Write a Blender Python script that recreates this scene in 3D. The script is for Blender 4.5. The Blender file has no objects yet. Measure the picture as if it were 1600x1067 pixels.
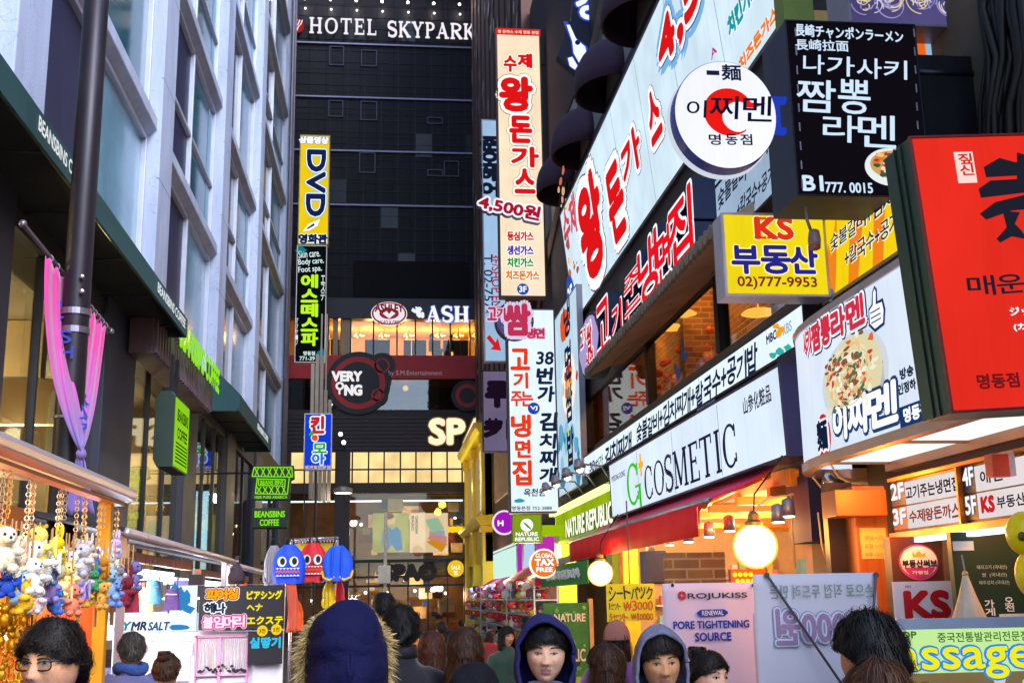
import bpy, math, random
from mathutils import Vector as V, Matrix
SC = bpy.context.scene
rnd = random.Random(7)

# ---------------------------------------------------------------- camera
FPX, CX, CY, ROLL = 1800.0, 800.0, 533.5, 0.018      # focal length in photo pixels, image centre, roll
CAM = V((0, 0, 1.72))
_vx, _vy = -200.0, -401.5                             # where the street's vanishing point lies from the centre
_a = _vx*math.cos(ROLL)+_vy*math.sin(ROLL); _b = -_vx*math.sin(ROLL)+_vy*math.cos(ROLL)
PITCH = math.atan(-_b/FPX); YAW = math.atan(-_a*math.cos(PITCH)/FPX)
_s, _c, _sp, _cp = math.sin(YAW), math.cos(YAW), math.sin(PITCH), math.cos(PITCH)
_R0 = V((_c, -_s, 0)); _U0 = V((-_s*_sp, -_c*_sp, _cp)); FWD = V((_s*_cp, _c*_cp, _sp))
RGT = _R0*math.cos(ROLL)-_U0*math.sin(ROLL); UPV = _U0*math.cos(ROLL)+_R0*math.sin(ROLL)
cd = bpy.data.cameras.new('camera'); co = bpy.data.objects.new('camera', cd); SC.collection.objects.link(co)
cd.sensor_width = 36; cd.lens = FPX*36/1600; cd.clip_end = 500; cd.clip_start = .05
co.matrix_world = Matrix(((RGT.x, UPV.x, -FWD.x, 0), (RGT.y, UPV.y, -FWD.y, 0), (RGT.z, UPV.z, -FWD.z, CAM.z), (0, 0, 0, 1)))
SC.camera = co
# ---------------------------------------------------------------- night sky, added sun to fill the left facade, exposure
w = bpy.data.worlds.new('World'); SC.world = w; w.use_nodes = True
SKYS = .15
nt = w.node_tree; sky = nt.nodes.new('ShaderNodeTexSky'); sky.sky_type = 'NISHITA'; sky.sun_disc = False
SUN_EL, SUN_AZ = math.radians(40), math.radians(150)   # azimuth clockwise from +Y
sky.sun_elevation = SUN_EL; sky.sun_rotation = SUN_AZ; sky.ozone_density = 4.0
nt.links.new(sky.outputs[0], nt.nodes['Background'].inputs[0]); nt.nodes['Background'].inputs[1].default_value = SKYS
sl = bpy.data.lights.new('sun', 'SUN'); sl.energy = 1.3; sl.angle = math.radians(25); sl.color = (.84, .9, 1)
so = bpy.data.objects.new('sun', sl); SC.collection.objects.link(so)
_d = V((math.sin(SUN_AZ)*math.cos(SUN_EL), math.cos(SUN_AZ)*math.cos(SUN_EL), math.sin(SUN_EL)))
so.rotation_euler = (-_d).to_track_quat('-Z', 'Y').to_euler(); so.location = (0, -10, 30)
SC.view_settings.view_transform = 'Standard'; SC.view_settings.look = 'None'; EXPO = 1.75; SC.view_settings.exposure = EXPO; SC.view_settings.gamma = 1
cy = SC.cycles; cy.max_bounces = 6; cy.diffuse_bounces = 3; cy.glossy_bounces = 3; cy.transmission_bounces = 4; cy.transparent_max_bounces = 12
cy.use_denoising = True; cy.caustics_reflective = False; cy.caustics_refractive = False; cy.sample_clamp_indirect = 4

# ---------------------------------------------------------------- helpers: picture point -> place
def ray(px, py): return RGT*((px-CX)/FPX)-UPV*((py-CY)/FPX)+FWD
def at(px, py, x=None, y=None, z=None):
    d = ray(px, py)
    t = (x/d.x) if x is not None else (y/d.y) if y is not None else ((z-CAM.z)/d.z)
    return CAM+d*t
class Fr:                                              # a flat frame: origin, right, up, outward
    def __init__(s, O, U, W, N): s.O, s.U, s.W, s.N = V(O), V(U), V(W), V(N)
    def p(s, u, v, n=0): return s.O+s.U*u+s.W*v+s.N*n
    def uv(s, px, py):
        d = ray(px, py); t = (s.O-CAM).dot(s.N)/d.dot(s.N); q = CAM+d*t-s.O
        return q.dot(s.U), q.dot(s.W)
    def off(s, n): return Fr(s.O+s.N*n, s.U, s.W, s.N)
def fR(x): return Fr((x, 0, 0), (0, -1, 0), (0, 0, 1), (-1, 0, 0))   # faces the street from the right
def fL(x): return Fr((x, 0, 0), (0, 1, 0), (0, 0, 1), (1, 0, 0))
def fC(y): return Fr((0, y, 0), (1, 0, 0), (0, 0, 1), (0, -1, 0))    # faces the viewer
def fY(px, py, y, yaw=0, roll=0):                      # faces the viewer, turned by yaw / tipped by roll, through a pixel at depth y
    o = at(px, py, y=y); q = Matrix.Rotation(yaw, 3, 'Z') @ Matrix.Rotation(roll, 3, 'Y')
    return Fr(o, q @ V((1, 0, 0)), q @ V((0, 0, 1)), q @ V((0, -1, 0)))
def lin(h):
    h = h.lstrip('#'); r = [int(h[i:i+2], 16)/255 for i in (0, 2, 4)]
    return tuple((c/12.92 if c <= .04045 else ((c+.055)/1.055)**2.4) for c in r)+(1,)

# ---------------------------------------------------------------- materials
MC = {}
def E(h, s=1.0, var=0.0, light=False):                 # something that gives off light
    k = ('E', h, s, var, light)
    if k in MC: return MC[k]
    m = bpy.data.materials.new('lit_'+h.strip('#')); m.use_nodes = True; t = m.node_tree; t.nodes.clear()
    o = t.nodes.new('ShaderNodeOutputMaterial'); e = t.nodes.new('ShaderNodeEmission')
    s = s*1.07/2**EXPO; e.inputs[0].default_value = lin(h); e.inputs[1].default_value = s
    if var:
        tc = t.nodes.new('ShaderNodeTexCoord'); n = t.nodes.new('ShaderNodeTexNoise'); n.inputs['Scale'].default_value = 1.3; n.inputs['Detail'].default_value = 1
        r = t.nodes.new('ShaderNodeMapRange'); r.inputs[1].default_value = .3; r.inputs[2].default_value = .7; r.inputs[3].default_value = s*(1-var); r.inputs[4].default_value = s*(1+var*.6)
        t.links.new(tc.outputs['Object'], n.inputs[0]); t.links.new(n.outputs[0], r.inputs[0])
        mp = t.nodes.new('ShaderNodeMapping'); mp.inputs['Scale'].default_value = (9, 9, .7); n2 = t.nodes.new('ShaderNodeTexNoise'); n2.inputs['Scale'].default_value = 1; n2.inputs['Detail'].default_value = 7; n2.inputs['Roughness'].default_value = .7
        r2_ = t.nodes.new('ShaderNodeMapRange'); r2_.inputs[1].default_value = .35; r2_.inputs[2].default_value = .52; r2_.inputs[3].default_value = .94; r2_.inputs[4].default_value = 1   # dust streaks on the face
        ml = t.nodes.new('ShaderNodeMath'); ml.operation = 'MULTIPLY'; t.links.new(tc.outputs['Object'], mp.inputs[0]); t.links.new(mp.outputs[0], n2.inputs[0]); t.links.new(n2.outputs[0], r2_.inputs[0]); t.links.new(r.outputs[0], ml.inputs[0]); t.links.new(r2_.outputs[0], ml.inputs[1]); t.links.new(ml.outputs[0], e.inputs[1])
    t.links.new(e.outputs[0], o.inputs[0])
    m.cycles.emission_sampling = 'AUTO' if light else 'NONE'
    MC[k] = m; return m
def D(h, rough=.6, metal=0, var=.18, sc=3.0, bump=.0, bsc=40, spec=.4, h2=None, coat=0, streak=0, sheen=0):
    k = ('D', h, rough, metal, var, sc, bump, bsc, spec, h2, coat, streak, sheen)
    if k in MC: return MC[k]
    m = bpy.data.materials.new('surf_'+h.strip('#')); m.use_nodes = True; t = m.node_tree; b = t.nodes['Principled BSDF']
    c = lin(h); b.inputs['Roughness'].default_value = rough; b.inputs['Metallic'].default_value = metal; b.inputs['Specular IOR Level'].default_value = spec
    b.inputs['Coat Weight'].default_value = coat; b.inputs['Sheen Weight'].default_value = sheen
    tc = t.nodes.new('ShaderNodeTexCoord'); n = t.nodes.new('ShaderNodeTexNoise'); n.inputs['Scale'].default_value = sc; n.inputs['Detail'].default_value = 6; n.inputs['Roughness'].default_value = .65
    src = tc.outputs['Object']
    if streak:
        mp = t.nodes.new('ShaderNodeMapping'); mp.inputs['Scale'].default_value = (streak, streak, .25); t.links.new(src, mp.inputs[0]); src = mp.outputs[0]
    t.links.new(src, n.inputs[0])
    r = t.nodes.new('ShaderNodeMapRange'); r.inputs[1].default_value = .3; r.inputs[2].default_value = .72; t.links.new(n.outputs[0], r.inputs[0])
    mx = t.nodes.new('ShaderNodeMix'); mx.data_type = 'RGBA'
    c2 = lin(h2) if h2 else tuple(min(1, v*(1+var)) for v in c[:3])+(1,)
    mx.inputs[6].default_value = c if h2 else tuple(v*(1-var) for v in c[:3])+(1,); mx.inputs[7].default_value = c2
    t.links.new(r.outputs[0], mx.inputs[0]); t.links.new(mx.outputs[2], b.inputs['Base Color'])
    rr = t.nodes.new('ShaderNodeMapRange'); rr.inputs[3].default_value = max(.02, rough-.1); rr.inputs[4].default_value = min(1, rough+.12); t.links.new(n.outputs[0], rr.inputs[0]); t.links.new(rr.outputs[0], b.inputs['Roughness'])
    if bump:
        n2 = t.nodes.new('ShaderNodeTexNoise'); n2.inputs['Scale'].default_value = bsc; n2.inputs['Detail'].default_value = 3; t.links.new(tc.outputs['Object'], n2.inputs[0])
        bp = t.nodes.new('ShaderNodeBump'); bp.inputs['Strength'].default_value = bump; bp.inputs['Distance'].default_value = .02; t.links.new(n2.outputs[0], bp.inputs['Height']); t.links.new(bp.outputs[0], b.inputs['Normal'])
    MC[k] = m; return m
def brick(h1, h2, hm, bw, bh, axis='YZ', rough=.8, off=.5, mortar=.012):
    k = ('B', h1, h2, hm, bw, bh, axis)
    if k in MC: return MC[k]
    m = bpy.data.materials.new('brickwork'); m.use_nodes = True; t = m.node_tree; b = t.nodes['Principled BSDF']
    tc = t.nodes.new('ShaderNodeTexCoord'); sp = t.nodes.new('ShaderNodeSeparateXYZ'); cb = t.nodes.new('ShaderNodeCombineXYZ')
    t.links.new(tc.outputs['Object'], sp.inputs[0]); t.links.new(sp.outputs['XYZ'.index(axis[0])], cb.inputs[0]); t.links.new(sp.outputs['XYZ'.index(axis[1])], cb.inputs[1])
    br = t.nodes.new('ShaderNodeTexBrick'); br.inputs['Color1'].default_value = lin(h1); br.inputs['Color2'].default_value = lin(h2); br.inputs['Mortar'].default_value = lin(hm)
    br.inputs['Scale'].default_value = 1; br.inputs['Mortar Size'].default_value = mortar; br.inputs['Brick Width'].default_value = bw; br.inputs['Row Height'].default_value = bh; br.offset = off
    t.links.new(cb.outputs[0], br.inputs[0])
    n = t.nodes.new('ShaderNodeTexNoise'); n.inputs['Scale'].default_value = 5; n.inputs['Detail'].default_value = 5
    t.links.new(tc.outputs['Object'], n.inputs[0])
    mx = t.nodes.new('ShaderNodeMix'); mx.data_type = 'RGBA'; mx.blend_type = 'MULTIPLY'; mx.inputs[0].default_value = .5
    t.links.new(br.outputs[0], mx.inputs[6]); t.links.new(n.outputs[0], mx.inputs[7]); t.links.new(mx.outputs[2], b.inputs['Base Color'])
    bp = t.nodes.new('ShaderNodeBump'); bp.inputs['Strength'].default_value = .5; bp.inputs['Distance'].default_value = .01; bp.invert = True
    t.links.new(br.outputs['Fac'], bp.inputs['Height']); t.links.new(bp.outputs[0], b.inputs['Normal']); b.inputs['Roughness'].default_value = rough
    MC[k] = m; return m
def glass(tint='#cfe6ee', refl=.12):                   # a thin pane: mostly clear, some mirror
    k = ('G', tint, refl)
    if k in MC: return MC[k]
    m = bpy.data.materials.new('pane_glass'); m.use_nodes = True; t = m.node_tree; t.nodes.clear()
    o = t.nodes.new('ShaderNodeOutputMaterial'); a = t.nodes.new('ShaderNodeBsdfTransparent'); a.inputs[0].default_value = lin(tint)
    g = t.nodes.new('ShaderNodeBsdfGlossy'); g.inputs['Roughness'].default_value = .02; mx = t.nodes.new('ShaderNodeMixShader')
    lw = t.nodes.new('ShaderNodeLayerWeight'); lw.inputs[0].default_value = .35
    r = t.nodes.new('ShaderNodeMapRange'); r.inputs[3].default_value = refl*.6; r.inputs[4].default_value = min(1, refl*3.5); t.links.new(lw.outputs[1], r.inputs[0]); t.links.new(r.outputs[0], mx.inputs[0])
    t.links.new(a.outputs[0], mx.inputs[1]); t.links.new(g.outputs[0], mx.inputs[2]); t.links.new(mx.outputs[0], o.inputs[0])
    MC[k] = m; return m

def lampshell(h, s):                                   # thin frosted glass glowing round a hot core
    m = bpy.data.materials.new('frosted_shell'); m.use_nodes = True; t = m.node_tree; t.nodes.clear(); o = t.nodes.new('ShaderNodeOutputMaterial'); a = t.nodes.new('ShaderNodeBsdfTransparent'); e = t.nodes.new('ShaderNodeEmission'); x = t.nodes.new('ShaderNodeMixShader')
    e.inputs[0].default_value = lin(h); e.inputs[1].default_value = s/2**EXPO; x.inputs[0].default_value = .5; t.links.new(a.outputs[0], x.inputs[1]); t.links.new(e.outputs[0], x.inputs[2]); t.links.new(x.outputs[0], o.inputs[0]); m.cycles.emission_sampling = 'NONE'; return m
# ---------------------------------------------------------------- mesh builder
class MB:
    def __init__(s): s.v, s.f, s.m = [], [], []
    def add(s, vs, fs, mi=0):
        o = len(s.v); s.v += [tuple(p) for p in vs]; s.f += [tuple(i+o for i in f) for f in fs]; s.m += [mi]*len(fs); return s
    def fbox(s, fr, u0, v0, u1, v1, n0, n1, mi=0):
        P = [fr.p(u, v, n) for n in (n0, n1) for u, v in ((u0, v0), (u1, v0), (u1, v1), (u0, v1))]
        return s.add(P, [(3, 2, 1, 0), (4, 5, 6, 7), (0, 1, 5, 4), (1, 2, 6, 5), (2, 3, 7, 6), (3, 0, 4, 7)], mi)
    def box(s, a, b, mi=0): return s.fbox(Fr((0, 0, 0), (1, 0, 0), (0, 1, 0), (0, 0, 1)), a[0], a[1], b[0], b[1], a[2], b[2], mi)
    def prism(s, fr, pts, n0, n1, mi=0):
        k = len(pts); P = [fr.p(u, v, n0) for u, v in pts]+[fr.p(u, v, n1) for u, v in pts]
        return s.add(P, [tuple(range(k))[::-1], tuple(range(k, 2*k))]+[(i, (i+1) % k, k+(i+1) % k, k+i) for i in range(k)], mi)
    def disc(s, fr, u, v, r, n0, n1, seg=40, mi=0, rv=None):
        rv = rv or r
        return s.prism(fr, [(u+r*math.cos(2*math.pi*i/seg), v+rv*math.sin(2*math.pi*i/seg)) for i in range(seg)], n0, n1, mi)
    def ring(s, fr, u, v, r0, r1, n0, n1, seg=40, a0=0, a1=360, mi=0):
        full = abs(a1-a0) >= 360; k = seg if full else seg+1; A = [math.radians(a0+(a1-a0)*i/seg) for i in range(k)]
        P = [fr.p(u+r*math.cos(a), v+r*math.sin(a), n) for a in A for r, n in ((r0, n0), (r1, n0), (r1, n1), (r0, n1))]
        fs = []
        for i in range(seg):
            j = (i+1) % k
            for q in range(4): fs.append((4*i+q, 4*j+q, 4*j+(q+1) % 4, 4*i+(q+1) % 4))
        if not full: fs += [(0, 1, 2, 3), (4*k-1, 4*k-2, 4*k-3, 4*k-4)]
        return s.add(P, fs, mi)
    def tube(s, pts, r, seg=8, mi=0, r1=None):
        pts = [V(p) for p in pts]; n = len(pts); P = []; ref = None
        for i, p in enumerate(pts):
            d = (pts[min(i+1, n-1)]-pts[max(i-1, 0)]); d = d.normalized() if d.length > 1e-9 else V((0, 0, 1))
            if ref is None: ref = d.orthogonal().normalized()
            ref = ref-d*ref.dot(d); ref = ref.normalized() if ref.length > 1e-6 else d.orthogonal().normalized(); b = d.cross(ref)
            rr = r if not isinstance(r, (list, tuple)) else r[i]
            if r1 is not None: rr = r+(r1-r)*i/max(1, n-1)
            for k in range(seg):
                a = 2*math.pi*k/seg; P.append(p+ref*(rr*math.cos(a))+b*(rr*math.sin(a)))
        fs = [(i*seg+k, i*seg+(k+1) % seg, (i+1)*seg+(k+1) % seg, (i+1)*seg+k) for i in range(n-1) for k in range(seg)]
        fs += [tuple(range(seg))[::-1], tuple(range((n-1)*seg, n*seg))]
        return s.add(P, fs, mi)
    def lathe(s, o, prof, seg=24, mi=0, ax=None):
        o = V(o); ax = V(ax or (0, 0, 1)).normalized(); a0 = ax.orthogonal().normalized(); b0 = ax.cross(a0)
        P = [o+ax*z+(a0*math.cos(2*math.pi*k/seg)+b0*math.sin(2*math.pi*k/seg))*r for r, z in prof for k in range(seg)]; n = len(prof)
        fs = [(i*seg+k, i*seg+(k+1) % seg, (i+1)*seg+(k+1) % seg, (i+1)*seg+k) for i in range(n-1) for k in range(seg)]
        fs += [tuple(range(seg))[::-1], tuple(range((n-1)*seg, n*seg))]
        return s.add(P, fs, mi)
    def ball(s, c, r, seg=16, rings=10, sq=(1, 1, 1), mi=0, jit=0, rot=None):
        c = V(c); P = []
        for i in range(rings+1):
            t = math.pi*i/rings
            for k in range(seg):
                a = 2*math.pi*k/seg; q = V((math.sin(t)*math.cos(a)*sq[0], math.sin(t)*math.sin(a)*sq[1], math.cos(t)*sq[2]))*r*(1+(rnd.uniform(-jit, jit) if 0 < i < rings else 0))
                if rot: q = rot @ q
                P.append(c+q)
        return s.add(P, [(i*seg+k, (i+1)*seg+k, (i+1)*seg+(k+1) % seg, i*seg+(k+1) % seg) for i in range(rings) for k in range(seg)], mi)
    def surf(s, grid, mi=0, closed=False):
        n, k = len(grid), len(grid[0]); P = [p for row in grid for p in row]; q = k if closed else k-1
        return s.add(P, [(i*k+j, i*k+(j+1) % k, (i+1)*k+(j+1) % k, (i+1)*k+j) for i in range(n-1) for j in range(q)], mi)
    def mapped(s, fn):
        o = MB(); o.v = [tuple(fn(V(p))) for p in s.v]; o.f = list(s.f); o.m = list(s.m); return o
    def merge(s, o):
        k = len(s.v); s.v += o.v; s.f += [tuple(i+k for i in f) for f in o.f]; s.m += o.m; return s
    def build(s, name, mats, parent=None, smooth=False, bev=0, label=None, cat=None, group=None, kind=None, solid=0, sub=0, loc=None):
        if not isinstance(mats, (list, tuple)): mats = [mats]
        if parent is not None:
            r = parent
            while r.parent: r = r.parent
            o0 = V(r.location)
        elif loc is not None: o0 = V(loc)
        else:
            xs = list(zip(*s.v)); o0 = V(((min(xs[0])+max(xs[0]))/2, (min(xs[1])+max(xs[1]))/2, min(xs[2])))
        me = bpy.data.meshes.new(name); me.from_pydata([(p[0]-o0.x, p[1]-o0.y, p[2]-o0.z) for p in s.v], [], s.f)
        for m in mats: me.materials.append(m)
        if len(mats) > 1: me.polygons.foreach_set('material_index', [min(i, len(mats)-1) for i in s.m])
        if smooth: me.polygons.foreach_set('use_smooth', [True]*len(me.polygons))
        me.validate(); me.update()
        o = bpy.data.objects.new(name, me); SC.collection.objects.link(o)
        if parent is not None: o.parent = parent
        else: o.location = o0
        if bev:
            b = o.modifiers.new('bevel', 'BEVEL'); b.width = bev; b.segments = 2; b.limit_method = 'ANGLE'
        if solid:
            b = o.modifiers.new('solid', 'SOLIDIFY'); b.thickness = solid; b.offset = 0
        if sub:
            b = o.modifiers.new('sub', 'SUBSURF'); b.levels = sub; b.render_levels = sub
        for k, q in (('label', label), ('category', cat), ('group', group), ('kind', kind)):
            if q: o[k] = q
        return o
def thing(name, label, cat, loc, group=None):
    o = bpy.data.objects.new(name, None); o.empty_display_size = .2; SC.collection.objects.link(o); o.location = loc
    o['label'] = label; o['category'] = cat
    if group: o['group'] = group
    return o
def dup(root, loc, rotz=None, label=None, scale=None, group=None):
    def cp(o, par):
        c = o.copy(); SC.collection.objects.link(c); c.parent = par
        for ch in list(o.children): cp(ch, c)
        return c
    r = cp(root, None); r.location = loc
    if rotz is not None: r.rotation_euler = (0, 0, rotz)
    if scale: r.scale = (scale,)*3 if not isinstance(scale, (tuple, list)) else scale
    if label: r['label'] = label
    if group: r['group'] = group
    return r
def lamp(parent, loc, e, col='#ffdca8', r=.05, kind='POINT', name='bulb_light', target=None, angle=90):
    l = bpy.data.lights.new(name, kind); l.energy = e; l.color = lin(col)[:3]
    l.shadow_soft_size = r; l.energy = e/2
    o = bpy.data.objects.new(name, l); SC.collection.objects.link(o); q = V(loc)
    if parent is not None:
        rt = parent
        while rt.parent: rt = rt.parent
        o.parent = parent; q = q-V(rt.location)
    o.location = q
    if kind == 'SPOT':
        l.spot_size = math.radians(angle); l.spot_blend = .6; o.rotation_euler = V(target).to_track_quat('-Z', 'Y').to_euler()
    return o

# ---------------------------------------------------------------- lettering
GC = {}; BOX = {}
def glyph(s):
    if s in GC: return GC[s]
    c = bpy.data.curves.new('writing', 'FONT'); c.body = s; c.resolution_u = 3
    o = bpy.data.objects.new('writing', c); me = bpy.data.meshes.new_from_object(o)
    vs = [(p.co.x, p.co.y) for p in me.vertices]; fs = [tuple(p.vertices) for p in me.polygons]
    bpy.data.objects.remove(o); bpy.data.curves.remove(c); bpy.data.meshes.remove(me)
    if not vs: vs = [(0, 0)]
    x0, x1 = min(p[0] for p in vs), max(p[0] for p in vs); y0, y1 = min(p[1] for p in vs), max(p[1] for p in vs)
    GC[s] = (vs, fs, x0, y0, max(x1-x0, 1e-4), max(y1-y0, 1e-4)); return GC[s]
def offs(r, big=False):
    if r <= 0: return [(0, 0)]
    k = 12 if big else 8
    o = [(0, 0)]+[(r*math.cos(2*math.pi*i/k), r*math.sin(2*math.pi*i/k)) for i in range(k)]
    if big: o += [(r*.5*math.cos(2*math.pi*i/6), r*.5*math.sin(2*math.pi*i/6)) for i in range(6)]
    return o
def layout(s, u0, v0, u1, v1, mode='h', shear=0, rot=0, jit=0, mirror=False, gap=.08, upright=True):
    """-> list of (points, faces) in sign coordinates, the ink filling the box"""
    out = []
    def put(ch, a0, b0, a1, b1, turn=0, keep=False):
        vs, fs, x, y, gw, gh = glyph(ch)
        if keep:                                        # keep the letter's own shape inside its cell
            k = min((a1-a0)/gw, (b1-b0)/gh); cx, cy_ = (a0+a1)/2, (b0+b1)/2; a0, a1, b0, b1 = cx-gw*k/2, cx+gw*k/2, cy_-gh*k/2, cy_+gh*k/2
        pts = [(a0+(p[0]-x)/gw*(a1-a0), b0+(p[1]-y)/gh*(b1-b0)) for p in vs]
        if turn:
            cx, cy_ = (a0+a1)/2, (b0+b1)/2; c, q = math.cos(turn), math.sin(turn)
            pts = [(cx+(a-cx)*c-(b-cy_)*q, cy_+(a-cx)*q+(b-cy_)*c) for a, b in pts]
        out.append((pts, fs))
    if mode == 'h' and not jit: put(s, u0, v0, u1, v1, rot)
    elif mode == 'h':
        n = len(s); tot = 0; ws = []
        for ch in s:
            wd = .45 if ch in ' .,' else (.62 if ord(ch) < 128 else 1); ws.append(wd); tot += wd
        x = u0
        for ch, wd in zip(s, ws):
            cw = (u1-u0)*wd/tot
            if ch != ' ':
                h = (v1-v0)*(1+rnd.uniform(-jit, jit)*1.2); dy = (v1-v0)*rnd.uniform(-jit, jit)*.5
                if ch in 'ー一-': put(ch, x+cw*.1, (v0+v1)/2-(v1-v0)*.05, x+cw*.9, (v0+v1)/2+(v1-v0)*.06, rnd.uniform(-jit, jit)*.5)
                elif ch == '+': put(ch, x+cw*.1, (v0+v1)/2-cw*.42, x+cw*.9, (v0+v1)/2+cw*.42)
                elif ch == '1': put(ch, x+cw*.25, v0, x+cw*.7, v1)
                elif ch in '.,': put(ch, x+cw*.3, v0-(v1-v0)*.05, x+cw*.7, v0+(v1-v0)*.16)
                else: put(ch, x+cw*gap/2, (v0+v1)/2-h/2+dy, x+cw*(1-gap/2), (v0+v1)/2+h/2+dy, rnd.uniform(-jit, jit)*.7)
            x += cw
    elif mode == 'v':
        n = len(s); h = (v1-v0)/n
        for i, ch in enumerate(s):
            if ch != ' ': put(ch, u0, v1-(i+1)*h+h*gap/2, u1, v1-i*h-h*gap/2, rnd.uniform(-jit, jit)*.5)
    elif mode == 'r':                                   # a line turned to read downwards
        cu, cv = (u0+u1)/2, (v0+v1)/2; L, H = v1-v0, u1-u0
        put(s, cu-L/2, cv-H/2, cu+L/2, cv+H/2, -math.pi/2)
    if shear: out = [([(a+(b-v0)*shear, b) for a, b in pts], fs) for pts, fs in out]
    if mirror: out = [([(u0+u1-a, b) for a, b in pts], fs) for pts, fs in out]
    return out
def lettering(par, fr, s, bl, tr, m, b=.03, n=.008, halo=(), mode='h', px=True, name='lettering', depth=0, side=None, **kw):
    """writing on frame fr in the box whose lower left / upper right are given as photo pixels (px) or sign coordinates;
    b = extra stroke weight as a share of the letter height; halo = [(weight, material)] outlines behind"""
    (u0, v0), (u1, v1) = (fr.uv(*bl), fr.uv(*tr)) if px else (bl, tr)
    L = layout(s, u0, v0, u1, v1, **dict(kw, mode=mode))
    nn = len(s) if mode in 'vr' else 1
    if mode == 'r': hh = u1-u0
    elif mode == 'v': hh = min((v1-v0)/max(1, len(s)), u1-u0)
    else: hh = min(v1-v0, 1.15*(u1-u0)/max(1, len(s)))
    hh = abs(hh); last = None; k = len(halo); sd = MB()
    for i, (r, mm) in enumerate(sorted(list(halo)+[(b, m)], key=lambda q: -q[0])):
        mb = MB(); nz = n+i*.006; q = 0
        for (a, c) in offs(r*hh, r > .07):
            for pts, fs in L:
                mb.add([fr.p(x+a, y+c, nz+q*.00025) for x, y in pts], fs)
                if depth and i == 0:                    # the returns of a built-up letter
                    cnt = {}
                    for f in fs:
                        for e in zip(f, f[1:]+f[:1]): cnt.setdefault((min(e), max(e)), []).append(e)
                    for e in cnt.values():
                        if len(e) == 1:
                            A, B = pts[e[0][0]], pts[e[0][1]]
                            sd.add([fr.p(A[0]+a, A[1]+c, nz-.001), fr.p(B[0]+a, B[1]+c, nz-.001), fr.p(B[0]+a, B[1]+c, nz-depth), fr.p(A[0]+a, A[1]+c, nz-depth)], [(0, 1, 2, 3)])
            q += 1
        last = mb.build(name if i == k else 'letter_outline', mm, par)
    if depth: sd.build('letter_side', side or D('#1c2a4a', .5), par)
    return last
def q4(fr, L, R, B, T): return (fr.uv(*L)[0], fr.uv(*B)[1]), (fr.uv(*R)[0], fr.uv(*T)[1])
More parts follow.
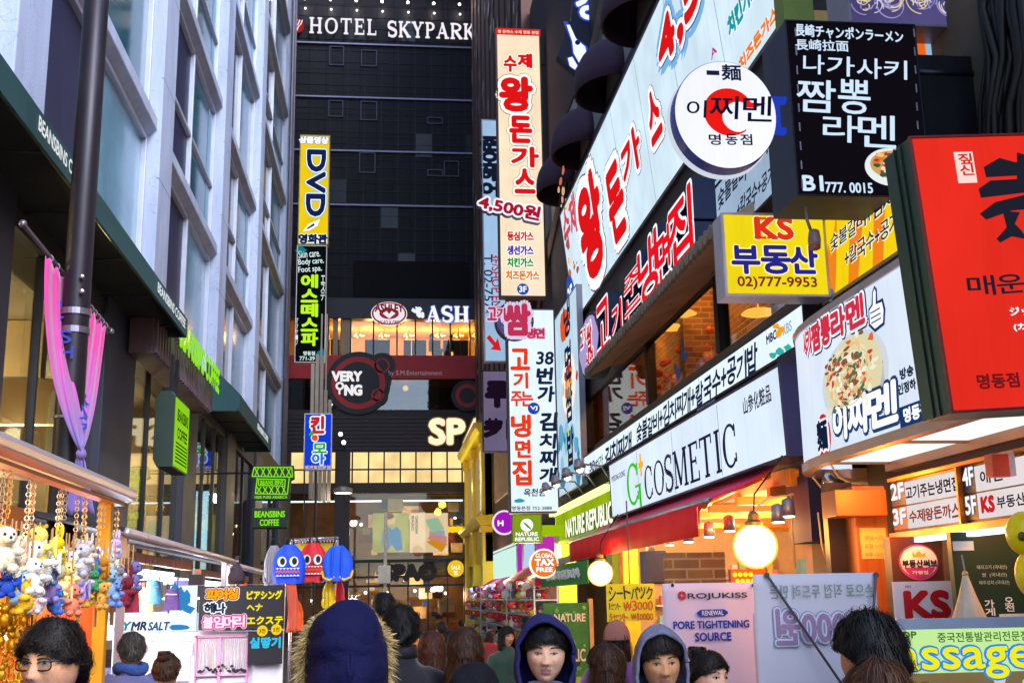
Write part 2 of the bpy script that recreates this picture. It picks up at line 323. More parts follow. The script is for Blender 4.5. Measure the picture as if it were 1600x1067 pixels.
def serif(par, fr, s, bl, tr, m, n=.01, px=True, name='lettering', thick=.17, thin=.06, gap=.12, depth=0, halo=None):
    """roman capitals with serifs, drawn as strokes"""
    (u0, v0), (u1, v1) = (fr.uv(*bl), fr.uv(*tr)) if px else (bl, tr)
    W_ = {'I': .42, 'S': .62, 'E': .66, 'L': .62, 'T': .74, 'P': .68, 'C': .78, 'O': .86, ' ': .55, 'M': 1.0, 'A': .84, 'R': .8, 'K': .82, 'H': .86, 'Y': .8}
    tot = sum(W_.get(c, .75) for c in s)+gap*(len(s)-1); x = 0; polys = []
    def seg(a, b, wd): 
        dx, dy = b[0]-a[0], b[1]-a[1]; l = math.hypot(dx, dy) or 1; nx, ny = -dy/l*wd/2, dx/l*wd/2
        return [(a[0]+nx, a[1]+ny), (b[0]+nx, b[1]+ny), (b[0]-nx, b[1]-ny), (a[0]-nx, a[1]-ny)]
    def arc(cx, cy_, rx, ry, a0, a1, k=18):
        P = []
        for i in range(k):
            q = []
            for j in (i, i+1):
                a = math.radians(a0+(a1-a0)*j/k); t = (thin+(thick-thin)*abs(math.cos(a)))
                q.append(((cx+rx*math.cos(a), cy_+ry*math.sin(a)), (cx+(rx-t)*math.cos(a), cy_+(ry-thin if ry > thin else 0)*math.sin(a))))
            P.append([q[0][0], q[1][0], q[1][1], q[0][1]])
        return P
    for ch in s:
        wd = W_.get(ch, .75); g = []; st = lambda X, y0=0, y1=1, t=thick: (g.append([(X-t/2, y0), (X+t/2, y0), (X+t/2, y1), (X-t/2, y1)]))
        def sf(X, y, t=.3): g.append([(X-t/2, y-thin/2), (X+t/2, y-thin/2), (X+t/2, y+thin/2), (X-t/2, y+thin/2)])
        t2 = thin/2
        def ends(X): sf(X, t2); sf(X, 1-t2)
        if ch == 'I': st(wd/2); ends(wd/2)
        elif ch == 'H':
            for X in (.16, wd-.16): st(X); ends(X)
            g.append(seg((.16, .5), (wd-.16, .5), thin))
        elif ch in 'EL':
            st(.16); ends(.16); g.append(seg((.16, t2), (wd, t2), thin)); g.append(seg((wd-t2, 0), (wd-t2, .25), thin))
            if ch == 'E': g.append(seg((.16, 1-t2), (wd-.04, 1-t2), thin)); g.append(seg((wd-.07, .78), (wd-.07, 1), thin)); g.append(seg((.16, .52), (wd-.16, .52), thin)); g.append(seg((wd-.18, .42), (wd-.18, .62), thin))
        elif ch == 'T': st(wd/2); sf(wd/2, t2); g.append(seg((0, 1-t2), (wd, 1-t2), thin)); g.append(seg((t2, .76), (t2, 1), thin)); g.append(seg((wd-t2, .76), (wd-t2, 1), thin))
        elif ch in 'PR':
            st(.16); ends(.16); g += arc(.3, .74, wd-.32, .26, -90, 90); g.append(seg((.16, 1-t2), (.32, 1-t2), thin)); g.append(seg((.16, .48+t2), (.32, .48+t2), thin))
            if ch == 'R': g.append(seg((.36, .5), (wd-.08, 0.02), thick)); sf(wd-.06, t2, .22)
        elif ch == 'K': st(.16); ends(.16); g.append(seg((.2, .42), (wd-.14, 1), thin*1.2)); sf(wd-.14, 1-t2); g.append(seg((.34, .56), (wd-.1, 0.02), thick)); sf(wd-.1, t2)
        elif ch == 'Y': st(wd/2, 0, .48); sf(wd/2, t2); g.append(seg((.12, 1), (wd/2, .42), thick)); g.append(seg((wd-.12, 1), (wd/2, .42), thin*1.2)); sf(.12, 1-t2); sf(wd-.12, 1-t2)
        elif ch == 'A': g.append(seg((.1, 0), (wd/2, 1), thin*1.2)); g.append(seg((wd-.14, 0), (wd/2-.03, 1), thick)); sf(.1, t2, .26); sf(wd-.12, t2); g.append(seg((.22, .34), (wd-.26, .34), thin))
        elif ch == 'M':
            st(.13, t=thin*1.2); st(wd-.16); ends(wd-.16); sf(.13, t2); sf(.08, 1-t2, .2); g.append(seg((.15, 1), (wd/2-.02, .06), thick)); g.append(seg((wd-.2, 1), (wd/2-.02, .06), thin*1.2))
        elif ch == 'O': g += arc(wd/2, .5, wd/2, .5, 0, 360, 32)
        elif ch == 'C': g += arc(wd/2, .5, wd/2, .5, 42, 318, 28); g.append(seg((wd*.87, .66), (wd*.87, .94), thin)); g.append(seg((wd*.87, .1), (wd*.87, .3), thin))
        elif ch == 'S':
            c = wd/2; pts = [(c+.26*math.cos(math.radians(a)), .74+.24*math.sin(math.radians(a))) for a in range(20, 226, 17)]+[(c-.02, .52)]+[(c+.27*math.cos(math.radians(a)), .26+.24*math.sin(math.radians(a))) for a in range(45, -162, -17)]
            for i in range(len(pts)-1):
                e = math.sin(math.pi*i/(len(pts)-1)); g.append(seg(pts[i], pts[i+1], thin+(thick-thin)*e))
            g.append(seg((wd-.07, .72), (wd-.07, .98), thin)); g.append(seg((.07, .02), (.07, .28), thin))
        for P in g: polys.append([((p[0]+x)/tot, p[1]) for p in P])
        x += wd+gap
    mb = MB(); q = 0
    for P in polys:
        pts = [(u0+a*(u1-u0), v0+b*(v1-v0)) for a, b in P]
        if depth: mb.prism(fr, pts, n-depth+q*.0002, n+q*.0002)
        else: mb.add([fr.p(a, b, n+q*.0002) for a, b in pts], [(0, 1, 2, 3)])
        q += 1
    if halo:
        hb = MB(); r = halo[0]*(v1-v0); q = 0
        for a, c in offs(r, True):
            for P in polys: hb.add([fr.p(u0+x*(u1-u0)+a, v0+y*(v1-v0)+c, n-.006+q*.0003) for x, y in P], [(0, 1, 2, 3)])
            q += 1
        hb.build('letter_outline', halo[1], par)
    return mb.build(name, m, par)
def art(par, fr, polys, m, n=.01, px=True, name='emblem'):
    mb = MB()
    for i, P in enumerate(polys):
        P = [fr.uv(*q) for q in P] if px else P
        mb.add([fr.p(a, b, n+i*.0004) for a, b in P], [tuple(range(len(P)))])
    return mb.build(name, m, par)
def box_sign(name, label, cat, fr, bl, tr, depth, face, case, rim=None, rimw=.03, group=None, px=True, back=None, bev=.006):
    """a light box: case, lit face, frame; its front lies on fr"""
    (u0, v0), (u1, v1) = (fr.uv(*bl), fr.uv(*tr)) if px else (bl, tr)
    t = thing(name, label, cat, fr.p((u0+u1)/2, v0, -depth/2), group)
    MB().fbox(fr, u0, v0, u1, v1, -depth, -.004).build('case', case, t, bev=bev)
    MB().fbox(fr, u0+rimw, v0+rimw, u1-rimw, v1-rimw, -.003, .004).build('face', face, t)
    f = MB()
    for a in ((u0-.004, v0-.004, u1+.004, v0+rimw), (u0-.004, v1-rimw, u1+.004, v1+.004), (u0-.004, v0+rimw, u0+rimw, v1-rimw), (u1-rimw, v0+rimw, u1+.004, v1-rimw)): f.fbox(fr, *a, -.01, .016)
    f.build('frame', rim or case, t, bev=.003)
    BOX[t.name] = (u0, v0, u1, v1)
    return t
def arm(par, a, b, r=.02, m=None): return MB().tube([a, b], r).build('bracket', m or D('#33323a', .4, .8), par, smooth=True)
def blob_poly(c, r, k=10, jit=.25, el=1, rg=rnd):
    return [(c[0]+r*(1+rg.uniform(-jit, jit))*math.cos(2*math.pi*i/k), c[1]+r*el*(1+rg.uniform(-jit, jit))*math.sin(2*math.pi*i/k)) for i in range(k)]
# ================================================================ SETTING
PAVE = brick('#3d3b3d', '#4a4749', '#2a292b', .4, .2, 'XY', .55)
MB().box((-70, -40, -.3), (70, 140, 0)).build('ground', D('#333133', .8), kind='structure', loc=(0, 0, 0))
MB().add([(-4.2, -30, .004), (4.5, -30, .004), (4.5, 54, .004), (-4.2, 54, .004)], [(0, 1, 2, 3)]).build('street', PAVE, kind='structure', loc=(0, 0, 0))
CONC = D('#a8b0c8', .75, 0, .2, 1.2, .25, 25, streak=1.5, spec=.3)
def cracked(m):                                        # hairline cracks and pitting in the concrete
    t = m.node_tree; b = t.nodes['Principled BSDF']; src = b.inputs['Base Color'].links[0].from_socket; tc = t.nodes.new('ShaderNodeTexCoord'); n = t.nodes.new('ShaderNodeTexNoise'); n.inputs['Scale'].default_value = 1.4; n.inputs['Detail'].default_value = 8
    a = t.nodes.new('ShaderNodeMath'); a.operation = 'SUBTRACT'; a.inputs[1].default_value = .5; c = t.nodes.new('ShaderNodeMath'); c.operation = 'ABSOLUTE'; r = t.nodes.new('ShaderNodeMapRange'); r.inputs[2].default_value = .006; r.inputs[3].default_value = .74; r.inputs[4].default_value = 1
    t.links.new(tc.outputs['Object'], n.inputs[0]); t.links.new(n.outputs[0], a.inputs[0]); t.links.new(a.outputs[0], c.inputs[0]); t.links.new(c.outputs[0], r.inputs[0]); x = t.nodes.new('ShaderNodeMix'); x.data_type = 'RGBA'; x.blend_type = 'MULTIPLY'; x.inputs[0].default_value = 1
    t.links.new(src, x.inputs[6]); t.links.new(r.outputs[0], x.inputs[7]); t.links.new(x.outputs[2], b.inputs['Base Color'])
cracked(CONC)
FRAME = D('#b9bccd', .4, .3, .08); NAVY = D('#1b2036', .45, 0, .2, 2, .05); BLACK = D('#0d0d11', .5, 0, .2); DARKM = D('#24242b', .35, .6, .15)
TEALG = D('#245a68', .08, 0, .3, .5, spec=.6); PALEG = D('#7399ad', .15, 0, .25, .6, spec=.5); BLIND = D('#2b2d48', .5, 0, .2, 1, streak=4); DUSKG = D('#1d2733', .08, 0, .3, .6, spec=.7)
CLEAR = glass()
# ---- left: concrete office block over a cafe
XL, XG = -4.2, -4.5
lb = thing('office_building', 'pale concrete office block with deep windows above a dark green cafe front', 'building', (XL-3, 22, 0))
wall = MB(); P_FAR = [-2.5, 5.7, 13.8, 22, 30, 38.2, 49]; PW = 1.2; ZF = [6.75+4*i for i in range(7)]
wall.box((-12, -4, 6.2), (XG-.32, 49, 32))
for yf in P_FAR: wall.box((XG-.3, yf-PW, 6.72), (XL, yf, 32))
fl = fL(0)
for i in range(len(P_FAR)-1):
    y0, y1 = P_FAR[i]+.002, P_FAR[i+1]-PW-.002
    for z in ZF:                                       # sloping sills over a lintel
        prof = [(XG-.3, z+.02), (XG+.04, z), (XL-.08, z-.16), (XL-.08, z-.4), (XG+.04, z-.52), (XG-.3, z-.52)]
        wall.add([(x, y, q) for y in (y0, y1) for x, q in prof], [tuple(range(6)), tuple(range(6, 12))[::-1]]+[(k, (k+1) % 6, 6+(k+1) % 6, 6+k) for k in range(6)])
wall.build('concrete_wall', CONC, lb, bev=.02)
g = MB()                                               # cast joints on the piers
for yf in P_FAR:
    for k in range(14): g.box((XL-.05, yf-PW-.003, 7.4+k*2.0), (XL+.002, yf+.003, 7.412+k*2.0))
g.build('panel_joint', D('#6d6f86', .9), lb)
rw = random.Random(3)
for i in range(len(P_FAR)-1):
    for j, z in enumerate(ZF[:-1]):
        y0, y1, z0, z1 = P_FAR[i], P_FAR[i+1]-PW, z, ZF[j+1]-.52
        f = MB(); fr = fL(XG); ym = y0+(y1-y0)*.5
        for a in ((y0, z0, y0+.09, z1), (y1-.09, z0, y1, z1), (ym-.06, z0, ym+.06, z1), (y0+.09, z1-.09, y1-.09, z1), (y0+.09, z0, y1-.09, z0+.08)): f.fbox(fr, *a, -.05, .06)
        up = j >= 1 and (i+j) % 3 != 0
        if up: f.fbox(fr, y0+.09, z0+1.35, ym-.06, z0+1.44, -.05, .05); f.fbox(fr, ym+.06, z0+1.35, y1-.09, z0+1.44, -.05, .05)
        o = f.build('window', FRAME, lb, bev=.008)
        a = [BLIND, PALEG] if j == 0 else [TEALG, TEALG] if (i+j) % 2 else [BLIND, TEALG]
        if i >= 4: a = [DUSKG, TEALG]
        MB().fbox(fr, y0+.05, z0+.04, ym, z1-.04, -.2, -.04).build('pane', a[0], o)
        MB().fbox(fr, ym, z0+.04, y1-.05, z1-.04, -.2, -.035).build('pane', a[1], o)
        if j and up:
            c = MB(); n = 26                                   # a half drawn curtain edge
            c.surf([[(XG-.028+.006*math.sin(q*1.9), y1-.12-.55*q/n, zz) for q in range(n+1)] for zz in (z0+.1, z1-.12)]); c.build('curtain', PALEG, o, smooth=True)
# cafe: columns, glazing, room behind
fr = fL(-3.98); 
for y0, y1 in ((2.5, 4.2), (10.6, 12.2), (16.4, 18.4), (23.2, 24.7), (29.4, 31), (36, 38), (44, 49)): MB().fbox(fr, y0, 0, y1, 6.2, -.35, .06).build('column', NAVY, lb, bev=.02)
MB().fbox(fr, -4, 5.72, 49, 6.71, -.6, 0).build('fascia_beam', BLACK, lb)
MB().fbox(fr, -4, .004, 49, .5, -.3, 0).build('plinth', BLACK, lb)
for y in (4.9, 7.2, 9.4, 13.6, 15.6, 20, 21.6, 26.2, 27.8, 33.5): MB().fbox(fr, y-.035, .5, y+.035, 5.72, -.12, -.02).build('shopfront_frame', DARKM, lb, bev=.006)
MB().fbox(fr, -4, .5, 44, 5.72, -.075, -.06).build('shopfront_pane', glass('#d5e2e4', .16), lb)
rm = MB(); rm.box((-9.6, -4, .2), (-9.3, 44, 5.9)); rm.box((-9.3, -4, 5.74), (-4.6, 44, 5.9)); rm.box((-9.3, -4, .004), (-4.4, 44, .3)); rm.box((-9.3, 28.9, .3), (-4.6, 29.1, 5.74))
rm.build('cafe_interior', D('#b8a284', .8, 0, .25, .8, h2='#8b7862'), lb)
bk = MB()
for q in range(9): bk.box((-9.28, -2+q*4.4, 1.1+.3*(q % 3)), (-9.2, .3+q*4.4, 2.9+.3*(q % 2)))
bk.build('wall_board', D('#3a342f', .6), lb)
bl_ = MB()
for q in range(6): bl_.box((-8.8, 3+q*4.6, 4.9), (-4.9, 3.25+q*4.6, 5.72))
bl_.build('ceiling_beam', D('#b89a6e', .7), lb)
for y in (8.5, 15.5, 21.5, 27): lamp(lb, (-6.6, y, 4.6), 520, '#ffd9a0', .25, name='cafe_light')
# awnings
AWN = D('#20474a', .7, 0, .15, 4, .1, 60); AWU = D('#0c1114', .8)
def awning_l(y0, y1, xf, zt, zb, xw, zw, label):
    a = MB(); n = 14
    a.prism(Fr((0, 0, 0), (1, 0, 0), (0, 0, 1), (0, 1, 0)), [(xw, zw), (xf, zt), (xf, zb), (xf-.03, zb), (xf-.03, zt-.02), (xw, zw-.04)], y0, y1)
    for y in (y0, y1-.02): a.prism(Fr((0, 0, 0), (1, 0, 0), (0, 0, 1), (0, 1, 0)), [(xw, zb), (xf-.03, zb), (xf-.03, zt-.022), (xw, zw-.042)], y+.001, y+.019)
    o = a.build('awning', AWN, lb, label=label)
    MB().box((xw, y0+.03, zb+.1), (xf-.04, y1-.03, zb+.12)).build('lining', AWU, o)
    r = MB()
    for q in range(int((y1-y0)/1.8)+1):
        y = y0+.2+q*1.8
        if y < y1: r.tube([(xw+.02, y, zb+.05), (xf-.05, y, zb+.04)], .018, 6)
    r.tube([(xf-.04, y0, zb+.03), (xf-.04, y1, zb+.03)], .02, 6); r.build('awning_rib', DARKM, o)
    return o
WT = E('#e8eef2', .9)
aw = awning_l(-2, at(292, 530, x=-3.2).y, -3.2, 6.2, 5.9, -4.15, 6.95, 'long dark teal awning over the near cafe windows')
lettering(aw, fL(-3.2), 'BEANSBINS COFFEE', (at(58, 205, x=-3.2).y, 5.99), (at(131, 310, x=-3.2).y, 6.13), WT, .04, px=False, n=.01)
lettering(aw, fL(-3.2), 'BEANSBINS COFFEE', (16.1, 5.99), (18.4, 6.13), WT, .04, px=False, n=.01)
lettering(aw, fL(-3.2), 'BEANSBINS COFFEE', (5.6, 5.99), (8.4, 6.13), WT, .04, px=False, n=.01)
aw2 = awning_l(at(374, 640, x=-3.2).y, 33, -3.2, 6.2, 5.82, -3.95, 6.95, 'shorter dark teal awning over the far cafe windows')
lettering(aw2, fL(-3.2), 'BEANSBINS COFFEE', (29.3, 5.95), (32, 6.1), WT, .04, px=False, n=.01)
# slatted fascia with green channel letters between the awnings
fs = fL(-3.5); s = MB(); y0, y1 = at(243, 545, x=-3.5).y, at(331, 645, x=-3.5).y
s.fbox(fs, y0, 5.45, y1, 6.02, -.4, -.05)
for q in range(26): s.fbox(fs, y0+.08+q*(y1-y0)/26, 5.47, y0+.2+q*(y1-y0)/26, 6.0, -.048, 0)
so_ = s.build('slatted_fascia', D('#5a4650', .6, 0, .2), lb)
LIME = E('#8ee01c', 1.0)
lettering(so_, fs.off(.12), 'BEANSBINS COFFEE', (y0+1.3, 5.86), (y1-.05, 6.3), LIME, .1, px=False)
m = MB()
for q in range(18): m.tube([fs.p(y0+1.4+q*.25, 5.95, 0), fs.p(y0+1.4+q*.25, 5.95, .12)], .008, 5)
m.build('letter_stud', DARKM, so_)
# service pipes on the building's far end
p = MB()
for q, (y, x) in enumerate(((48.4, -4.1), (48.0, -4.12), (47.5, -4.1), (46.9, -4.08))): p.tube([(x, y, 0), (x, y, 18+q*3), (x-.02, y+.05, 31)], .05+.012*(q % 2), 8)
p.build('drain_pipe', D('#77707e', .5, .3), lb, smooth=True)

# ---- far end: dark hotel tower over a clothes shop
HY = 54.0; H = fC(HY)
hb = thing('hotel_tower', 'dark glass hotel tower over a clothes shop closing the end of the street', 'building', (2, HY+6, 0))
def hu(px): return H.uv(px, 600)[0]
def hv(py, px=610): return H.uv(px, py)[1]
X0, X1 = -7.5, 13
CW = brick('#131117', '#1b1820', '#08070a', .84, 1.2, 'XZ', .5, 0, .03); CW.node_tree.nodes['Principled BSDF'].inputs['Specular IOR Level'].default_value = .12
zA, zB, zC, zD, zE, zF_, zG, zH = hv(468), hv(500), hv(556), hv(592), hv(645), hv(706), hv(754), hv(770)
b = MB()
b.box((X0, HY, zA+.01), (X1, HY+12, 40)); b.build('curtain_wall', CW, hb)
b = MB()
for z in (hv(72), hv(155), hv(238), hv(322)): MB().fbox(H, X0, z-.05, X1, z+.03, 0, .12).build('cornice', D('#6f6a80', .4, .4), hb)
b = MB(); r2 = random.Random(5)
for a in range(22):
    x = X0+.5+a*.84
    b.fbox(H, x-.012, zA+1, x+.012, 40, 0, .035)
for q in range(40): z = zA+1.1+q*.62; b.fbox(H, X0, z-.008, X1, z+.008, 0, .028)
b.build('mullion', D('#0b0a0e', .35, .5), hb)
b = MB()
for q in range(45): x = X0+.53+r2.randrange(22)*.84; z = zA+1.12+r2.randrange(30)*1.24; b.fbox(H, x, z, x+.8, z+1.2, .004, .01+.0001*q, r2.randrange(3))
b.build('glass_panel', [D('#11151c', .2, 0, .2, 1, spec=.25), D('#0d0f14', .25, 0, .2, 1, spec=.2), D('#17131a', .3, 0, .2, 1, spec=.2)], hb, kind='stuff')
b = MB()
for (a0, b0, a1, b1) in ((505, 76, 530, 106), (558, 80, 585, 106), (505, 160, 530, 186), (558, 160, 586, 190), (668, 182, 694, 193), (668, 264, 694, 275), (695, 250, 720, 275), (557, 240, 584, 272)):
    u0, u1, v0, v1 = hu(a0), hu(a1), hv(b1), hv(b0)
    b = MB()
    for z in ((u0, v0, u1, v0+.06), (u0, v1-.06, u1, v1), (u0, v0+.06, u0+.06, v1-.06), (u1-.06, v0+.06, u1, v1-.06)): b.fbox(H, *z, .03, .07)
    b.build('opening_window', D('#272530', .35, .6), hb)
b = MB(); b.fbox(H, hu(550), hv(480), hu(735), hv(408), 0, .06); b.build('plain_panel', D('#0e0c11', .6, 0, .2, 2, spec=.1), hb, bev=.02)
# hotel name and its row of lamps
sg = H.off(.35)
serif(hb, sg, 'HOTEL', (483, 51), (588, 31), E('#f2ecf4', 1.0), thick=.16, depth=.1, name='hotel_letters', gap=.2)
serif(hb, sg, 'SKYPARK', (606, 57), (742, 38), E('#f2ecf4', 1.0), thick=.16, depth=.1, name='hotel_letters', gap=.14)
e = MB(); u, v = sg.uv(463, 40); e.disc(sg, u, v, .36, -.1, 0); em = e.build('hotel_emblem', E('#b0202a', .9), hb)
for q in range(3):
    c = MB(); c.surf([[sg.p(u-.2+.13*q+.26*t+dd, v-.3+.6*t+.06*math.sin(6.28*t), .012) for t in [i/10 for i in range(11)]] for dd in (-.05, .0)]); c.build('emblem_stroke', E('#ffffff', 1), em)
for q in range(8):
    px = 477+q*40; py = 6+q*1.5; a = H.p(*H.uv(px, py), .5)
    t = MB().tube([H.p(*H.uv(px, py-8), 0), a], .025, 6); t.build('lamp_arm', DARKM, hb)
    MB().ball(a, .07, 10, 8).build('sign_lamp', E('#fff2e6', 9), hb)
    MB().ball(H.p(*H.uv(px+1, py+14), .42), .05, 8, 6).build('sign_lamp', E('#eef0ff', 6), hb)
    if q < 7: lamp(hb, a+V((0, -.05, -.12)), 14, '#ffe9d8', .04, name='sign_light')
# restaurant level
b = MB(); b.fbox(H, X0, zB, X1, zA, -.3, .25); b.build('restaurant_fascia', D('#17141d', .4, .2), hb, bev=.02)
rm = MB(); rm.box((X0, HY+4.2, zD+.02), (X1, HY+12, zA)); rm.box((X0, HY+.31, zB+.02), (X1, HY+4.2, zA)); rm.box((X0, HY, zD), (X1, HY+4.2, zC-.001))
rm.build('dining_room', D('#c9a468', .8, 0, .3, .7, h2='#a07a44'), hb)
for x in (-2.2, -.4, 1.0, 3.3, 4.6): MB().box((x, HY+4.05, zC), (x+.5, HY+4.19, zB)).build('room_pilaster', D('#e3c58c', .7), hb)
for px in (512, 532, 547, 583, 620, 649, 676, 704, 735, 765): u = hu(px); MB().fbox(H, u-.035, zC, u+.035, zB, -.12, .04).build('window_mullion', DARKM, hb)
cp = MB(); cp.fbox(H, hu(532), zC, hu(546), zB, .01, .1); cp.fbox(H, hu(519), zC, hu(527), zB, .01, .1); cp.build('cream_panel', D('#9a8468', .7), hb)
MB().fbox(H, X0, zC, X1, zB, -.06, -.045).build('restaurant_pane', glass('#f2ead8', .06), hb)
for px in (560, 600, 640, 690, 720, 750):
    c = H.p(*H.uv(px, 512), -1.7)
    l = MB(); l.tube([c, c+V((0, 0, .5))], .015, 5); l.build('chandelier', DARKM, hb)
    k = MB()
    for q in range(6): k.ball(c+V((.22*math.cos(q), .22*math.sin(q), .03*math.sin(q*2))), .05, 6, 5)
    k.build('chandelier_bulb', E('#ffdf9a', 5), hb)
for px in (530, 580, 630, 680, 730): lamp(hb, H.p(*H.uv(px, 516), -2.0), 90, '#ffd898', .3, name='room_light')
fu = MB(); r2 = random.Random(8)
for px in (575, 588, 602, 637, 650, 661, 684, 700, 716, 728, 522): 
    c = H.p(hu(px), zC, -.8); k = r2.choice((.36, .42))
    fu.box((c.x-k/2, c.y-.03, c.z), (c.x+k/2, c.y+.03, c.z+.95)); fu.box((c.x-k/2, c.y, c.z+.42), (c.x+k/2, c.y+.42, c.z+.48))
fu.build('dining_furniture', D('#1d120c', .6), hb)
# oval and letters of the restaurant
o = H.off(.42); u, v = o.uv(608, 490)
e = MB(); e.disc(o, u, v, .86, -.15, 0, rv=.58, seg=48); ov = e.build('oval_sign', E('#f3e6ea', .95), hb)
e = MB(); e.ring(o, u, v, .74, .82, .006, .02, 48); ov2 = e.mapped(lambda p: V((p.x, p.y, o.O.z+v+(p.z-v)*.67))).build('oval_ring', E('#7c2436', .9), ov)
e = MB(); e.disc(o, u, v, .46, .005, .02, rv=.27, seg=40); e.build('oval_centre', E('#8c2a3c', .9), ov)
lettering(ov, o, 'ASHLEY', (586, 487), (630, 476), E('#7c2436', .9), .08, n=.02)
lettering(ov, o, 'SALAD & GRILL', (590, 507), (627, 501), E('#7c2436', .9), .05, n=.02)
art(ov, o, [[(598, 490), (604, 486), (608, 491), (612, 486), (618, 490), (608, 498)]], E('#f3e6ea', .95), n=.03)
serif(hb, o, 'ASH', (666, 503), (732, 479), E('#f4f6ff', 1.15), thick=.2, depth=.12, name='restaurant_letters', halo=(.05, E('#7d8ee8', .9)))
art(hb, o, [blob_poly(q, 5, 8, .5) for q in ((648, 486), (655, 490), (653, 484), (660, 494))], E('#e8ecff', 1.0), name='leaf_emblem')
# red band and round art
RED = D('#a8262a', .55, 0, .1)
MB().fbox(H, X0, zD, X1, zC-.002, .001, .14).build('red_band', RED, hb)
lettering(hb, H.off(.15), 'by S.M.Entertainment', (607, 588), (691, 579), D('#e5b9b4', .6), .02)
MB().box((X0, HY+2.2, zE+.01), (X1, HY+12, zD)).build('upper_lounge', D('#1c1410', .6), hb)
f = MB(); f.box((X0, HY, zE), (X1, HY+2.2, zE+.15)); f.build('lounge_floor', D('#2a201a', .6), hb)
MB().fbox(H, X0, zE+.15, X1, zD, -.06, -.045).build('lounge_pane', glass('#b9b2a8', .15), hb)
for px in (600, 634): 
    MB().ball(H.p(*H.uv(px, 603), -.6), .14, 12, 8).build('lounge_lamp', E('#ffd23a', 3), hb); lamp(hb, H.p(*H.uv(px, 606), -.9), 6, '#ffb347', .1, name='lounge_light')
fu = MB()
for q in range(40): c = H.p(hu(560+q*3.4), zE+.15, -.5-rnd.random()*1.2); fu.ball(c+V((0, 0, rnd.uniform(0, .35))), rnd.uniform(.08, .2), 7, 5, (1, .6, .5))
fu.build('lounge_seat', D('#8a6a4a', .6, 0, .4, 9, h2='#d8c8a8'), hb, kind='stuff')
fu = MB(); fu.fbox(H, hu(600), zE+.75, hu(656), zE+.8, -.5, -.42); fu.fbox(H, hu(654), zE+.1, hu(656), zE+.8, -.5, -.42); fu.build('lounge_rail', D('#b7b0a8', .4, .4), hb)
q = H.off(.16); dm = D('#15131a', .5); e = MB(); cu, cv = q.uv(560, 598)
e.disc(q, cu, cv, 1.5, -.1, .0, seg=56); e.disc(q, *q.uv(597, 571), .62, -.1, -.003); e.disc(q, *q.uv(590, 617), .5, -.1, -.004); e.disc(q, *q.uv(598, 593), .42, -.1, -.005); 
dd2 = MB().disc(q, *q.uv(730, 618), .75, -.1, 0).build('round_art', dm, hb)
dd = e.build('round_art', dm, hb)
rg_ = MB(); rg_.ring(q, cu, cv, 1.0, 1.26, .004, .012, 56); rg_.ring(q, *q.uv(597, 571), .28, .36, .006, .012, 30); rg_.ring(q, *q.uv(590, 617), .22, .3, .006, .012, 30); MB().ring(q, *q.uv(730, 618), .38, .56, .006, .012, 40).build('art_ring', RED, dd2); rg_.build('art_ring', RED, dd)
WL = E('#f2eef2', .95)
lettering(dd, q, 'VERY', (519, 595), (565, 581), WL, .09, n=.02); lettering(dd, q, 'NG', (539, 617), (565, 602), WL, .09, n=.02)
e = MB(); e.ring(q, *q.uv(531, 603), .1, .2, .02, .03, 20); e.fbox(q, *q.uv(529, 616), *q.uv(532, 608), .02, .03); e.build('microphone_mark', WL, dd)
# shop sign band
b = MB(); b.box((X0, HY-.01, zF_), (X1, HY+4, zE-.002)); b.build('shop_sign_band', D('#241d24', .5, .2), hb)
b = MB()
for k in range(9): z = zF_+.1+k*(zE-zF_-.2)/9; b.fbox(H, X0, z, X1, z+.12, .01, .05)
b.build('band_slat', D('#2b232a', .45, .3), hb)
lettering(hb, H.off(.25), 'SPAO', (672, 693), (808, 655), E('#fbe6bd', 1.15), .07, name='shop_letters', halo=[(.12, E('#8a6a3c', .6))])
# lit grid window
b = MB(); b.box((X0, HY+1.0, zH), (X1, HY+4, zF_-.002)); b.build('shop_upper_wall', D('#3a2c20', .6), hb)
wg = MB()
for px in (530, 552, 577, 601, 626, 650, 674, 698, 721, 746): u = hu(px); wg.fbox(H, u-.035, zG, u+.035, zF_, -.1, .02)
zm = hv(733); wg.fbox(H, X0, zm-.035, X1, zm+.035, -.1, .015); wg.fbox(H, X0, zH, X1, zG, -.3, .1)
wg.build('grid_window', D('#2a2118', .5), hb)
MB().fbox(H, X0, zG, X1, zF_, -.16, -.1).build('lit_pane', E('#ffdc96', 1.05, .2), hb)
# columns of the shop
for a, b_, z, n_ in ((526, 549, zF_-.01, .35), (722, 728, zH, .2), (450, 458, zF_-.01, .2)): MB().fbox(H, hu(a), 0, hu(b_), z, -.3, n_).build('shop_column', D('#231d26', .45, .1), hb, bev=.02)
zI = hv(858); zJ = hv(893); zK = hv(917)
b = MB(); b.box((X0, HY+5, 0), (X1, HY+12, zH)); b.box((X0, HY+.1, zJ+.2), (X1, HY+5, zJ+.5)); b.box((X0, HY, .004), (X1, HY+5, .1)); b.build('shop_interior', D('#8d6a48', .8, 0, .35, .9, h2='#5b4632'), hb)
b = MB()
for z, t_ in ((hv(876), .07), (hv(901), .05), (hv(915), .05)): b.fbox(H, X0, z-t_, X1, z+t_, -.08, .05)
for px in (579, 610, 638, 668, 697): b.fbox(H, hu(px)-.03, .1, hu(px)+.03, hv(876), -.08, .03)
b.build('door_frame', DARKM, hb)
MB().fbox(H, X0, .1, X1, zH, -.07, -.05).build('shop_pane', glass('#f0ece4', .05), hb)
MB().fbox(H, hu(549), hv(892), hu(722), hv(868), -.16, -.12).build('frosted_band', D('#8b8672', .5), hb)
shelf = MB(); r2 = random.Random(11)
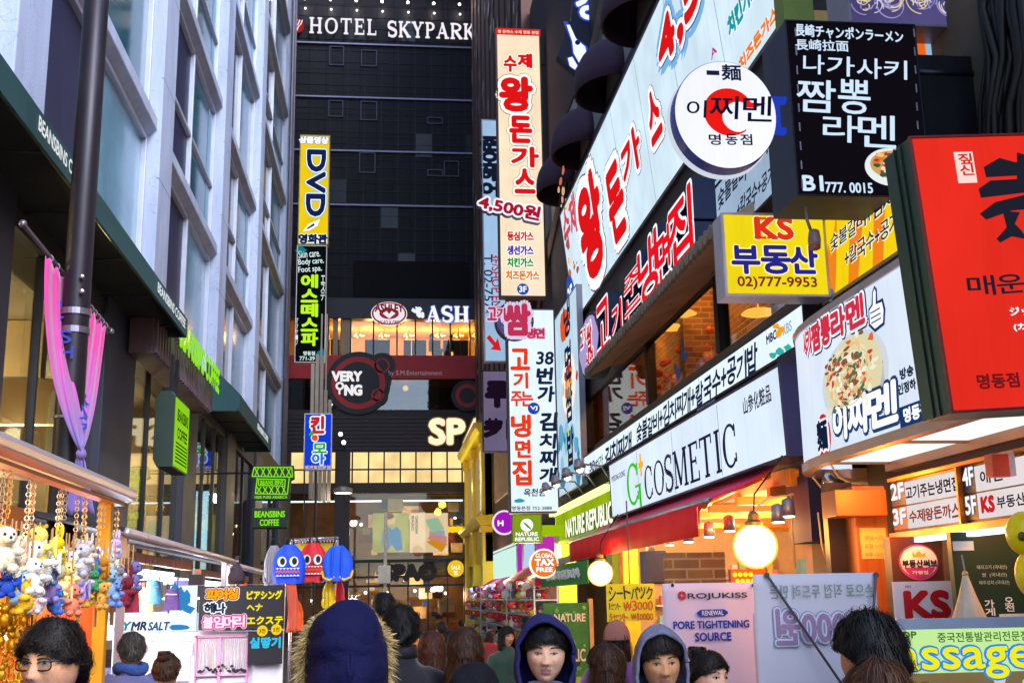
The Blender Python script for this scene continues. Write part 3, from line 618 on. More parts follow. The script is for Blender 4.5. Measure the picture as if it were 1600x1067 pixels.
for q in range(90):
    c = H.p(hu(r2.uniform(552, 722)), r2.uniform(.3, zH-.4), -r2.uniform(1.2, 4.6)); k = r2.uniform(.12, .4)
    shelf.box((c.x-k, c.y-.1, c.z-k*.8), (c.x+k, c.y+.1, c.z+k*.8), r2.randrange(5))
shelf.build('clothes_display', [D('#2a4a86', .8), D('#c9b48c', .8), D('#7a2d2a', .8), D('#46341f', .8), D('#d9d2c4', .8)], hb, kind='stuff')
for px, py, z in ((563, 815, -2), (600, 812, -1.6), (648, 803, -1.2), (690, 803, -1.2), (715, 805, -2), (570, 925, -2), (605, 925, -2.4), (650, 922, -2), (700, 926, -2.2), (633, 905, -1.5)):
    c = H.p(*H.uv(px, py), z); MB().ball(c, .07, 10, 7).build('spot_bulb', E('#ffe9c0', 8), hb)
for px, py, z in ((570, 830, -1.8), (640, 830, -1.6), (700, 830, -1.8), (580, 930, -2.2), (650, 930, -2.2), (705, 930, -2)): lamp(hb, H.p(*H.uv(px, py), z), 75, '#ffd09a', .15, name='shop_light')
yl = MB()
for q in range(4): yl.disc(H.off(-1.0), hu(700+q*8), hv(826), .16, 0, .05)
yl.build('yellow_lamp', E('#ffd21a', 1.4), hb)
PO = H.off(-.3)
def poster(par, fr, a, b, m, nm='poster'): u0, v0 = fr.uv(*a); u1, v1 = fr.uv(*b); return MB().fbox(fr, u0, v0, u1, v1, -.03, 0).build(nm, m, par)
p1_ = poster(hb, PO, (582, 863), (639, 801), E('#b9c06a', 1.0, .35)); p2_ = poster(hb, PO, (640, 863), (700, 801), E('#efd9b8', 1.15, .1))
art(p1_, PO, [[(596, 850), (598, 826), (606, 822), (614, 828), (620, 822), (626, 830), (629, 858), (620, 861), (612, 850), (604, 862)]], E('#3f86c8', 1.0), name='knitwear'); art(p1_, PO, [blob_poly((611, 812), 7, 12, .1, 1.1)], E('#f3cfa4', .85), name='portrait'); art(p1_, PO, [blob_poly((608, 806), 8, 12, .12, .6)], E('#8a3a20', .6), n=.016, name='portrait_hair')
art(p2_, PO, [[(666, 846), (690, 862), (699, 850), (676, 842)]], E('#f0a81e', .9)); art(p2_, PO, [[(668, 842), (698, 850), (698, 838), (672, 834)]], E('#f2a59a', .85), n=.014); art(p2_, PO, [[(670, 834), (696, 838), (694, 828), (672, 828)]], E('#b9c4e6', .85), n=.017); art(p2_, PO, [[(664, 812), (684, 808), (694, 826), (674, 832)]], E('#b6e3c8', .85), n=.02)
lettering(p2_, PO, 'BASIC', (643, 829), (647, 806), E('#3a2c20', .5), .05, mode='r'); lettering(p2_, PO, 'CARDIGAN', (649, 833), (653, 806), E('#3a2c20', .5), .05, mode='r')
lettering(hb, H.off(.02), 'SPAO', (601, 906), (680, 882), D('#17130f', .5), .13, name='door_letters')
u, v = H.uv(712, 888); yd = MB().disc(H.off(.03), u, v, .38, 0, .05).build('yellow_sticker', E('#f2c420', .9), hb)
lettering(yd, H.off(.085), 'SALE', (705, 889), (719, 883), E('#fff6c8', 1), .06, n=.002); lettering(yd, H.off(.085), '%', (709, 898), (715, 891), E('#fff6c8', 1), .06, n=.002)

# ---- right, far: brown tower with flowing inlay
RB = D('#5a3a30', .7, 0, .25, .6, .1, 30, streak=.8)
rb = thing('brown_tower', 'tall brown tower with pale flowing inlay beside the hotel', 'building', (8, 44, 0))
MB().box((4.0, 33.5, 0), (14, 53.9, 9.2)).build('tower_base', RB, rb); MB().box((4.25, 33.5, 9.21), (14, 53.9, 40)).build('tower_wall', RB, rb)
b = MB()
for y in range(34, 54, 2): b.box((4.19, y, 9.21), (4.25, y+.25, 40))
b.build('tower_rib', D('#3e2723', .7), rb)
r2 = random.Random(21); k = MB(); fr = fR(4.18)
for q in range(170):
    u, v = -r2.uniform(34, 53.5), r2.uniform(9.5, 38); h = r2.uniform(.3, 1.1); wd = r2.uniform(.12, .4); sl_ = r2.uniform(-.3, .5)
    k.surf([[fr.p(u-wd*math.sin(3.14*t)*.5+sl_*t, v+h*t, .01), fr.p(u+wd*math.sin(3.14*t)*.5+.02+sl_*t, v+h*t, .01)] for t in [i/8 for i in range(9)]])
k.build('inlay', D('#9a9498', .5), rb, kind='stuff')
lamp(rb, (4.6, 32.6, 7.5), 30, '#ff9a4a', .2, name='wall_light')

# ---- right, middle: restaurant block carrying the large signs
XR = 4.5
rs = thing('restaurant_block', 'brick restaurant block carrying the big pork cutlet sign', 'building', (8, 23, 0))
zW0, zW1 = 4.9, 5.97; yN, yFa = at(1262, 480, x=XR).y, 33.4
BRK = brick('#3b2630', '#2c1c26', '#1a1218', .24, .08, 'YZ')
MB().box((XR, yN, zW1), (XR+.12, yFa, 11.6)).build('middle_wall', D('#3a3138', .7), rs); MB().box((XR+.12, yN, 8.2), (14, yFa, 11.6)).build('floor_slab', D('#3a3138', .7), rs)
MB().box((XR+.05, yN, 11.6), (14, yFa, 13.6)).build('cream_wall', D('#a89e98', .75, 0, .12, 1, .1), rs)
MB().box((XR+.02, yN, 13.6), (14, yFa, 20)).build('upper_wall', BRK, rs)
MB().box((XR, yN, 0), (XR+.3, yFa, zW0), ).build('ground_wall', D('#4a3a34', .8), rs) if False else None
b = MB(); b.box((XR+.02, yN, 3.05), (14, yFa, zW0)); b.build('lintel_wall', D('#5a4c46', .8), rs)
# first floor dining room
rm = MB(); rm.box((XR+1.8, yN, zW0), (14, yFa, 8.19)); rm.build('dining_wall', brick('#a8794a', '#7d5230', '#c9a878', .34, .11, 'YZ'), rs)
rm = MB(); rm.box((XR+.13, yN, 8.0), (XR+1.8, yFa, 8.19)); rm.box((XR+.13, yN-.01, zW0), (XR+1.8, yN+.1, 8.0)); rm.build('dining_ceiling', D('#d6b070', .8), rs)
rm = MB(); rm.box((XR+.9, yN+3.2, zW0), (XR+1.79, yN+3.7, 7.99)); rm.box((XR+1.1, yN+9.2, zW0), (XR+1.79, yN+9.6, 7.99)); rm.build('brick_partition', brick('#a8794a', '#7d5230', '#c9a878', .34, .11, 'XZ'), rs)
fw = fR(XR)
for px in (1127, 1012, 915): u = -at(px, 600, x=XR).y; MB().fbox(fw, u-.09, zW0, u+.09, zW1, -.14, .02).build('window_mullion', D('#1a1416', .5), rs)
MB().fbox(fw, -yFa, zW0, -at(905, 620, x=XR).y-.1, zW1, -.1, .03).build('window_mullion', D('#1a1416', .5), rs)
MB().fbox(fw, -yFa, zW0, -yN, zW1, -.07, -.055).build('dining_pane', glass('#f2e2c4', .1), rs)
for px, py in ((1075, 520), (1030, 545), (1160, 480), (1200, 470), (980, 580), (1110, 500)):
    p_ = at(px, py, x=XR+1.0); lamp(rs, (p_.x, p_.y, 7.3), 50, '#ffd090', .2, name='dining_light')
for px, py in ((1067, 491), (1050, 513), (1185, 490), (1235, 498)):
    c = at(px, py, x=XR+1.0); k = MB(); k.tube([c, (c.x, c.y, 8.0)], .012, 5); k.lathe(c, [(.02, .09), (.2, .05), (.26, 0), (.2, -.02)], 20); k.build('ceiling_lamp', E('#ffcf70', 2.2), rs, smooth=True)
tb = MB(); r2 = random.Random(4)
for q in range(26):
    c = at(r2.uniform(1022, 1112), 560, x=XR+1.55); q_ = at(1060, r2.uniform(545, 600), x=XR+1.55); c.z = q_.z; tb.ball(c, r2.uniform(.06, .13), 8, 6, (1, 1, .8), q % 3)
q_ = at(1065, 603, x=XR+1.55); tb.box((q_.x-.2, at(1120, 600, x=XR+1.55).y, q_.z-.08), (q_.x+.24, at(1015, 600, x=XR+1.55).y, q_.z-.03), 0)
fwm = fR(XR-.005); art(rs, fwm, [[(1066, 532), (1069, 530), (1068, 552), (1075, 548), (1074, 562), (1069, 566), (1070, 556), (1064, 560)], [(1053, 570), (1057, 568), (1060, 582), (1064, 566), (1063, 590), (1058, 594)]], D('#2a4cb0', .5), n=.004, name='window_mark')
tb.build('flower_shelf', [D('#d8621c', .5), D('#c22d1e', .5), D('#e8a838', .5)], rs, kind='stuff')
# row of small half-dome canopies
DOME = D('#4a3142', .75, 0, .2)
for (px, py) in ((880, 292), (907, 232), (950, 145), (1000, 45), (1060, -85), (1150, -260)):
    c = at(px, py, x=XR-.1); k = MB(); R_ = .95; g_ = []
    for i in range(9):
        t = math.pi/2*i/8; g_.append([(XR+.05-.85*R_*math.cos(t)*math.sin(math.pi*j/14), c.y+R_*math.cos(t)*math.cos(math.pi*j/14)*1.0, 11.75+R_*.9*math.sin(t)) for j in range(15)])
    g_.insert(0, [(p[0], p[1], p[2]-.25) for p in g_[0]]); k.surf(g_)
    k.build('dome_canopy', DOME, rs, smooth=True, solid=.03)
k = MB()
for q in range(5): k.tube([(XR-.06-.05*(q % 2), yFa-.2, 9.0+q*.09), (XR-.06, yFa-1.5, 10.2+q*.09), (XR-.03, yN+4, 15.5+q*.12)], .02+.008*(q % 3), 6)
k.build('wall_cable', D('#8a7266', .6), rs)

# ---- right, near: old house with the noodle signs
rn = thing('noodle_house', 'near brown shop house hung with noodle signs and cables', 'building', (8, 5, 0))
WOOD = D('#7a4420', .5, 0, .35, 1.5, .1, 30, streak=5, h2='#c07030')
MB().box((XR+.8, -3, 4.3), (14, yN-.02, 12)).build('upper_wall', D('#5f5348', .85, 0, .25, .8, .2), rn)
MB().box((XR+.5, -3, 0), (14, yN-.02, 4.29)).build('ground_wall', D('#38241a', .7, 0, .2), rn)
OLIVE = D('#76863a', .55, 0, .12)
m = MB(); F = fC(11.2); a, b = F.uv(1232, 110), F.uv(1264, -80); m.fbox(F, a[0], a[1], b[0], b[1]+2, -.3, 0); m.build('olive_beam', OLIVE, rn, bev=.01)
m = MB(); F = fC(11.6); a, b = F.uv(1264, 80), F.uv(1330, 30); m.fbox(F, a[0], a[1], b[0], b[1]+3, -.3, 0); m.build('olive_beam', OLIVE, rn, bev=.01)
m = MB(); F = fC(9.75); a, b = F.uv(1490, 90), F.uv(1524, 42); m.fbox(F, a[0], a[1], b[0]+.3, b[1], -.2, 0); m.build('olive_beam', OLIVE, rn, bev=.01)
MB().box((3.99, 35.0, 5.0), (3.995, 41.8, 7.6)).build('lit_window', E('#b89a70', .8, .3), rb)
m = MB()
for q in range(40): m.box((3.94, 35.1+q*.166, 5.05), (3.96+.02*(q % 2), 35.2+q*.166, 7.55))
m.build('window_curtain', D('#c8aa84', .8), rb)
# ================================================================ SIGNS
def fRt(x, z0, t): return Fr((x, 0, z0), (0, -1, 0), (-math.sin(t), 0, math.cos(t)), (-math.cos(t), 0, -math.sin(t)))
WH = '#e6f2fc'; ALU = D('#9c98a6', .4, .6, .1); DKC = D('#2b2731', .5, .3, .15); NAVYC = D('#1d2440', .45, .2, .12)
RED_ = E('#e01418', .95); REDD = E('#c8142a', .9); BLK = E('#15203a', .7); WHT = E('#ffffff', 1.05); INK = E('#1a2a4c', .7)
# --- big pork cutlet sign, leaning out over the street
F = fRt(4.45, 7.9, .11)
a, b = F.uv(899, 505), (F.uv(1226, 18)[0], F.uv(1028, 2)[1])
bs = box_sign('cutlet_sign', 'huge pale blue lit sign with red Korean letters running up the brick block', 'sign', F, a, b, .3, E('#d4eaf8', 1.0, .1, True), D('#6a5e66', .5), px=False, rimw=.05)
OUT = E('#5a6a86', .7)
def big(ch, L, R, B, T, c=None, bb=.12, halo=True): lettering(bs, F, ch, *q4(F, L, R, B, T), c or RED_, bb*.55, px=False, halo=[(.2, E('#f3fbff', 1.1)), (.222, OUT)] if halo else ())
big('왕', (913, 400), (943, 350), (936, 418), (924, 272)); big('돈', (949, 300), (974, 300), (963, 378), (959, 262))
big('가', (972, 252), (1000, 220), (989, 276), (989, 205)); big('스', (1014, 180), (1037, 204), (1022, 226), (1017, 150))
big('수제', (878, 340), (902, 340), (893, 380), (880, 335), E('#d8485a', .9), .08, False)
hl = [(.2, E('#f3fbff', 1.1)), (.23, E('#1d3f86', .8)), (.4, E('#7cb8ee', .9))]
(u0, v0), (u1, v1) = q4(F, (1037, 90), (1062, 20), (1043, 116), (1043, 36)); uw = u1-u0
lettering(bs, F, '4,500', (u0, v0), (u0+uw*3.9, v1), RED_, .08, px=False, halo=hl, n=.05)
lettering(bs, F, '원', (u0+uw*4.2, v0), (u0+uw*5.2, v1), RED_, .08, px=False, halo=hl, n=.05)
lettering(bs, F, '치즈돈가스', *q4(F, (1155, 90), (1217, 20), (1168, 100), (1212, 10)), E('#f07818', 1), .09, px=False, halo=[(.13, E('#f6fcff', 1.1))])
lettering(bs, F, '치킨가스', *q4(F, (1141, 50), (1190, 0), (1147, 52), (1150, 12)), E('#149aa4', .95), .09, px=False, halo=[(.13, E('#f6fcff', 1.1))])
lettering(bs, F, 'A', *q4(F, (1110, 80), (1121, 80), (1115, 91), (1115, 75)), E('#c82a8c', .95), .04, px=False)
u, v = F.uv(893, 464); c3 = MB().disc(F, u, v, .52, .005, .012).build('floor_badge', E('#2a58c8', .9), bs); lettering(c3, F, '3F', (u-.3, v-.25), (u+.3, v+.25), WHT, .05, px=False, n=.016)
fp = MB()
r2 = random.Random(31)
for q in range(26): fp.prism(F, blob_poly((a[0]+r2.uniform(.1, 1.2), a[1]+r2.uniform(.9, 3.4)), r2.uniform(.06, .2), 9, .3, .5), .004, .0055+q*.0002, q % 4)
fp.build('menu_photo', [E('#e8b48c', .85), E('#d87858', .8), E('#f2dcc0', .95), E('#b0683c', .7)], bs)
def seams(t, F, step):
    u0, v0, u1, v1 = BOX[t.name]; n = int((u1-u0)/step)
    for k in range(1, n+1): u = u0+(u1-u0)*k/(n+1); MB().fbox(F, u-.006, v0+.05, u+.006, v1-.05, .002, .0055).build('panel_seam', D('#8a98a8', .5), t)
seams(bs, F, 2.4)
# --- ledge with roof tile ends and built-up letters
LX = 3.72; y0, y1 = at(1120, 398, x=LX).y, at(915, 600, x=LX).y
lg = thing('tile_ledge', 'sloping eave with round tile ends under the built-up red letters', 'eave', (4.1, (y0+y1)/2, 5.7))
m = MB(); m.prism(Fr((0, 0, 0), (1, 0, 0), (0, 0, 1), (0, 1, 0)), [(4.49, 5.975), (LX+.03, 5.7), (LX+.03, 5.8), (4.49, 6.3)], y0, y1); m.build('soffit', D('#b39a80', .7, 0, .3, 1), lg)
m = MB(); n_ = int((y1-y0)/.21)
for q in range(n_): m.disc(fR(LX+.02), -(y0+.1+q*.21), 5.75, .085, 0, .06, 12)
m.build('tile_end', D('#7d7468', .7, 0, .3, 8), lg)
FL_ = fR(3.86); ls = thing('built_up_letters', 'row of red built-up Korean letters with dark blue sides on the tiled eave', 'sign', (4.1, (y0+y1)/2, 6.15))
MB().fbox(fR(4.42), -y1, 6.36, -y0, 7.62, -.06, 0).build('backing_board', D('#3c3840', .6), ls)
bk = MB()
for u, v, h in ((y1-2, 6.3, .5), (y0+4, 6.3, .6), (y0+2, 6.3, .7)): bk.fbox(fR(4.3), -u-.5, v, -u+.5, v+h, -.08, 0)
bk.build('light_panel', E('#9cc4e8', .8), ls)
RW = E('#e61222', 1.0); hw = [(.085, E('#f6f8ff', 1.1))]
def bul(ch, L, R, B, T, mode='h', rot=0): lettering(ls, FL_, ch, *q4(FL_, L, R, B, T), RW, .035, px=False, halo=hw, mode=mode, depth=.3, side=D('#1c2a4e', .45), rot=rot)
bul('고', (932, 500), (953, 500), (950, 544), (944, 470)); bul('기', (957, 500), (973, 500), (971, 518), (965, 474)); bul('주는', (976, 460), (1002, 460), (995, 493), (983, 430), 'v')
bul('냉', (998, 420), (1029, 420), (1023, 462), (1013, 374)); bul('면', (1028, 400), (1049, 400), (1046, 436), (1037, 362)); bul('집', (1045, 350), (1083, 350), (1073, 405), (1064, 308))
u, v = FL_.uv(920, 540); m = MB(); m.prism(FL_, [(u+1.05*math.cos(q*.2618)*(1+.06*math.cos(q*1.57)), v+.62*math.sin(q*.2618)) for q in range(24)], -.3, .0); pb = m.build('round_badge', D('#232a52', .5), ls)
m = MB(); m.prism(FL_.off(.004), [(u+.97*math.cos(q*.2618)*(1+.06*math.cos(q*1.57)), v+.55*math.sin(q*.2618)) for q in range(24)], -.002, .01); m.build('badge_face', E('#b7a8e2', .8), pb)
for ch, du, dv, s_ in (('고', -.55, .25, .32), ('기', -.2, .27, .28), ('쌈', .25, .1, .5), ('냉', .05, -.3, .3), ('면', .45, -.32, .3)): lettering(pb, FL_, ch, (u+du-s_/2, v+dv-s_/2), (u+du+s_/2, v+dv+s_/2), REDD, .06, px=False, n=.03, halo=[(.16, WHT)])
# --- pale strip sign of the noodle restaurant, and panel right of the letters
F = fR(4.3); r2 = random.Random(2)
st = box_sign('menu_strip_sign', 'long white strip sign listing dishes in brush letters below the dining windows', 'sign', F, *q4(F, (903, 720), (1258, 500), (955, 721), (1255, 471)), .2, E('#e3f3fa', 1.05, .06, True), DKC, px=False)
BR = E('#1b2b50', .7)
lettering(st, F, '숯불갈비+김치찌개+칼국수+공기밥', *q4(F, (995, 680), (1184, 560), (1178, 581), (1178, 538)), BR, .035, px=False, shear=.18, jit=.12)
lettering(st, F, '38번가', *q4(F, (921, 720), (943, 720), (930, 733), (930, 718)), BR, .03, px=False, shear=.2, jit=.1); lettering(st, F, '김치찌개', *q4(F, (945, 700), (987, 690), (970, 715), (970, 684)), BR, .05, px=False, shear=.2, jit=.1)
lettering(st, F, 'MBC', *q4(F, (1198, 520), (1214, 520), (1206, 534), (1206, 520)), E('#20336a', .8), .06, px=False); lettering(st, F, 'KBS', *q4(F, (1224, 510), (1238, 510), (1232, 520), (1232, 504)), E('#9ab8d8', .8), .03, px=False)
art(st, F, [blob_poly(q, 5, 7, .5) for q in ((1214, 510), (1218, 522), (1222, 514))], E('#f0a020', 1)); art(st, F, [blob_poly(q, 6, 9, .4) for q in ((1210, 556), (1220, 550), (1232, 544))], E('#2fb8a8', .9))
lettering(st, F, 'mbc+hot', *q4(F, (1090, 636), (1118, 620), (1104, 637), (1104, 629)), E('#6a7ab0', .8), .02, px=False)
seams(st, F, 2.2)
F = fR(4.2)
sp = box_sign('blue_menu_panel', 'pale blue panel with two lines of brush letters behind the round sign', 'sign', F, *q4(F, (1084, 330), (1221, 300), (1118, 400), (1160, 240)), .2, E('#b3cdea', .75, .15), DKC, px=False)
lettering(sp, F, '숯불갈비+김치찌개', *q4(F, (1122, 320), (1232, 240), (1124, 327), (1124, 297)), E('#2a3450', .6), .03, px=False, shear=.2, jit=.12)
lettering(sp, F, '+칼국수+공기밥', *q4(F, (1152, 340), (1220, 260), (1157, 340), (1157, 312)), E('#2a3450', .6), .03, px=False, shear=.2, jit=.12)
# --- cosmetics shop box sign
F = fRt(3.95, 3.0, .03)
cs = box_sign('cosmetics_sign', 'long white box sign with thin roman capitals and a green G over the red awning', 'sign', F, *q4(F, (954, 760), (1226, 650), (1000, 795), (1100, 638)), .32, E('#d9e8f8', 1.05, .07, True), D('#2c2a58', .45, .3), px=False, rim=D('#3a3556', .4, .5), rimw=.025)
serif(cs, F, 'COSMETIC', *q4(F, (1008, 750), (1157, 690), (1148, 731), (1148, 659)), E('#2a2c4c', .6), px=False, gap=.1, thick=.15, thin=.07)
serif(cs, F, 'C', *q4(F, (980, 750), (1000, 750), (990, 790), (990, 722)), E('#3cc81c', .95), px=False, thick=.14, thin=.08)
(uu, vv), (uw, vw) = q4(F, (992, 740), (1001, 740), (996, 789), (996, 757)); MB().fbox(F, uu, vw-.04, uw, vw, .008, .012).build('lettering', E('#3cc81c', .95), cs); MB().fbox(F, uw-.14, vv-.05, uw-.02, vw-.041, .008, .012).build('lettering', E('#3cc81c', .95), cs)
u, v = F.uv(1002, 726); m = MB(); m.fbox(F, u-.05, v-.17, u+.05, v+.17, .008, .012); m.fbox(F, u-.15, v-.045, u-.051, v+.045, .008, .012); m.fbox(F, u+.051, v-.045, u+.15, v+.045, .008, .012); m.build('plus_mark', E('#f2b418', 1), cs)
lettering(cs, F, 'MYEONG-DONG', *q4(F, (956, 740), (977, 735), (965, 749), (965, 740)), E('#3a4a86', .7), .02, px=False); lettering(cs, F, '山參化粧品', *q4(F, (1161, 620), (1206, 620), (1184, 638), (1184, 610)), E('#3a3c56', .6), .02, px=False)
seams(cs, F, 2.4)
# --- lime shop fascia
LG = '#b6d21e'; F = fR(4.1)
nf = box_sign('lime_shop_fascia', 'lime green shop fascia with white raised letters left of the cosmetics sign', 'sign', F, *q4(F, (868, 800), (958, 790), (885, 846), (953, 752)), .4, E('#a9c81c', .75, .2, True), D('#9cbc14', .5), px=False, rim=D('#c2dc3a', .4), rimw=.06)
lettering(nf, F, 'NATURE REPUBLIC', *q4(F, (888, 820), (962, 800), (920, 829), (920, 800)), E('#ffffe8', 1.15), .05, px=False, n=.06, depth=.05, side=D('#8aa818', .5))
m = MB(); v1_ = BOX[nf.name][3]; m.fbox(F, BOX[nf.name][0], v1_-.17, BOX[nf.name][2], v1_-.07, .02, .16); m.build('light_trough', E('#f4ff9c', 1.5, 0, True), nf)
for q in range(5):
    a = F.p(BOX[nf.name][0]+.6+q*1.5, v1_+.02, -.1); t = thing('arm_spotlight', ['first', 'second', 'third', 'fourth', 'fifth'][q]+' arm spotlight from the left above the lime shop fascia', 'spotlight', a, 'arm spotlights over the lime fascia')
    e_ = a+V((-.62, 0, .34)); MB().tube([a, a+V((-.2, 0, .3)), e_], .02, 6).build('arm', ALU, t, smooth=True); k = MB(); k.lathe(e_, [(.05, .1), (.09, .02), (.12, -.1)], 14, ax=(-.3, 0, 1)); k.build('shade', ALU, t, smooth=True)
    MB().ball(e_+V((.02, 0, -.1)), .07, 10, 6).build('bulb', E('#f6f6ff', 4), t)
# --- helper for signs that stick out over the street and face the viewer
def stick(name, label, y, bl, tr, depth, face, case, **kw):
    lean = kw.pop('lean', 0); p_ = ((bl[0]+tr[0])/2, (bl[1]+tr[1])/2); F = fY(*p_, y, 0, lean)
    t = box_sign(name, label, 'sign', F, bl, tr, depth, face, case, **kw)
    u0, v0, u1, v1 = BOX[t.name]
    return t, F
CREAM = E('#fbe4c4', 1.0, .08, True)
ws, F = stick('tall_cutlet_sign', 'tall cream lit sign with red Korean letters and a tilted price in front', 30.2, (781, 464), (844, 47), .35, CREAM, D('#6a4a3a', .5), rimw=.04)
u0, v0, u1, v1 = BOX[ws.name]
MB().fbox(F, u0, v1-.2, u1, v1-.004, .003, .022).build('red_header', E('#e0261c', .95), ws); lettering(ws, F, '왕 돈까스 수제 명동 본점', (u0+.06, v1-.16), (u1-.06, v1-.06), E('#ffe8d0', 1), .02, px=False, n=.026)
for ch, L, R, B, T in (('수', 786, 806, 112, 87), ('제', 808, 830, 106, 84), ('왕', 781, 829, 172, 122), ('돈', 796, 829, 222, 182), ('가', 798, 840, 260, 230), ('스', 804, 834, 301, 264)):
    lettering(ws, F, ch, (L+2, B), (R, T+2), RED_, .065, halo=[(.16, E('#fff8ea', 1.1)), (.182, E('#8a6c58', .7))])
for s, y, c in (('등심가스', 369, '#d82820'), ('생선가스', 391, '#5a3ac0'), ('치킨가스', 410, '#1f9a3c'), ('치즈돈가스', 430, '#f07a1c')): lettering(ws, F, s, (793 if len(s) == 4 else 791, y+7), (833 if len(s) == 4 else 842, y-6), E(c, .95), .07, halo=[(.17, E('#fffdf4', 1.1))])
u, v = F.uv(817, 452); m = MB().disc(F, u, v, .16, .004, .012).build('floor_badge', E('#1c4ec2', .9), ws); lettering(m, F, '3F', (u-.1, v-.08), (u+.1, v+.08), WHT, .05, px=False, n=.016)
f2 = Fr(F.p(*F.uv(794, 332), .35), Matrix.Rotation(.2, 3, 'Y') @ F.U, Matrix.Rotation(.2, 3, 'Y') @ F.W, F.N)
lettering(ws, f2, '4,500원', (-.84, -.2), (.84, .2), E('#b4142c', .9), .07, px=False, halo=[(.24, E('#eef2ff', 1.05))], depth=.22, side=D('#2c4c9a', .5))
arm(ws, F.p(u1, v0+1.2, -.2), F.p(u1+.5, v0+1.2, -.2), .03); arm(ws, F.p(u1, v1-1, -.2), F.p(u1+.5, v1-1, -.2), .03)
jh, F = stick('hair_salon_sign', 'narrow pale blue sign with stacked dark letters partly behind the tall cream sign', 32.5, (757, 560), (786, 188), .3, E('#a9cdf2', .85, .1), ALU)
lettering(jh, F, '준오헤어', (752, 308), (778, 214), E('#1a2236', .6), .09, mode='v', gap=.12)
lettering(jh, F, '3F/SHOP ENTRANCE', (770, 545), (781, 398), E('#b0283c', .8), .02, mode='r'); lettering(jh, F, 'T. 02-757-0', (757, 500), (769, 398), E('#2a3a5c', .6), .02, mode='r')
jc, F = stick('arrow_sign', 'small pale sign with a red arrow below the hair salon sign', 31.6, (757, 565), (790, 488), .25, E('#a6c8ea', .8), ALU)
art(jc, F, [[(760, 528), (765, 523), (774, 535), (778, 528), (783, 548), (766, 546), (771, 541)]], E('#d8202c', .9))
kk, F = stick('mauve_cookie_sign', 'mauve sign with two dark Korean letters above the yellow shop front', 34, (755, 706), (800, 579), .3, E('#8f82aa', .5, .1), D('#4a4058', .5))
PUR = E('#2e1c34', .35); lettering(kk, F, '쿠', (761, 634), (792, 598), PUR, .1); lettering(kk, F, '키', (757, 686), (798, 656), PUR, .1)
m = MB()
for px in (765, 775): m.disc(F, *F.uv(px, 655), .045, .006, .012, 12)
m.build('letter_dots', PUR, kk)
ns, F = stick('noodle_board', 'tall white lit board with red and blue columns of Korean letters under a purple badge', 26.4, (797, 801), (866, 483), .4, E('#e2f2fa', 1.05, .05, True), D('#4a4450', .5), rimw=.03)
RO = E('#ea3a18', 1.0)
for s, L, R, T, B in (('고', 799, 826, 546, 577), ('기', 803, 824, 583, 606), ('주', 799, 815, 612, 634), ('는', 815, 832, 612, 634), ('냉', 800, 828, 649, 682), ('면', 806, 828, 688, 714), ('집', 802, 829, 720, 757)): lettering(ns, F, s, (L, B), (R, T), RO, .05)
for s, L, R, T, B in (('38', 838, 863, 550, 569), ('번', 838, 861, 575, 599), ('가', 840, 864, 604, 627), ('김', 843, 867, 645, 672), ('치', 843, 866, 678, 700), ('찌', 843, 866, 704, 727), ('개', 843, 867, 731, 753)): lettering(ns, F, s, (L, B), (R, T), BR, .055, shear=.12)
lettering(ns, F, '옥천원', (818, 775), (851, 763), BR, .03, shear=.1); lettering(ns, F, '명동본점 752-3888', (800, 797), (862, 790), E('#20406a', .8), .03)
art(ns, F, [blob_poly((811, 782), 8, 12, .2, .4)], E('#2fa0b8', .9)); u, v = F.uv(834, 638); m = MB().disc(F, u, v, .14, .004, .012).build('round_mark', E('#2448b4', .9), ns); lettering(m, F, 'VJ', (u-.08, v-.05), (u+.08, v+.05), WHT, .05, px=False, n=.016)
u, v = F.uv(803, 503); m = MB(); m.disc(F, u, v, .46, -.1, .12, 44, rv=.48); bd = m.build('purple_badge', D('#2b2448', .5), ns); m = MB(); m.disc(F.off(.12), u, v, .42, .0, .012, 44, rv=.44); m.build('badge_face', E('#6a5a9c', .6), bd)
m = MB()
for q in range(14): m.fbox(F.off(.134), u-.36*math.cos(q*.45), v-.38*math.sin(q*.45)-.01, u-.34*math.cos(q*.45)+.12, v-.38*math.sin(q*.45)+.01, 0, .002)
m.build('badge_stroke', E('#9484c2', .6), bd)
PK = E('#c8345c', .85); hp = [(.2, E('#e2d2ee', .9))]
for s, L, R, T, B in (('고', 762, 775, 481, 500), ('기', 777, 789, 482, 498), ('쌈', 790, 826, 477, 522), ('냉', 822, 836, 514, 528), ('면', 837, 850, 514, 528)): lettering(bd, F.off(.14), s, (L, B), (R, T), PK, .07, halo=hp)
# food banner on the wall behind
F = fR(4.25); ff = box_sign('food_photo_banner', 'tall pale banner of food photos on the wall behind the noodle board', 'sign', F, *q4(F, (866, 600), (906, 600), (885, 772), (885, 470)), .12, E('#c6e2f4', .9, .1), ALU, px=False)
u0, v0, u1, v1 = BOX[ff.name]; um = (u0+u1)/2; r2 = random.Random(9); m = MB()
m.disc(F, um+.4, v1-2.0, 1.0, .006, .012, 30, rv=.75); m.build('bowl', E('#f6ece0', 1), ff); m = MB()
for q in range(36): m.prism(F, blob_poly((um+.4+r2.gauss(0, .35), v1-2.0+r2.gauss(0, .3)), r2.uniform(.1, .22), 8, .3), .013, .0135+q*.0003, q % 4)
m.build('food', [E('#e87a30', .9), E('#f2b860', .9), E('#d8d0b0', .9), E('#c4382c', .8)], ff); m = MB()
for q in range(22): m.prism(F, blob_poly((r2.uniform(u0+.3, u1-.3), r2.uniform(v0+.3, v1-3)), r2.uniform(.15, .4), 9, .4, .7), .006, .0065+q*.0003, q % 4)
m.build('leaf_print', [E('#68b4d8', .8), E('#e8d23a', .9), E('#8ac8e4', .9), E('#4a9ac0', .7)], ff)
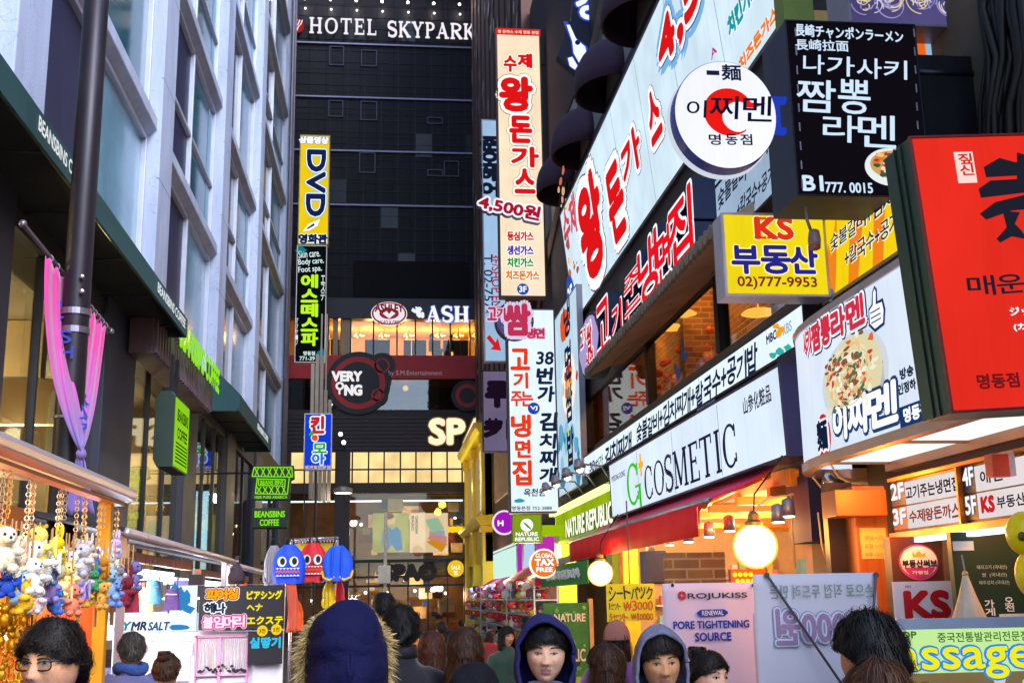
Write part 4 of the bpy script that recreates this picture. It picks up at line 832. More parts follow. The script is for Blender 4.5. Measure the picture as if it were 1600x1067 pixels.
m = MB(); m.prism(F, blob_poly((um, v1-.5), .7, 9, .3, .5), .007, .012); m.build('pepper_print', E('#e85a28', .9), ff)
for i, ch in enumerate('냉면쌈밥'): lettering(ff, F, ch, (um+.1, v0+.6+(3-i)*1.0), (um+1.0, v0+1.4+(3-i)*1.0), INK, .04, px=False, n=.03)
# --- signs of the near noodle house
Y_ = 8.9
nb, F = stick('black_noodle_sign', 'black box sign with white brush letters and a ramen bowl', Y_, (1246, 306), (1428, 40), .62, E('#17131c', .55), D('#1f2640', .45, .2), rim=D('#20202c', .4, .5), rimw=.012)
LB = E('#cfe6fb', 1.0)
for s, L, R, T, B in (('나', 1253, 1286, 87, 116), ('가', 1290, 1333, 90, 119), ('사', 1337, 1375, 93, 123), ('키', 1379, 1415, 96, 124), ('짬', 1243, 1302, 127, 175), ('뽕', 1308, 1356, 127, 178), ('라', 1284, 1337, 182, 222), ('멘', 1339, 1396, 182, 230)): lettering(nb, F, s, (L+2, B), (R-1, T), LB, .012, shear=.06, rot=-.03)
lettering(nb, F, '長崎チャンポンラーメン', (1243, 60), (1409, 47), LB, .03, rot=-.035); lettering(nb, F, '長崎拉面', (1243, 79), (1324, 65), LB, .02)
lettering(nb, F, 'B1', (1255, 298), (1284, 276), LB, .06); lettering(nb, F, '777. 0015', (1290, 301), (1362, 287), LB, .05)
u, v = F.uv(1392, 262); m = MB(); m.disc(F, u, v, .235, .006, .014, 40, rv=.17); bw = m.build('ramen_bowl', E('#e8f0f0', .95), nb); m = MB(); m.disc(F, u+.01, v+.02, .2, .0145, .018, 36, rv=.125); m.build('broth', E('#d8a860', .9), bw); m = MB(); r2 = random.Random(6)
for q in range(60):
    a, rr = r2.uniform(0, 6.28), r2.uniform(0, 1)**.5; m.prism(F, blob_poly((u+.01+.18*rr*math.cos(a), v+.02+.11*rr*math.sin(a)), r2.uniform(.012, .035), 7, .4, .7), .019, .0195+q*.0002, q % 5)
m.build('topping', [E('#e8783c', .9), E('#f4e0b4', 1), E('#c8402c', .8), E('#3c6a58', .7), E('#f0c878', .95)], bw)
m = MB(); r2 = random.Random(3)
for (a, b, c, d) in ((1241, 40, 1253, 306), (1426, 42, 1436, 300)):
    for q in range(9):
        t0, t1 = q/9+.02, q/9+.07; p0 = F.uv(a+(c-a)*t0, b+(d-b)*t0); p1 = F.uv(a+(c-a)*t1, b+(d-b)*t1); m.fbox(F, p0[0]-.006, p1[1], p0[0]+.006, p0[1], .015, .02)
m.build('tape_strip', D('#8f8894', .6), nb); arm(nb, F.p(BOX[nb.name][2], BOX[nb.name][3]-.3, -.3), F.p(BOX[nb.name][2]+.8, BOX[nb.name][3]-.3, -.3), .03)
m = MB(); c = F.p(*F.uv(1266, 320), -.1); m.tube([c+V((0, 0, .02)), c+V((0, 0, -.1)), c+V((.02, -.02, -.2))], .014, 8); m.lathe(c+V((.03, -.05, -.36)), [(.05, 0), (.055, .08), (.045, .16), (.02, .18)], 14, ax=(.15, .3, 1)); m.build('hanging_spotlight', D('#8a6a64', .5, .3), nb, smooth=True)
# round sign
rs_, = [thing('round_noodle_sign', 'round white lit sign with a red brush swirl fixed to the black noodle sign', 'sign', at(1132, 262, y=8.95))]
F = fY(1134, 180, 8.7); u, v = F.uv(1134, 179); R_ = .437
m = MB(); m.disc(F, u, v, R_, -.16, 0, 56, rv=R_*1.1); m.build('drum', D('#2a3ca8', .35, .1), rs_, bev=.01); m = MB(); m.disc(F.off(-.17), u, v-.0, R_+.012, -.05, 0, 56, rv=R_*1.1+.012); m.build('back_rim', E('#dfe6f6', .8), rs_)
g_ = [[F.p(u+R_*.985*math.sin(i*.16)*math.cos(k*.1122), v+R_*1.083*math.sin(i*.16)*math.sin(k*.1122), .001+.05*math.cos(i*.16)) for k in range(56)] for i in range(11)]
m = MB(); m.surf(g_, closed=True); m.build('domed_face', E('#f1f3fd', 1.02, .04, True), rs_, smooth=True)
fd = F.off(.055)
def swirl():
    P, Q = [], []
    for i in range(31):
        a = math.radians(20+i*9.6); w_ = .02+.11*math.sin(math.pi*min(1, (i+2)/30))**1.2; r_ = .2
        P.append((u+.02+(r_+w_*.2)*math.cos(a), v-.01+(r_*.98+w_*.2)*math.sin(a))); Q.append((u+.04+(r_-w_)*math.cos(a), v-.01+(r_*.98-w_)*math.sin(a)))
    return P, Q
P, Q = swirl(); m = MB(); m.surf([[fd.p(*a) for a in P], [fd.p(*a) for a in Q]]); a = P[0]; m.add([fd.p(a[0]-.05, a[1]+.03), fd.p(a[0]+.12, a[1]+.02), fd.p(a[0]+.02, a[1]-.02), fd.p(a[0]-.08, a[1]-.02)], [(0, 1, 2, 3)])
m.build('red_swirl', E('#e81a16', 1), rs_)
for s, L, R, T, B in (('이', 1072, 1101, 158, 184), ('찌', 1108, 1150, 152, 186), ('멘', 1160, 1202, 152, 190)): lettering(rs_, fd, s, (L, B), (R, T), E('#141c40', .5), .012, shear=.1)
lettering(rs_, fd, '一', (1104, 118), (1123, 112), INK, .05); lettering(rs_, fd, '麺', (1128, 126), (1156, 103), INK, .03)
for s, L in (('명', 1108), ('동', 1134), ('점', 1157)): lettering(rs_, fd, s, (L, 227), (L+17, 211), INK, .03)
m = MB(); a = F.p(u+R_, v, -.1); fb_ = fY(1216, 170, 8.82); m.fbox(fb_, *fb_.uv(1209, 208), *fb_.uv(1216, 153), -.05, .02); m.fbox(fb_, *fb_.uv(1209, 160), *fb_.uv(1228, 153), -.05, .018); m.fbox(fb_, *fb_.uv(1209, 208), *fb_.uv(1228, 201), -.05, .018); m.build('blue_bracket', E('#2746d8', .7), rs_)
# yellow agency sign
ks, F = stick('estate_agent_sign', 'yellow box sign with red and blue letters and a phone number', 10.4, (1134, 462), (1287, 336), .3, E('#f4dc18', .95, .06, True), D('#b9b4c8', .4, .2), rim=D('#cfcad8', .35, .3), rimw=.02)
KR = E('#e0331c', .95)
lettering(ks, F, 'KS', (1181, 373), (1236, 342), KR, .07, halo=[(.11, E('#fff6b8', 1.05))])
m = MB()
for a, b, c, d in ((1178, 374, 1196, 371), (1178, 344, 1196, 341), (1198, 374, 1209, 371), (1197, 344, 1208, 341)): m.fbox(F, *F.uv(a, b), *F.uv(c, d), .021, .024)
m.build('letter_serif', KR, ks)
for s, L, R in (('부', 1145, 1184), ('동', 1191, 1232), ('산', 1236, 1274)): lettering(ks, F, s, (L, 427), (R, 386), E('#2a2a9c', .8), .045, halo=[(.09, E('#fff2a0', 1.05))])
lettering(ks, F, '02)777-9953', (1153, 452), (1275, 434), E('#8a2a28', .8), .045); arm(ks, F.p(BOX[ks.name][2], BOX[ks.name][1]+.4, -.15), F.p(BOX[ks.name][2]+.5, BOX[ks.name][1]+.4, -.15), .03)
# yellow and orange strip
F = fR(4.3); yo = box_sign('yellow_menu_panel', 'yellow and orange panel with brush letters between the black and red signs', 'sign', F, *q4(F, (1281, 400), (1430, 330), (1290, 474), (1281, 348)), .22, E('#f8d414', .95, .05, True), D('#8a7a70', .5), px=False)
u0, v0, u1, v1 = BOX[yo.name]; m = MB(); r2 = random.Random(14)
for q in range(4):
    uu = u0+.1+q*.55; m.prism(F, [(uu, v0+.03), (uu+.22, v0+.03), (uu+.3+.1*(q % 2), v0+.25+.3*r2.random()), (uu+.42, v0+.6+.3*r2.random()), (uu+.2, v0+.4), (uu+.14, v0+.55)], .005, .008+q*.0003)
m.build('flame_print', E('#f2841c', .95), yo)
lettering(yo, F, '숯불갈비+김치', *q4(F, (1300, 400), (1400, 340), (1310, 388), (1310, 362)), INK, .02, px=False, halo=[(.075, E('#f8f4d0', 1))], shear=.15, jit=.1)
lettering(yo, F, '+칼국수+공기밥', *q4(F, (1322, 420), (1422, 340), (1325, 418), (1325, 390)), INK, .02, px=False, halo=[(.075, E('#f8f4d0', 1))], shear=.15, jit=.1)
art(yo, F, [blob_poly((1292, 462), 12, 8, .3)], E('#4a86a8', .7), name='blue_print')
# red sign
rd, F = stick('red_noodle_sign', 'big red box sign with a black brush character and green sides', 6.2, (1486, 645), (1745, 206), .36, E('#ea2e22', .95, .08, True), D('#12382c', .4, .1, .2), lean=-.055, rim=D('#7a1f1a', .5), rimw=.012)
DKB = E('#2c3040', .5); u0, v0, u1, v1 = BOX[rd.name]
m = MB()
for P in ([(1536, 262), (1560, 248), (1585, 255), (1640, 250), (1640, 268), (1592, 275), (1540, 278)], [(1588, 240), (1606, 246), (1602, 300), (1588, 300)], [(1528, 296), (1545, 284), (1650, 278), (1650, 296), (1532, 310)], [(1530, 335), (1552, 318), (1600, 306), (1640, 306), (1640, 324), (1580, 330), (1540, 344)], [(1566, 332), (1590, 334), (1582, 352), (1592, 362), (1600, 374), (1580, 370), (1562, 380), (1556, 374), (1572, 356)]):
    q = [F.uv(*p) for p in P]; m.prism(F, q, .006, .012+.0005*len(m.f))
m.build('brush_character', DKB, rd)
f_ = F.uv(1490, 290); MB().fbox(F, *F.uv(1497, 287), *F.uv(1518, 238), .005, .01).build('stamp', E('#f6d8d0', 1), rd)
lettering(rd, F, '짚신', (1500, 276), (1515, 241), E('#d8301e', .9), .04, mode='v', n=.014)
lettering(rd, F, '매운', (1511, 462), (1598, 428), DKB, .02, jit=.05); lettering(rd, F, '면', (1606, 466), (1640, 430), DKB, .02)
lettering(rd, F, 'ジッシン', (1578, 494), (1640, 478), WHT, .04); lettering(rd, F, '(カルビ)', (1584, 518), (1640, 503), WHT, .04); lettering(rd, F, '명동점 777', (1528, 608), (1636, 580), E('#7a1a20', .8), .05)
m = MB(); m.fbox(F, u0-.012, v0, u0-.002, v1, -.2, -.19); m.fbox(F, u0-.012, v0, u0-.002, v1, -.12, -.11); m.build('side_rib', D('#0b241c', .4), rd); arm(rd, F.p(u1, v1-.4, -.2), F.p(u1+.9, v1-.4, -.2), .04)
# curved sign
class Cv:                                              # a frame bent along a plan curve
    def __init__(s, pts, off=0): s.P = [V((x, y, 0)) for x, y in pts]; s.o = off; s.L = [0]; [s.L.append(s.L[-1]+(b-a).length) for a, b in zip(s.P, s.P[1:])]
    def p(s, u, v, n=0):
        u = max(0, min(u, s.L[-1]-1e-6)); i = max(k for k in range(len(s.P)-1) if s.L[k] <= u); t = (u-s.L[i])/(s.L[i+1]-s.L[i]); N = lambda k: ((s.P[min(k+1, len(s.P)-1)]-s.P[max(k-1, 0)]).normalized().cross(V((0, 0, 1))))
        n1 = N(i).lerp(N(i+1), t).normalized(); q = s.P[i].lerp(s.P[i+1], t)+n1*(n+s.o); q.z = v; return q
    def at_y(s, y): 
        i = [k for k in range(len(s.P)-1) if s.P[k].y >= y >= s.P[k+1].y][-1]; return s.L[i]+(s.L[i+1]-s.L[i])*(s.P[i].y-y)/(s.P[i].y-s.P[i+1].y)
CP = [(4.45, 10.62), (4.3, 10.72), (4.1, 10.66), (3.93, 10.46), (3.81, 10.18), (3.74, 9.85), (3.71, 9.5), (3.7, 9.1), (3.7, 6.45)]
F = Cv(CP); zb, zt = 2.82, 4.03; cvs = thing('curved_noodle_sign', 'white sign curving round the corner with a noodle bowl photo and thumbs-up hand', 'sign', (4.1, 7.6, zb))
def wrap(v0, v1, n0, n1, k=40):
    m = MB(); L_ = F.L[-1]; rows = [[F.p(L_*i/k, v, n) for v, n in ((v0, n0), (v1, n0), (v1, n1), (v0, n1), (v0, n0))] for i in range(k+1)]; m.surf(rows); return m
wrap(zb+.03, zt-.03, -.06, 0, 60).build('curved_face', E('#dce8f8', 1.0, .06, True), cvs, smooth=False)
wrap(zb-.05, zb+.03, -.08, .02, 60).build('lower_rim', D('#a08a8e', .35, .6), cvs); wrap(zt-.03, zt+.03, -.08, .02, 60).build('upper_rim', D('#b4a4ae', .35, .6), cvs)
MB().add([F.p(F.L[-1]*i/40, zt+.025, -.02) for i in range(41)]+[V((4.62, 6.45, zt+.025)), V((4.62, 10.6, zt+.025))], [tuple(range(43))]).build('top_cover', D('#6a6468', .6), cvs)
for i, (ya, yb_) in enumerate(((9.9, 8.5), (8.46, 6.9), (6.86, 6.5))): MB().box((3.86, yb_, zb+.02), (4.5, ya, zb+.05)).build('soffit_panel', E('#eef6f6', 1.1, 0, True), cvs)
m = MB()
for y in (9.92, 8.48, 6.88): m.box((3.78, y-.015, zb+.0), (4.52, y+.015, zb+.04))
m.box((4.5, 6.5, zb-.06), (4.6, 10, zb+.06)); m.build('soffit_bar', D('#8f6a50', .4, .5), cvs)
yx = lambda px, x=3.7: 1800*x/(px-600)*1.0
def cu_(px): return F.at_y(yx(px))
def cl(s, px0, px1, r0, r1, m_, b=.05, x=3.7, **kw): return lettering(cvs, F, s, (cu_(px0), 1.72+r0*x), (cu_(px1), 1.72+r1*x), m_, b, px=False, **kw)
CR = E('#d8304a', .9); ch_ = [(.15, E('#f4f8ff', 1.05)), (.21, E('#22407a', .7))]
for s, a, b in (('사', 1288, 1295), ('키', 1295, 1304), ('짬', 1306, 1322), ('뽕', 1324, 1340), ('라', 1343, 1367), ('멘', 1371, 1402)): cl(s, a, b, .547, .607, CR, .07, halo=ch_, n=.012)
for s, a, b in (('이', 1331, 1353), ('찌', 1357, 1388), ('멘', 1391, 1443)): cl(s, a, b, .325, .4, E('#f6faff', 1.08), .06, halo=[(.16, E('#2a4a80', .7))], shear=.1, n=.012)
def cpoly(pts, m_, nm, n=.01, x=3.7):                  # pts in (px, ratio)
    mb = MB()
    for i, P in enumerate(pts): mb.add([F.p(cu_(a), 1.72+b*x, n+i*.0005) for a, b in P], [tuple(range(len(P)))])
    return mb.build(nm, m_, cvs)
def cell(cpx, cr, rp, rr, k=20, jit=0, rg=random.Random(5)): return [(cpx+rp*(1+rg.uniform(-jit, jit))*math.cos(6.283*i/k), cr+rr*(1+rg.uniform(-jit, jit))*math.sin(6.283*i/k)) for i in range(k)]
cpoly([cell(1374, .445, 60, .097)], E('#d2d8dc', .95), 'soup_bowl', .006); cpoly([cell(1372, .45, 51, .083)], E('#e6dcae', .9), 'soup', .008)
r2 = random.Random(77)
for i, c in enumerate(('#f8f0d8', '#e0703c', '#f4e6c0', '#3f7a58', '#c8463a', '#f2c890', '#fbf4e4', '#8a5a3a')): cpoly([cell(1371+r2.gauss(0, 21), .45+r2.gauss(0, .033), r2.uniform(2, 6), r2.uniform(.004, .009), 7, .45, r2) for q in range(26)], E(c, .9), 'topping', .009+i*.004)
for i, c in enumerate(('#f6ecca', '#d8c48c')):
    P = []
    for q in range(46):
        a, rr, l = r2.uniform(0, 6.28), r2.uniform(.1, .95), r2.uniform(.3, .9); A_ = [(1371+44*(rr+.05*math.sin(t*9))*math.cos(a+t*l), .448+.07*rr*math.sin(a+t*l)) for t in [k/6 for k in range(7)]]; P.append(A_+[(x, y+.0022) for x, y in A_[::-1]])
    cpoly(P, E(c, .95), 'noodle', .012+i*.02)
cpoly([[(1408, .41), (1424, .37), (1424, .45), (1412, .47)]], E('#2a3c5c', .6), 'napkin', .006)
# thumbs-up hand drawn on the sign
cpoly([[(1405, .535), (1407, .57), (1413, .575), (1416, .6), (1421, .61), (1425, .6), (1424, .575), (1434, .575), (1437, .55), (1433, .52), (1415, .515)]], E('#22407a', .7), 'hand_outline', .008)
cpoly([[(1408, .538), (1409, .565), (1416, .572), (1418, .597), (1421.5, .603), (1423, .595), (1421, .57), (1432, .568), (1434, .55), (1431, .526), (1416, .522)]], E('#f4f8ff', 1.05), 'hand', .011)
cpoly([[(1411, a), (1429, a), (1429, a+.003), (1411, a+.003)] for a in (.535, .545, .556)], E('#22407a', .7), 'finger_line', .014)
cpoly([cell(1311, .345, 13, .052, 18)], E('#d82a22', .9), 'red_disc', .008); cl('麺', 1303, 1321, .315, .38, E('#1a2a4c', .6), .05, n=.02, halo=[(.14, E('#f4f4ff', 1))])
cl('방송', 1452, 1476, .398, .418, INK, .06); cl('인정하', 1446, 1478, .37, .39, INK, .06)
MB().fbox(fR(3.685), -yx(1447), 1.72+.305*3.7, -6.5, 1.72+.345*3.7, -.005, .005).build('phone_band', E('#22407a', .7), cvs)
lettering(cvs, fR(3.675), '명동점 777.0015', (-yx(1458), 1.72+.312*3.7), (-yx(1580), 1.72+.338*3.7), E('#f4f8ff', 1.05), .06, px=False)
# photo panel box high up
pp, F = stick('food_picture_box', 'grey box sign with a purple food picture seen from below at the top edge', 9.56, (1328, 38), (1522, -70), .5, E('#5c558e', .7, .2), D('#8a8492', .4, .4), rimw=.02)
m = MB(); r2 = random.Random(17)
for k in range(4):
    c = F.uv(1352+k*46, -2)
    for q in range(26):
        a = r2.uniform(0, 6.28); m.ring(F, c[0]+r2.uniform(-.08, .08), c[1]+r2.uniform(-.1, .1), r_:= r2.uniform(.03, .15), r_+.007, .006, .009+q*.0003, 24, math.degrees(a), math.degrees(a)+r2.uniform(60, 200), q % 3)
m.build('glass_outline', [E('#d8d4f4', .9), E('#a89ce0', .8), E('#f0d890', .9)], pp)
# ================================================================ LEFT SIDE OF THE STREET
# --- signs on the left
def lsign(name, label, y, bl, tr, depth, face, case, **kw): return stick(name, label, y, bl, tr, depth, face, case, **kw)
dv, F = lsign('dvd_sign', 'tall yellow lit sign with dark blue DVD letters on the left building corner', 48, (465, 382), (516, 212), .45, E('#f2cf10', .95, .06, True), D('#8a7a30', .5), rimw=.04)
NB = E('#1c2a58', .7); hw2 = [(.16, E('#f2fbff', 1.1))]
lettering(dv, F, '상큼영상', (468, 224), (513, 215), E('#f6fbff', 1), .08, halo=[(.16, E('#5a7ab8', .8))])
lettering(dv, F, 'DVD', (479, 337), (508, 236), NB, .07, mode='r', halo=[(.13, E('#e8f6ff', 1.1)), (.17, E('#6fb0e4', .9))])
art(dv, F, [[(473, 362), (482, 350), (500, 343), (496, 353), (484, 360)]], E('#f6faff', 1.1), name='feather_mark'); art(dv, F, [[(478, 358), (490, 349), (492, 352), (482, 358)]], NB, n=.014, name='feather_mark')
lettering(dv, F, '영화관', (467, 380), (511, 367), NB, .08, halo=[(.15, E('#f2fbff', 1.1))])
spa, F = lsign('spa_sign', 'black lit sign with lime Korean letters for skin and foot care below the yellow sign', 47.6, (460, 566), (511, 384), .45, E('#0f1418', .6), D('#b9b4ac', .4, .3), rimw=.03)
SW = E('#d8eef0', 1.0); LIM = E('#b8ee1c', 1.05)
for s, L, B, R, T in (('Skin care.', 466, 402, 500, 391), ('Body care.', 466, 415, 506, 404), ('Foot spa.', 466, 427, 503, 416)): lettering(spa, F, s, (L, B), (R, T), SW, .03, rot=.1)
for i, ch in enumerate('에스떼스파'): lettering(spa, F, ch, (471, 449+i*22.6), (496, 430+i*22.6), LIM, .06)
lettering(spa, F, 'エステ', (501, 470), (508, 430), SW, .02, mode='v'); lettering(spa, F, 'マッサージ', (460.5, 540), (466, 497), SW, .02, mode='v')
lettering(spa, F, '명동점', (474, 555), (492, 549), SW, .03); lettering(spa, F, '771-3915', (468, 563), (500, 557), SW, .03)
art(spa, F, [blob_poly((470, 391), 7, 11, .5), blob_poly((503, 552), 7, 11, .5)], E('#1a8a94', .7), name='flower_print')
km, F = lsign('blue_craft_sign', 'blue lit sign with coloured outlined Korean letters above the backpacks', 38, (474, 734), (519, 646), .35, E('#1440d8', .95, .08, True), D('#c8b8ac', .4, .3), rimw=.025)
HW = [(.16, E('#f0f6ff', 1.1))]
lettering(km, F, '킨', (486, 676), (506, 651), E('#c8242c', .95), .07, halo=HW); lettering(km, F, '모', (489, 707), (510, 693), E('#18b048', .95), .07, halo=HW); lettering(km, F, '아', (488, 725), (507, 709), E('#1c7ae0', .95), .07, halo=HW)
art(km, F, [blob_poly((492, 684), 6.5, 14, .08)], E('#f2f6ff', 1.05), name='fruit_mark'); art(km, F, [blob_poly((492, 684), 5, 14, .08)], E('#e8501c', .95), n=.014, name='fruit_mark'); art(km, F, [[(482, 680), (486, 673), (494, 674), (488, 681)]], E('#22b050', .95), n=.014, name='leaf_mark')
lettering(km, F, '생과일전문점', (476, 732), (516, 727), E('#e8d058', .9), .04)
m = MB()
for px in (500, 508): a = F.p(*F.uv(px, 646), -.1); m.tube([a, a+V((0, 0, 3.4))], .03, 6)
m.build('hanger', D('#a89c90', .4, .4), km)
# fins and conduits between the signs
m = MB(); r2 = random.Random(12)
for q in range(5): a = at(486+q*7, 640, y=45+q*.4); m.box((a.x-.03, a.y, 5.5), (a.x+.1, a.y+.4, 9.6+r2.uniform(0, 2.5)))
m.build('sign_frame', D('#8d8378', .5, .3), spa)
# crate shaped cafe sign
Y_ = 26; F = fY(425, 760, Y_); bb = thing('crate_cafe_sign', 'dark green cafe sign shaped like a lime outlined crate on a post', 'sign', F.p(F.uv(425, 826)[0], F.uv(425, 826)[1], -.1))
DG = D('#12261a', .5); LM = E('#86e418', 1.0)
def pp_(pts): return [F.uv(*p) for p in pts]
m = MB(); m.prism(F, pp_([(391, 778+3), (399, 750), (390, 746), (396, 727), (459, 727), (460, 748), (455, 750), (451, 781)]), -.16, 0); m.build('crate_board', DG, bb, bev=.01)
m = MB(); m.fbox(F, *F.uv(393, 826), *F.uv(450, 793), -.16, 0); m.build('lower_board', DG, bb, bev=.03)
def ln(a, b, w_=.022): 
    (x0, y0), (x1, y1) = F.uv(*a), F.uv(*b); l = math.hypot(x1-x0, y1-y0) or 1; nx, ny = -(y1-y0)/l*w_/2, (x1-x0)/l*w_/2
    return [(x0+nx, y0+ny), (x1+nx, y1+ny), (x1-nx, y1-ny), (x0-nx, y0-ny)]
seg = [((397, 730), (456, 730)), ((456, 730), (457, 745)), ((457, 745), (394, 744)), ((394, 744), (397, 730)), ((402, 746), (399, 771)), ((399, 771), (449, 772)), ((449, 772), (452, 746)), ((404, 748), (446, 749)), ((446, 749), (445, 759)), ((445, 759), (404, 758)), ((404, 758), (404, 748))]
for q in range(6): seg += [((398+q*10, 744), (404+q*10, 731)), ((398+q*10, 731), (405+q*10, 744))]
for q in range(5): seg += [((401+q*10, 771), (408+q*9.4, 760)), ((401+q*10, 760), (409+q*9.4, 771))]
m = MB()
for i, (a, b) in enumerate(seg): m.add([F.p(x, y, .006+i*.0003) for x, y in ln(a, b)], [(0, 1, 2, 3)])
m.build('lime_outline', LM, bb)
lettering(bb, F, 'BEANS BINS', (407, 757), (443, 750), LM, .05); lettering(bb, F, '100% PURE ARABICA', (398, 779), (449, 774), LM, .04)
lettering(bb, F, 'BEANSBINS', (398, 808), (445, 798), LM, .06); lettering(bb, F, 'COFFEE', (406, 821), (436, 811), LM, .06)
m = MB(); c = F.p(*F.uv(420, 780), -.1); m.tube([(c.x, c.y, 0), (c.x, c.y, c.z+.05)], .035, 8); m.tube([F.p(*F.uv(440, 735), -.1), F.p(*F.uv(475, 733), -.1), F.p(*F.uv(475, 850), -.1)], .02, 6); m.tube([F.p(*F.uv(393, 738), -.1), (-4.0, c.y+.1, F.p(*F.uv(393, 738)).z)], .02, 6); m.build('post', DARKM, bb)
# hanging green box sign
gb = thing('hanging_green_sign', 'dark green box sign with a lime lit face hung below the slatted fascia', 'sign', (-3.24, 18, 3.65))
xa, xb, ya, yb_, za, zb_ = -3.42, -3.12, 17.5, 18.75, 3.68, 4.82
fr_ = Fr((0, ya, 0), (1, 0, 0), (0, 0, 1), (0, 1, 0)); m = MB(); m.prism(fr_, [(xa, za+.12), (xa+.06, za), (xb-.012, za), (xb-.012, zb_-.06), (xb-.06, zb_), (xa+.06, zb_), (xa, zb_-.12)], 0, yb_-ya); m.build('case', D('#152a22', .45), gb, bev=.008)
fg = fL(xb); MB().fbox(fg, ya+.03, za+.03, yb_-.03, zb_-.09, -.01, .004).build('lit_face', E('#8fd21a', .95, .05), gb)
DGE = E('#2a4a12', .4); lettering(gb, fg, 'BEANSBINS', (ya+.15, 4.4), (yb_-.15, 4.58), DGE, .04, px=False); lettering(gb, fg, 'COFFEE', (ya+.2, 4.14), (yb_-.2, 4.3), DGE, .04, px=False)
m = MB()
for q in range(6): m.fbox(fg, ya+.12, 3.78+q*.055, yb_-.12, 3.8+q*.055, .005, .009)
m.build('text_line', DGE, gb)
m = MB(); m.box((-3.3, 17.9, zb_), (-3.24, 17.96, 5.46)); m.box((-3.3, 18.3, zb_), (-3.24, 18.36, 5.46)); m.box((-3.36, 17.85, zb_+.002), (-3.18, 18.41, zb_+.12)); m.build('hanger', DARKM, gb)
# pendant lamps inside the cafe
for (px, py, x, d) in ((38, 478, -5.3, 'nearest left'), (224, 620, -5.6, 'farther')):
    c = at(px, py, x=x); t = thing('pendant_lamp', d+' ribbed glass pendant lamp inside the cafe window', 'lamp', c, 'pendant lamps in the cafe'); k = MB(); P = []
    for i in range(9):
        z = -.24+i*.06; r_ = .16-.012*i if i < 7 else .06-.02*(i-7); P.append([c+V((r_*(1+.05*(j % 2))*math.cos(j*.19635), r_*(1+.05*(j % 2))*math.sin(j*.19635), z)) for j in range(32)])
    k.surf(P, closed=True); k.build('shade', E('#f2e2c8', 1.2), t, smooth=True); MB().tube([c+V((0, 0, .25)), (c.x, c.y, 5.74)], .012, 6).build('cord', BLACK, t); k = MB(); k.lathe(c+V((0, 0, .22)), [(.05, 0), (.05, .08), (.015, .14)], 12); k.build('cap', DARKM, t)
# --- street pole with the pink banners
PY = 9.3; pc = at(121, 450, y=PY); ps = thing('street_pole', 'thick dark purple street pole in front of the cafe', 'pole', (pc.x, PY, 0))
PM = D('#272129', .4, .35, .2, 2, .08, 120); m = MB(); m.lathe((pc.x, PY, 0), [(.16, 0), (.16, .25), (.112, .32), (.11, 3), (.103, 5), (.1, 9.5)], 28); m.build('shaft', PM, ps, smooth=True)
m = MB(); zc = at(121, 475, y=PY).z; m.lathe((pc.x, PY, zc-.25), [(.118, 0), (.118, .05)], 24); m.lathe((pc.x, PY, zc-.1), [(.118, 0), (.118, .05)], 24); m.lathe((pc.x, PY, at(100, 655, y=PY).z), [(.119, 0), (.119, .02)], 24); m.build('clamp_band', D('#8d8592', .3, .8), ps)
k = MB()
for py in (432, 455): k.ball(at(128, py, y=PY-.125), .02, 8, 6)
k.build('bolt', D('#c8c4cc', .25, .9), ps)
A, B = at(36, 350, y=8.75), at(173, 518, y=10.15); br_ = thing('banner_bar', 'thin metal banner bar clamped to the dark street pole', 'bar', (A+B)/2); MB().tube([A, B], .018, 8).build('rod', D('#7a7078', .35, .7), br_)
k = MB(); k.ball(A, .032, 10, 7); k.ball(B, .032, 10, 7); k.build('end_knob', D('#7a7078', .35, .7), br_, smooth=True)
def banner_mat():
    m = bpy.data.materials.new('dyed_cloth'); m.use_nodes = True; t = m.node_tree; b = t.nodes['Principled BSDF']; b.inputs['Roughness'].default_value = .75; b.inputs['Sheen Weight'].default_value = .3
    tc = t.nodes.new('ShaderNodeTexCoord'); sp = t.nodes.new('ShaderNodeSeparateXYZ'); r = t.nodes.new('ShaderNodeValToRGB'); mr = t.nodes.new('ShaderNodeMapRange'); n = t.nodes.new('ShaderNodeTexNoise'); n.inputs['Scale'].default_value = 5; ad = t.nodes.new('ShaderNodeMath')
    ad.operation = 'MULTIPLY_ADD'; ad.inputs[1].default_value = .5; t.links.new(tc.outputs['Object'], sp.inputs[0]); t.links.new(tc.outputs['Object'], n.inputs[0]); t.links.new(n.outputs[0], ad.inputs[0]); t.links.new(sp.outputs[2], ad.inputs[2])
    mr.inputs[1].default_value = .3; mr.inputs[2].default_value = 1.35; t.links.new(ad.outputs[0], mr.inputs[0]); t.links.new(mr.outputs[0], r.inputs[0]); cr = r.color_ramp; cr.elements[0].color = lin('#7860a8'); cr.elements[1].color = lin('#c42884'); e = cr.elements.new(.5); e.color = lin('#b4509c')
    t.links.new(r.outputs[0], b.inputs['Base Color']); return m
BMAT = banner_mat(); K = at(127, 705, y=PY-.24)
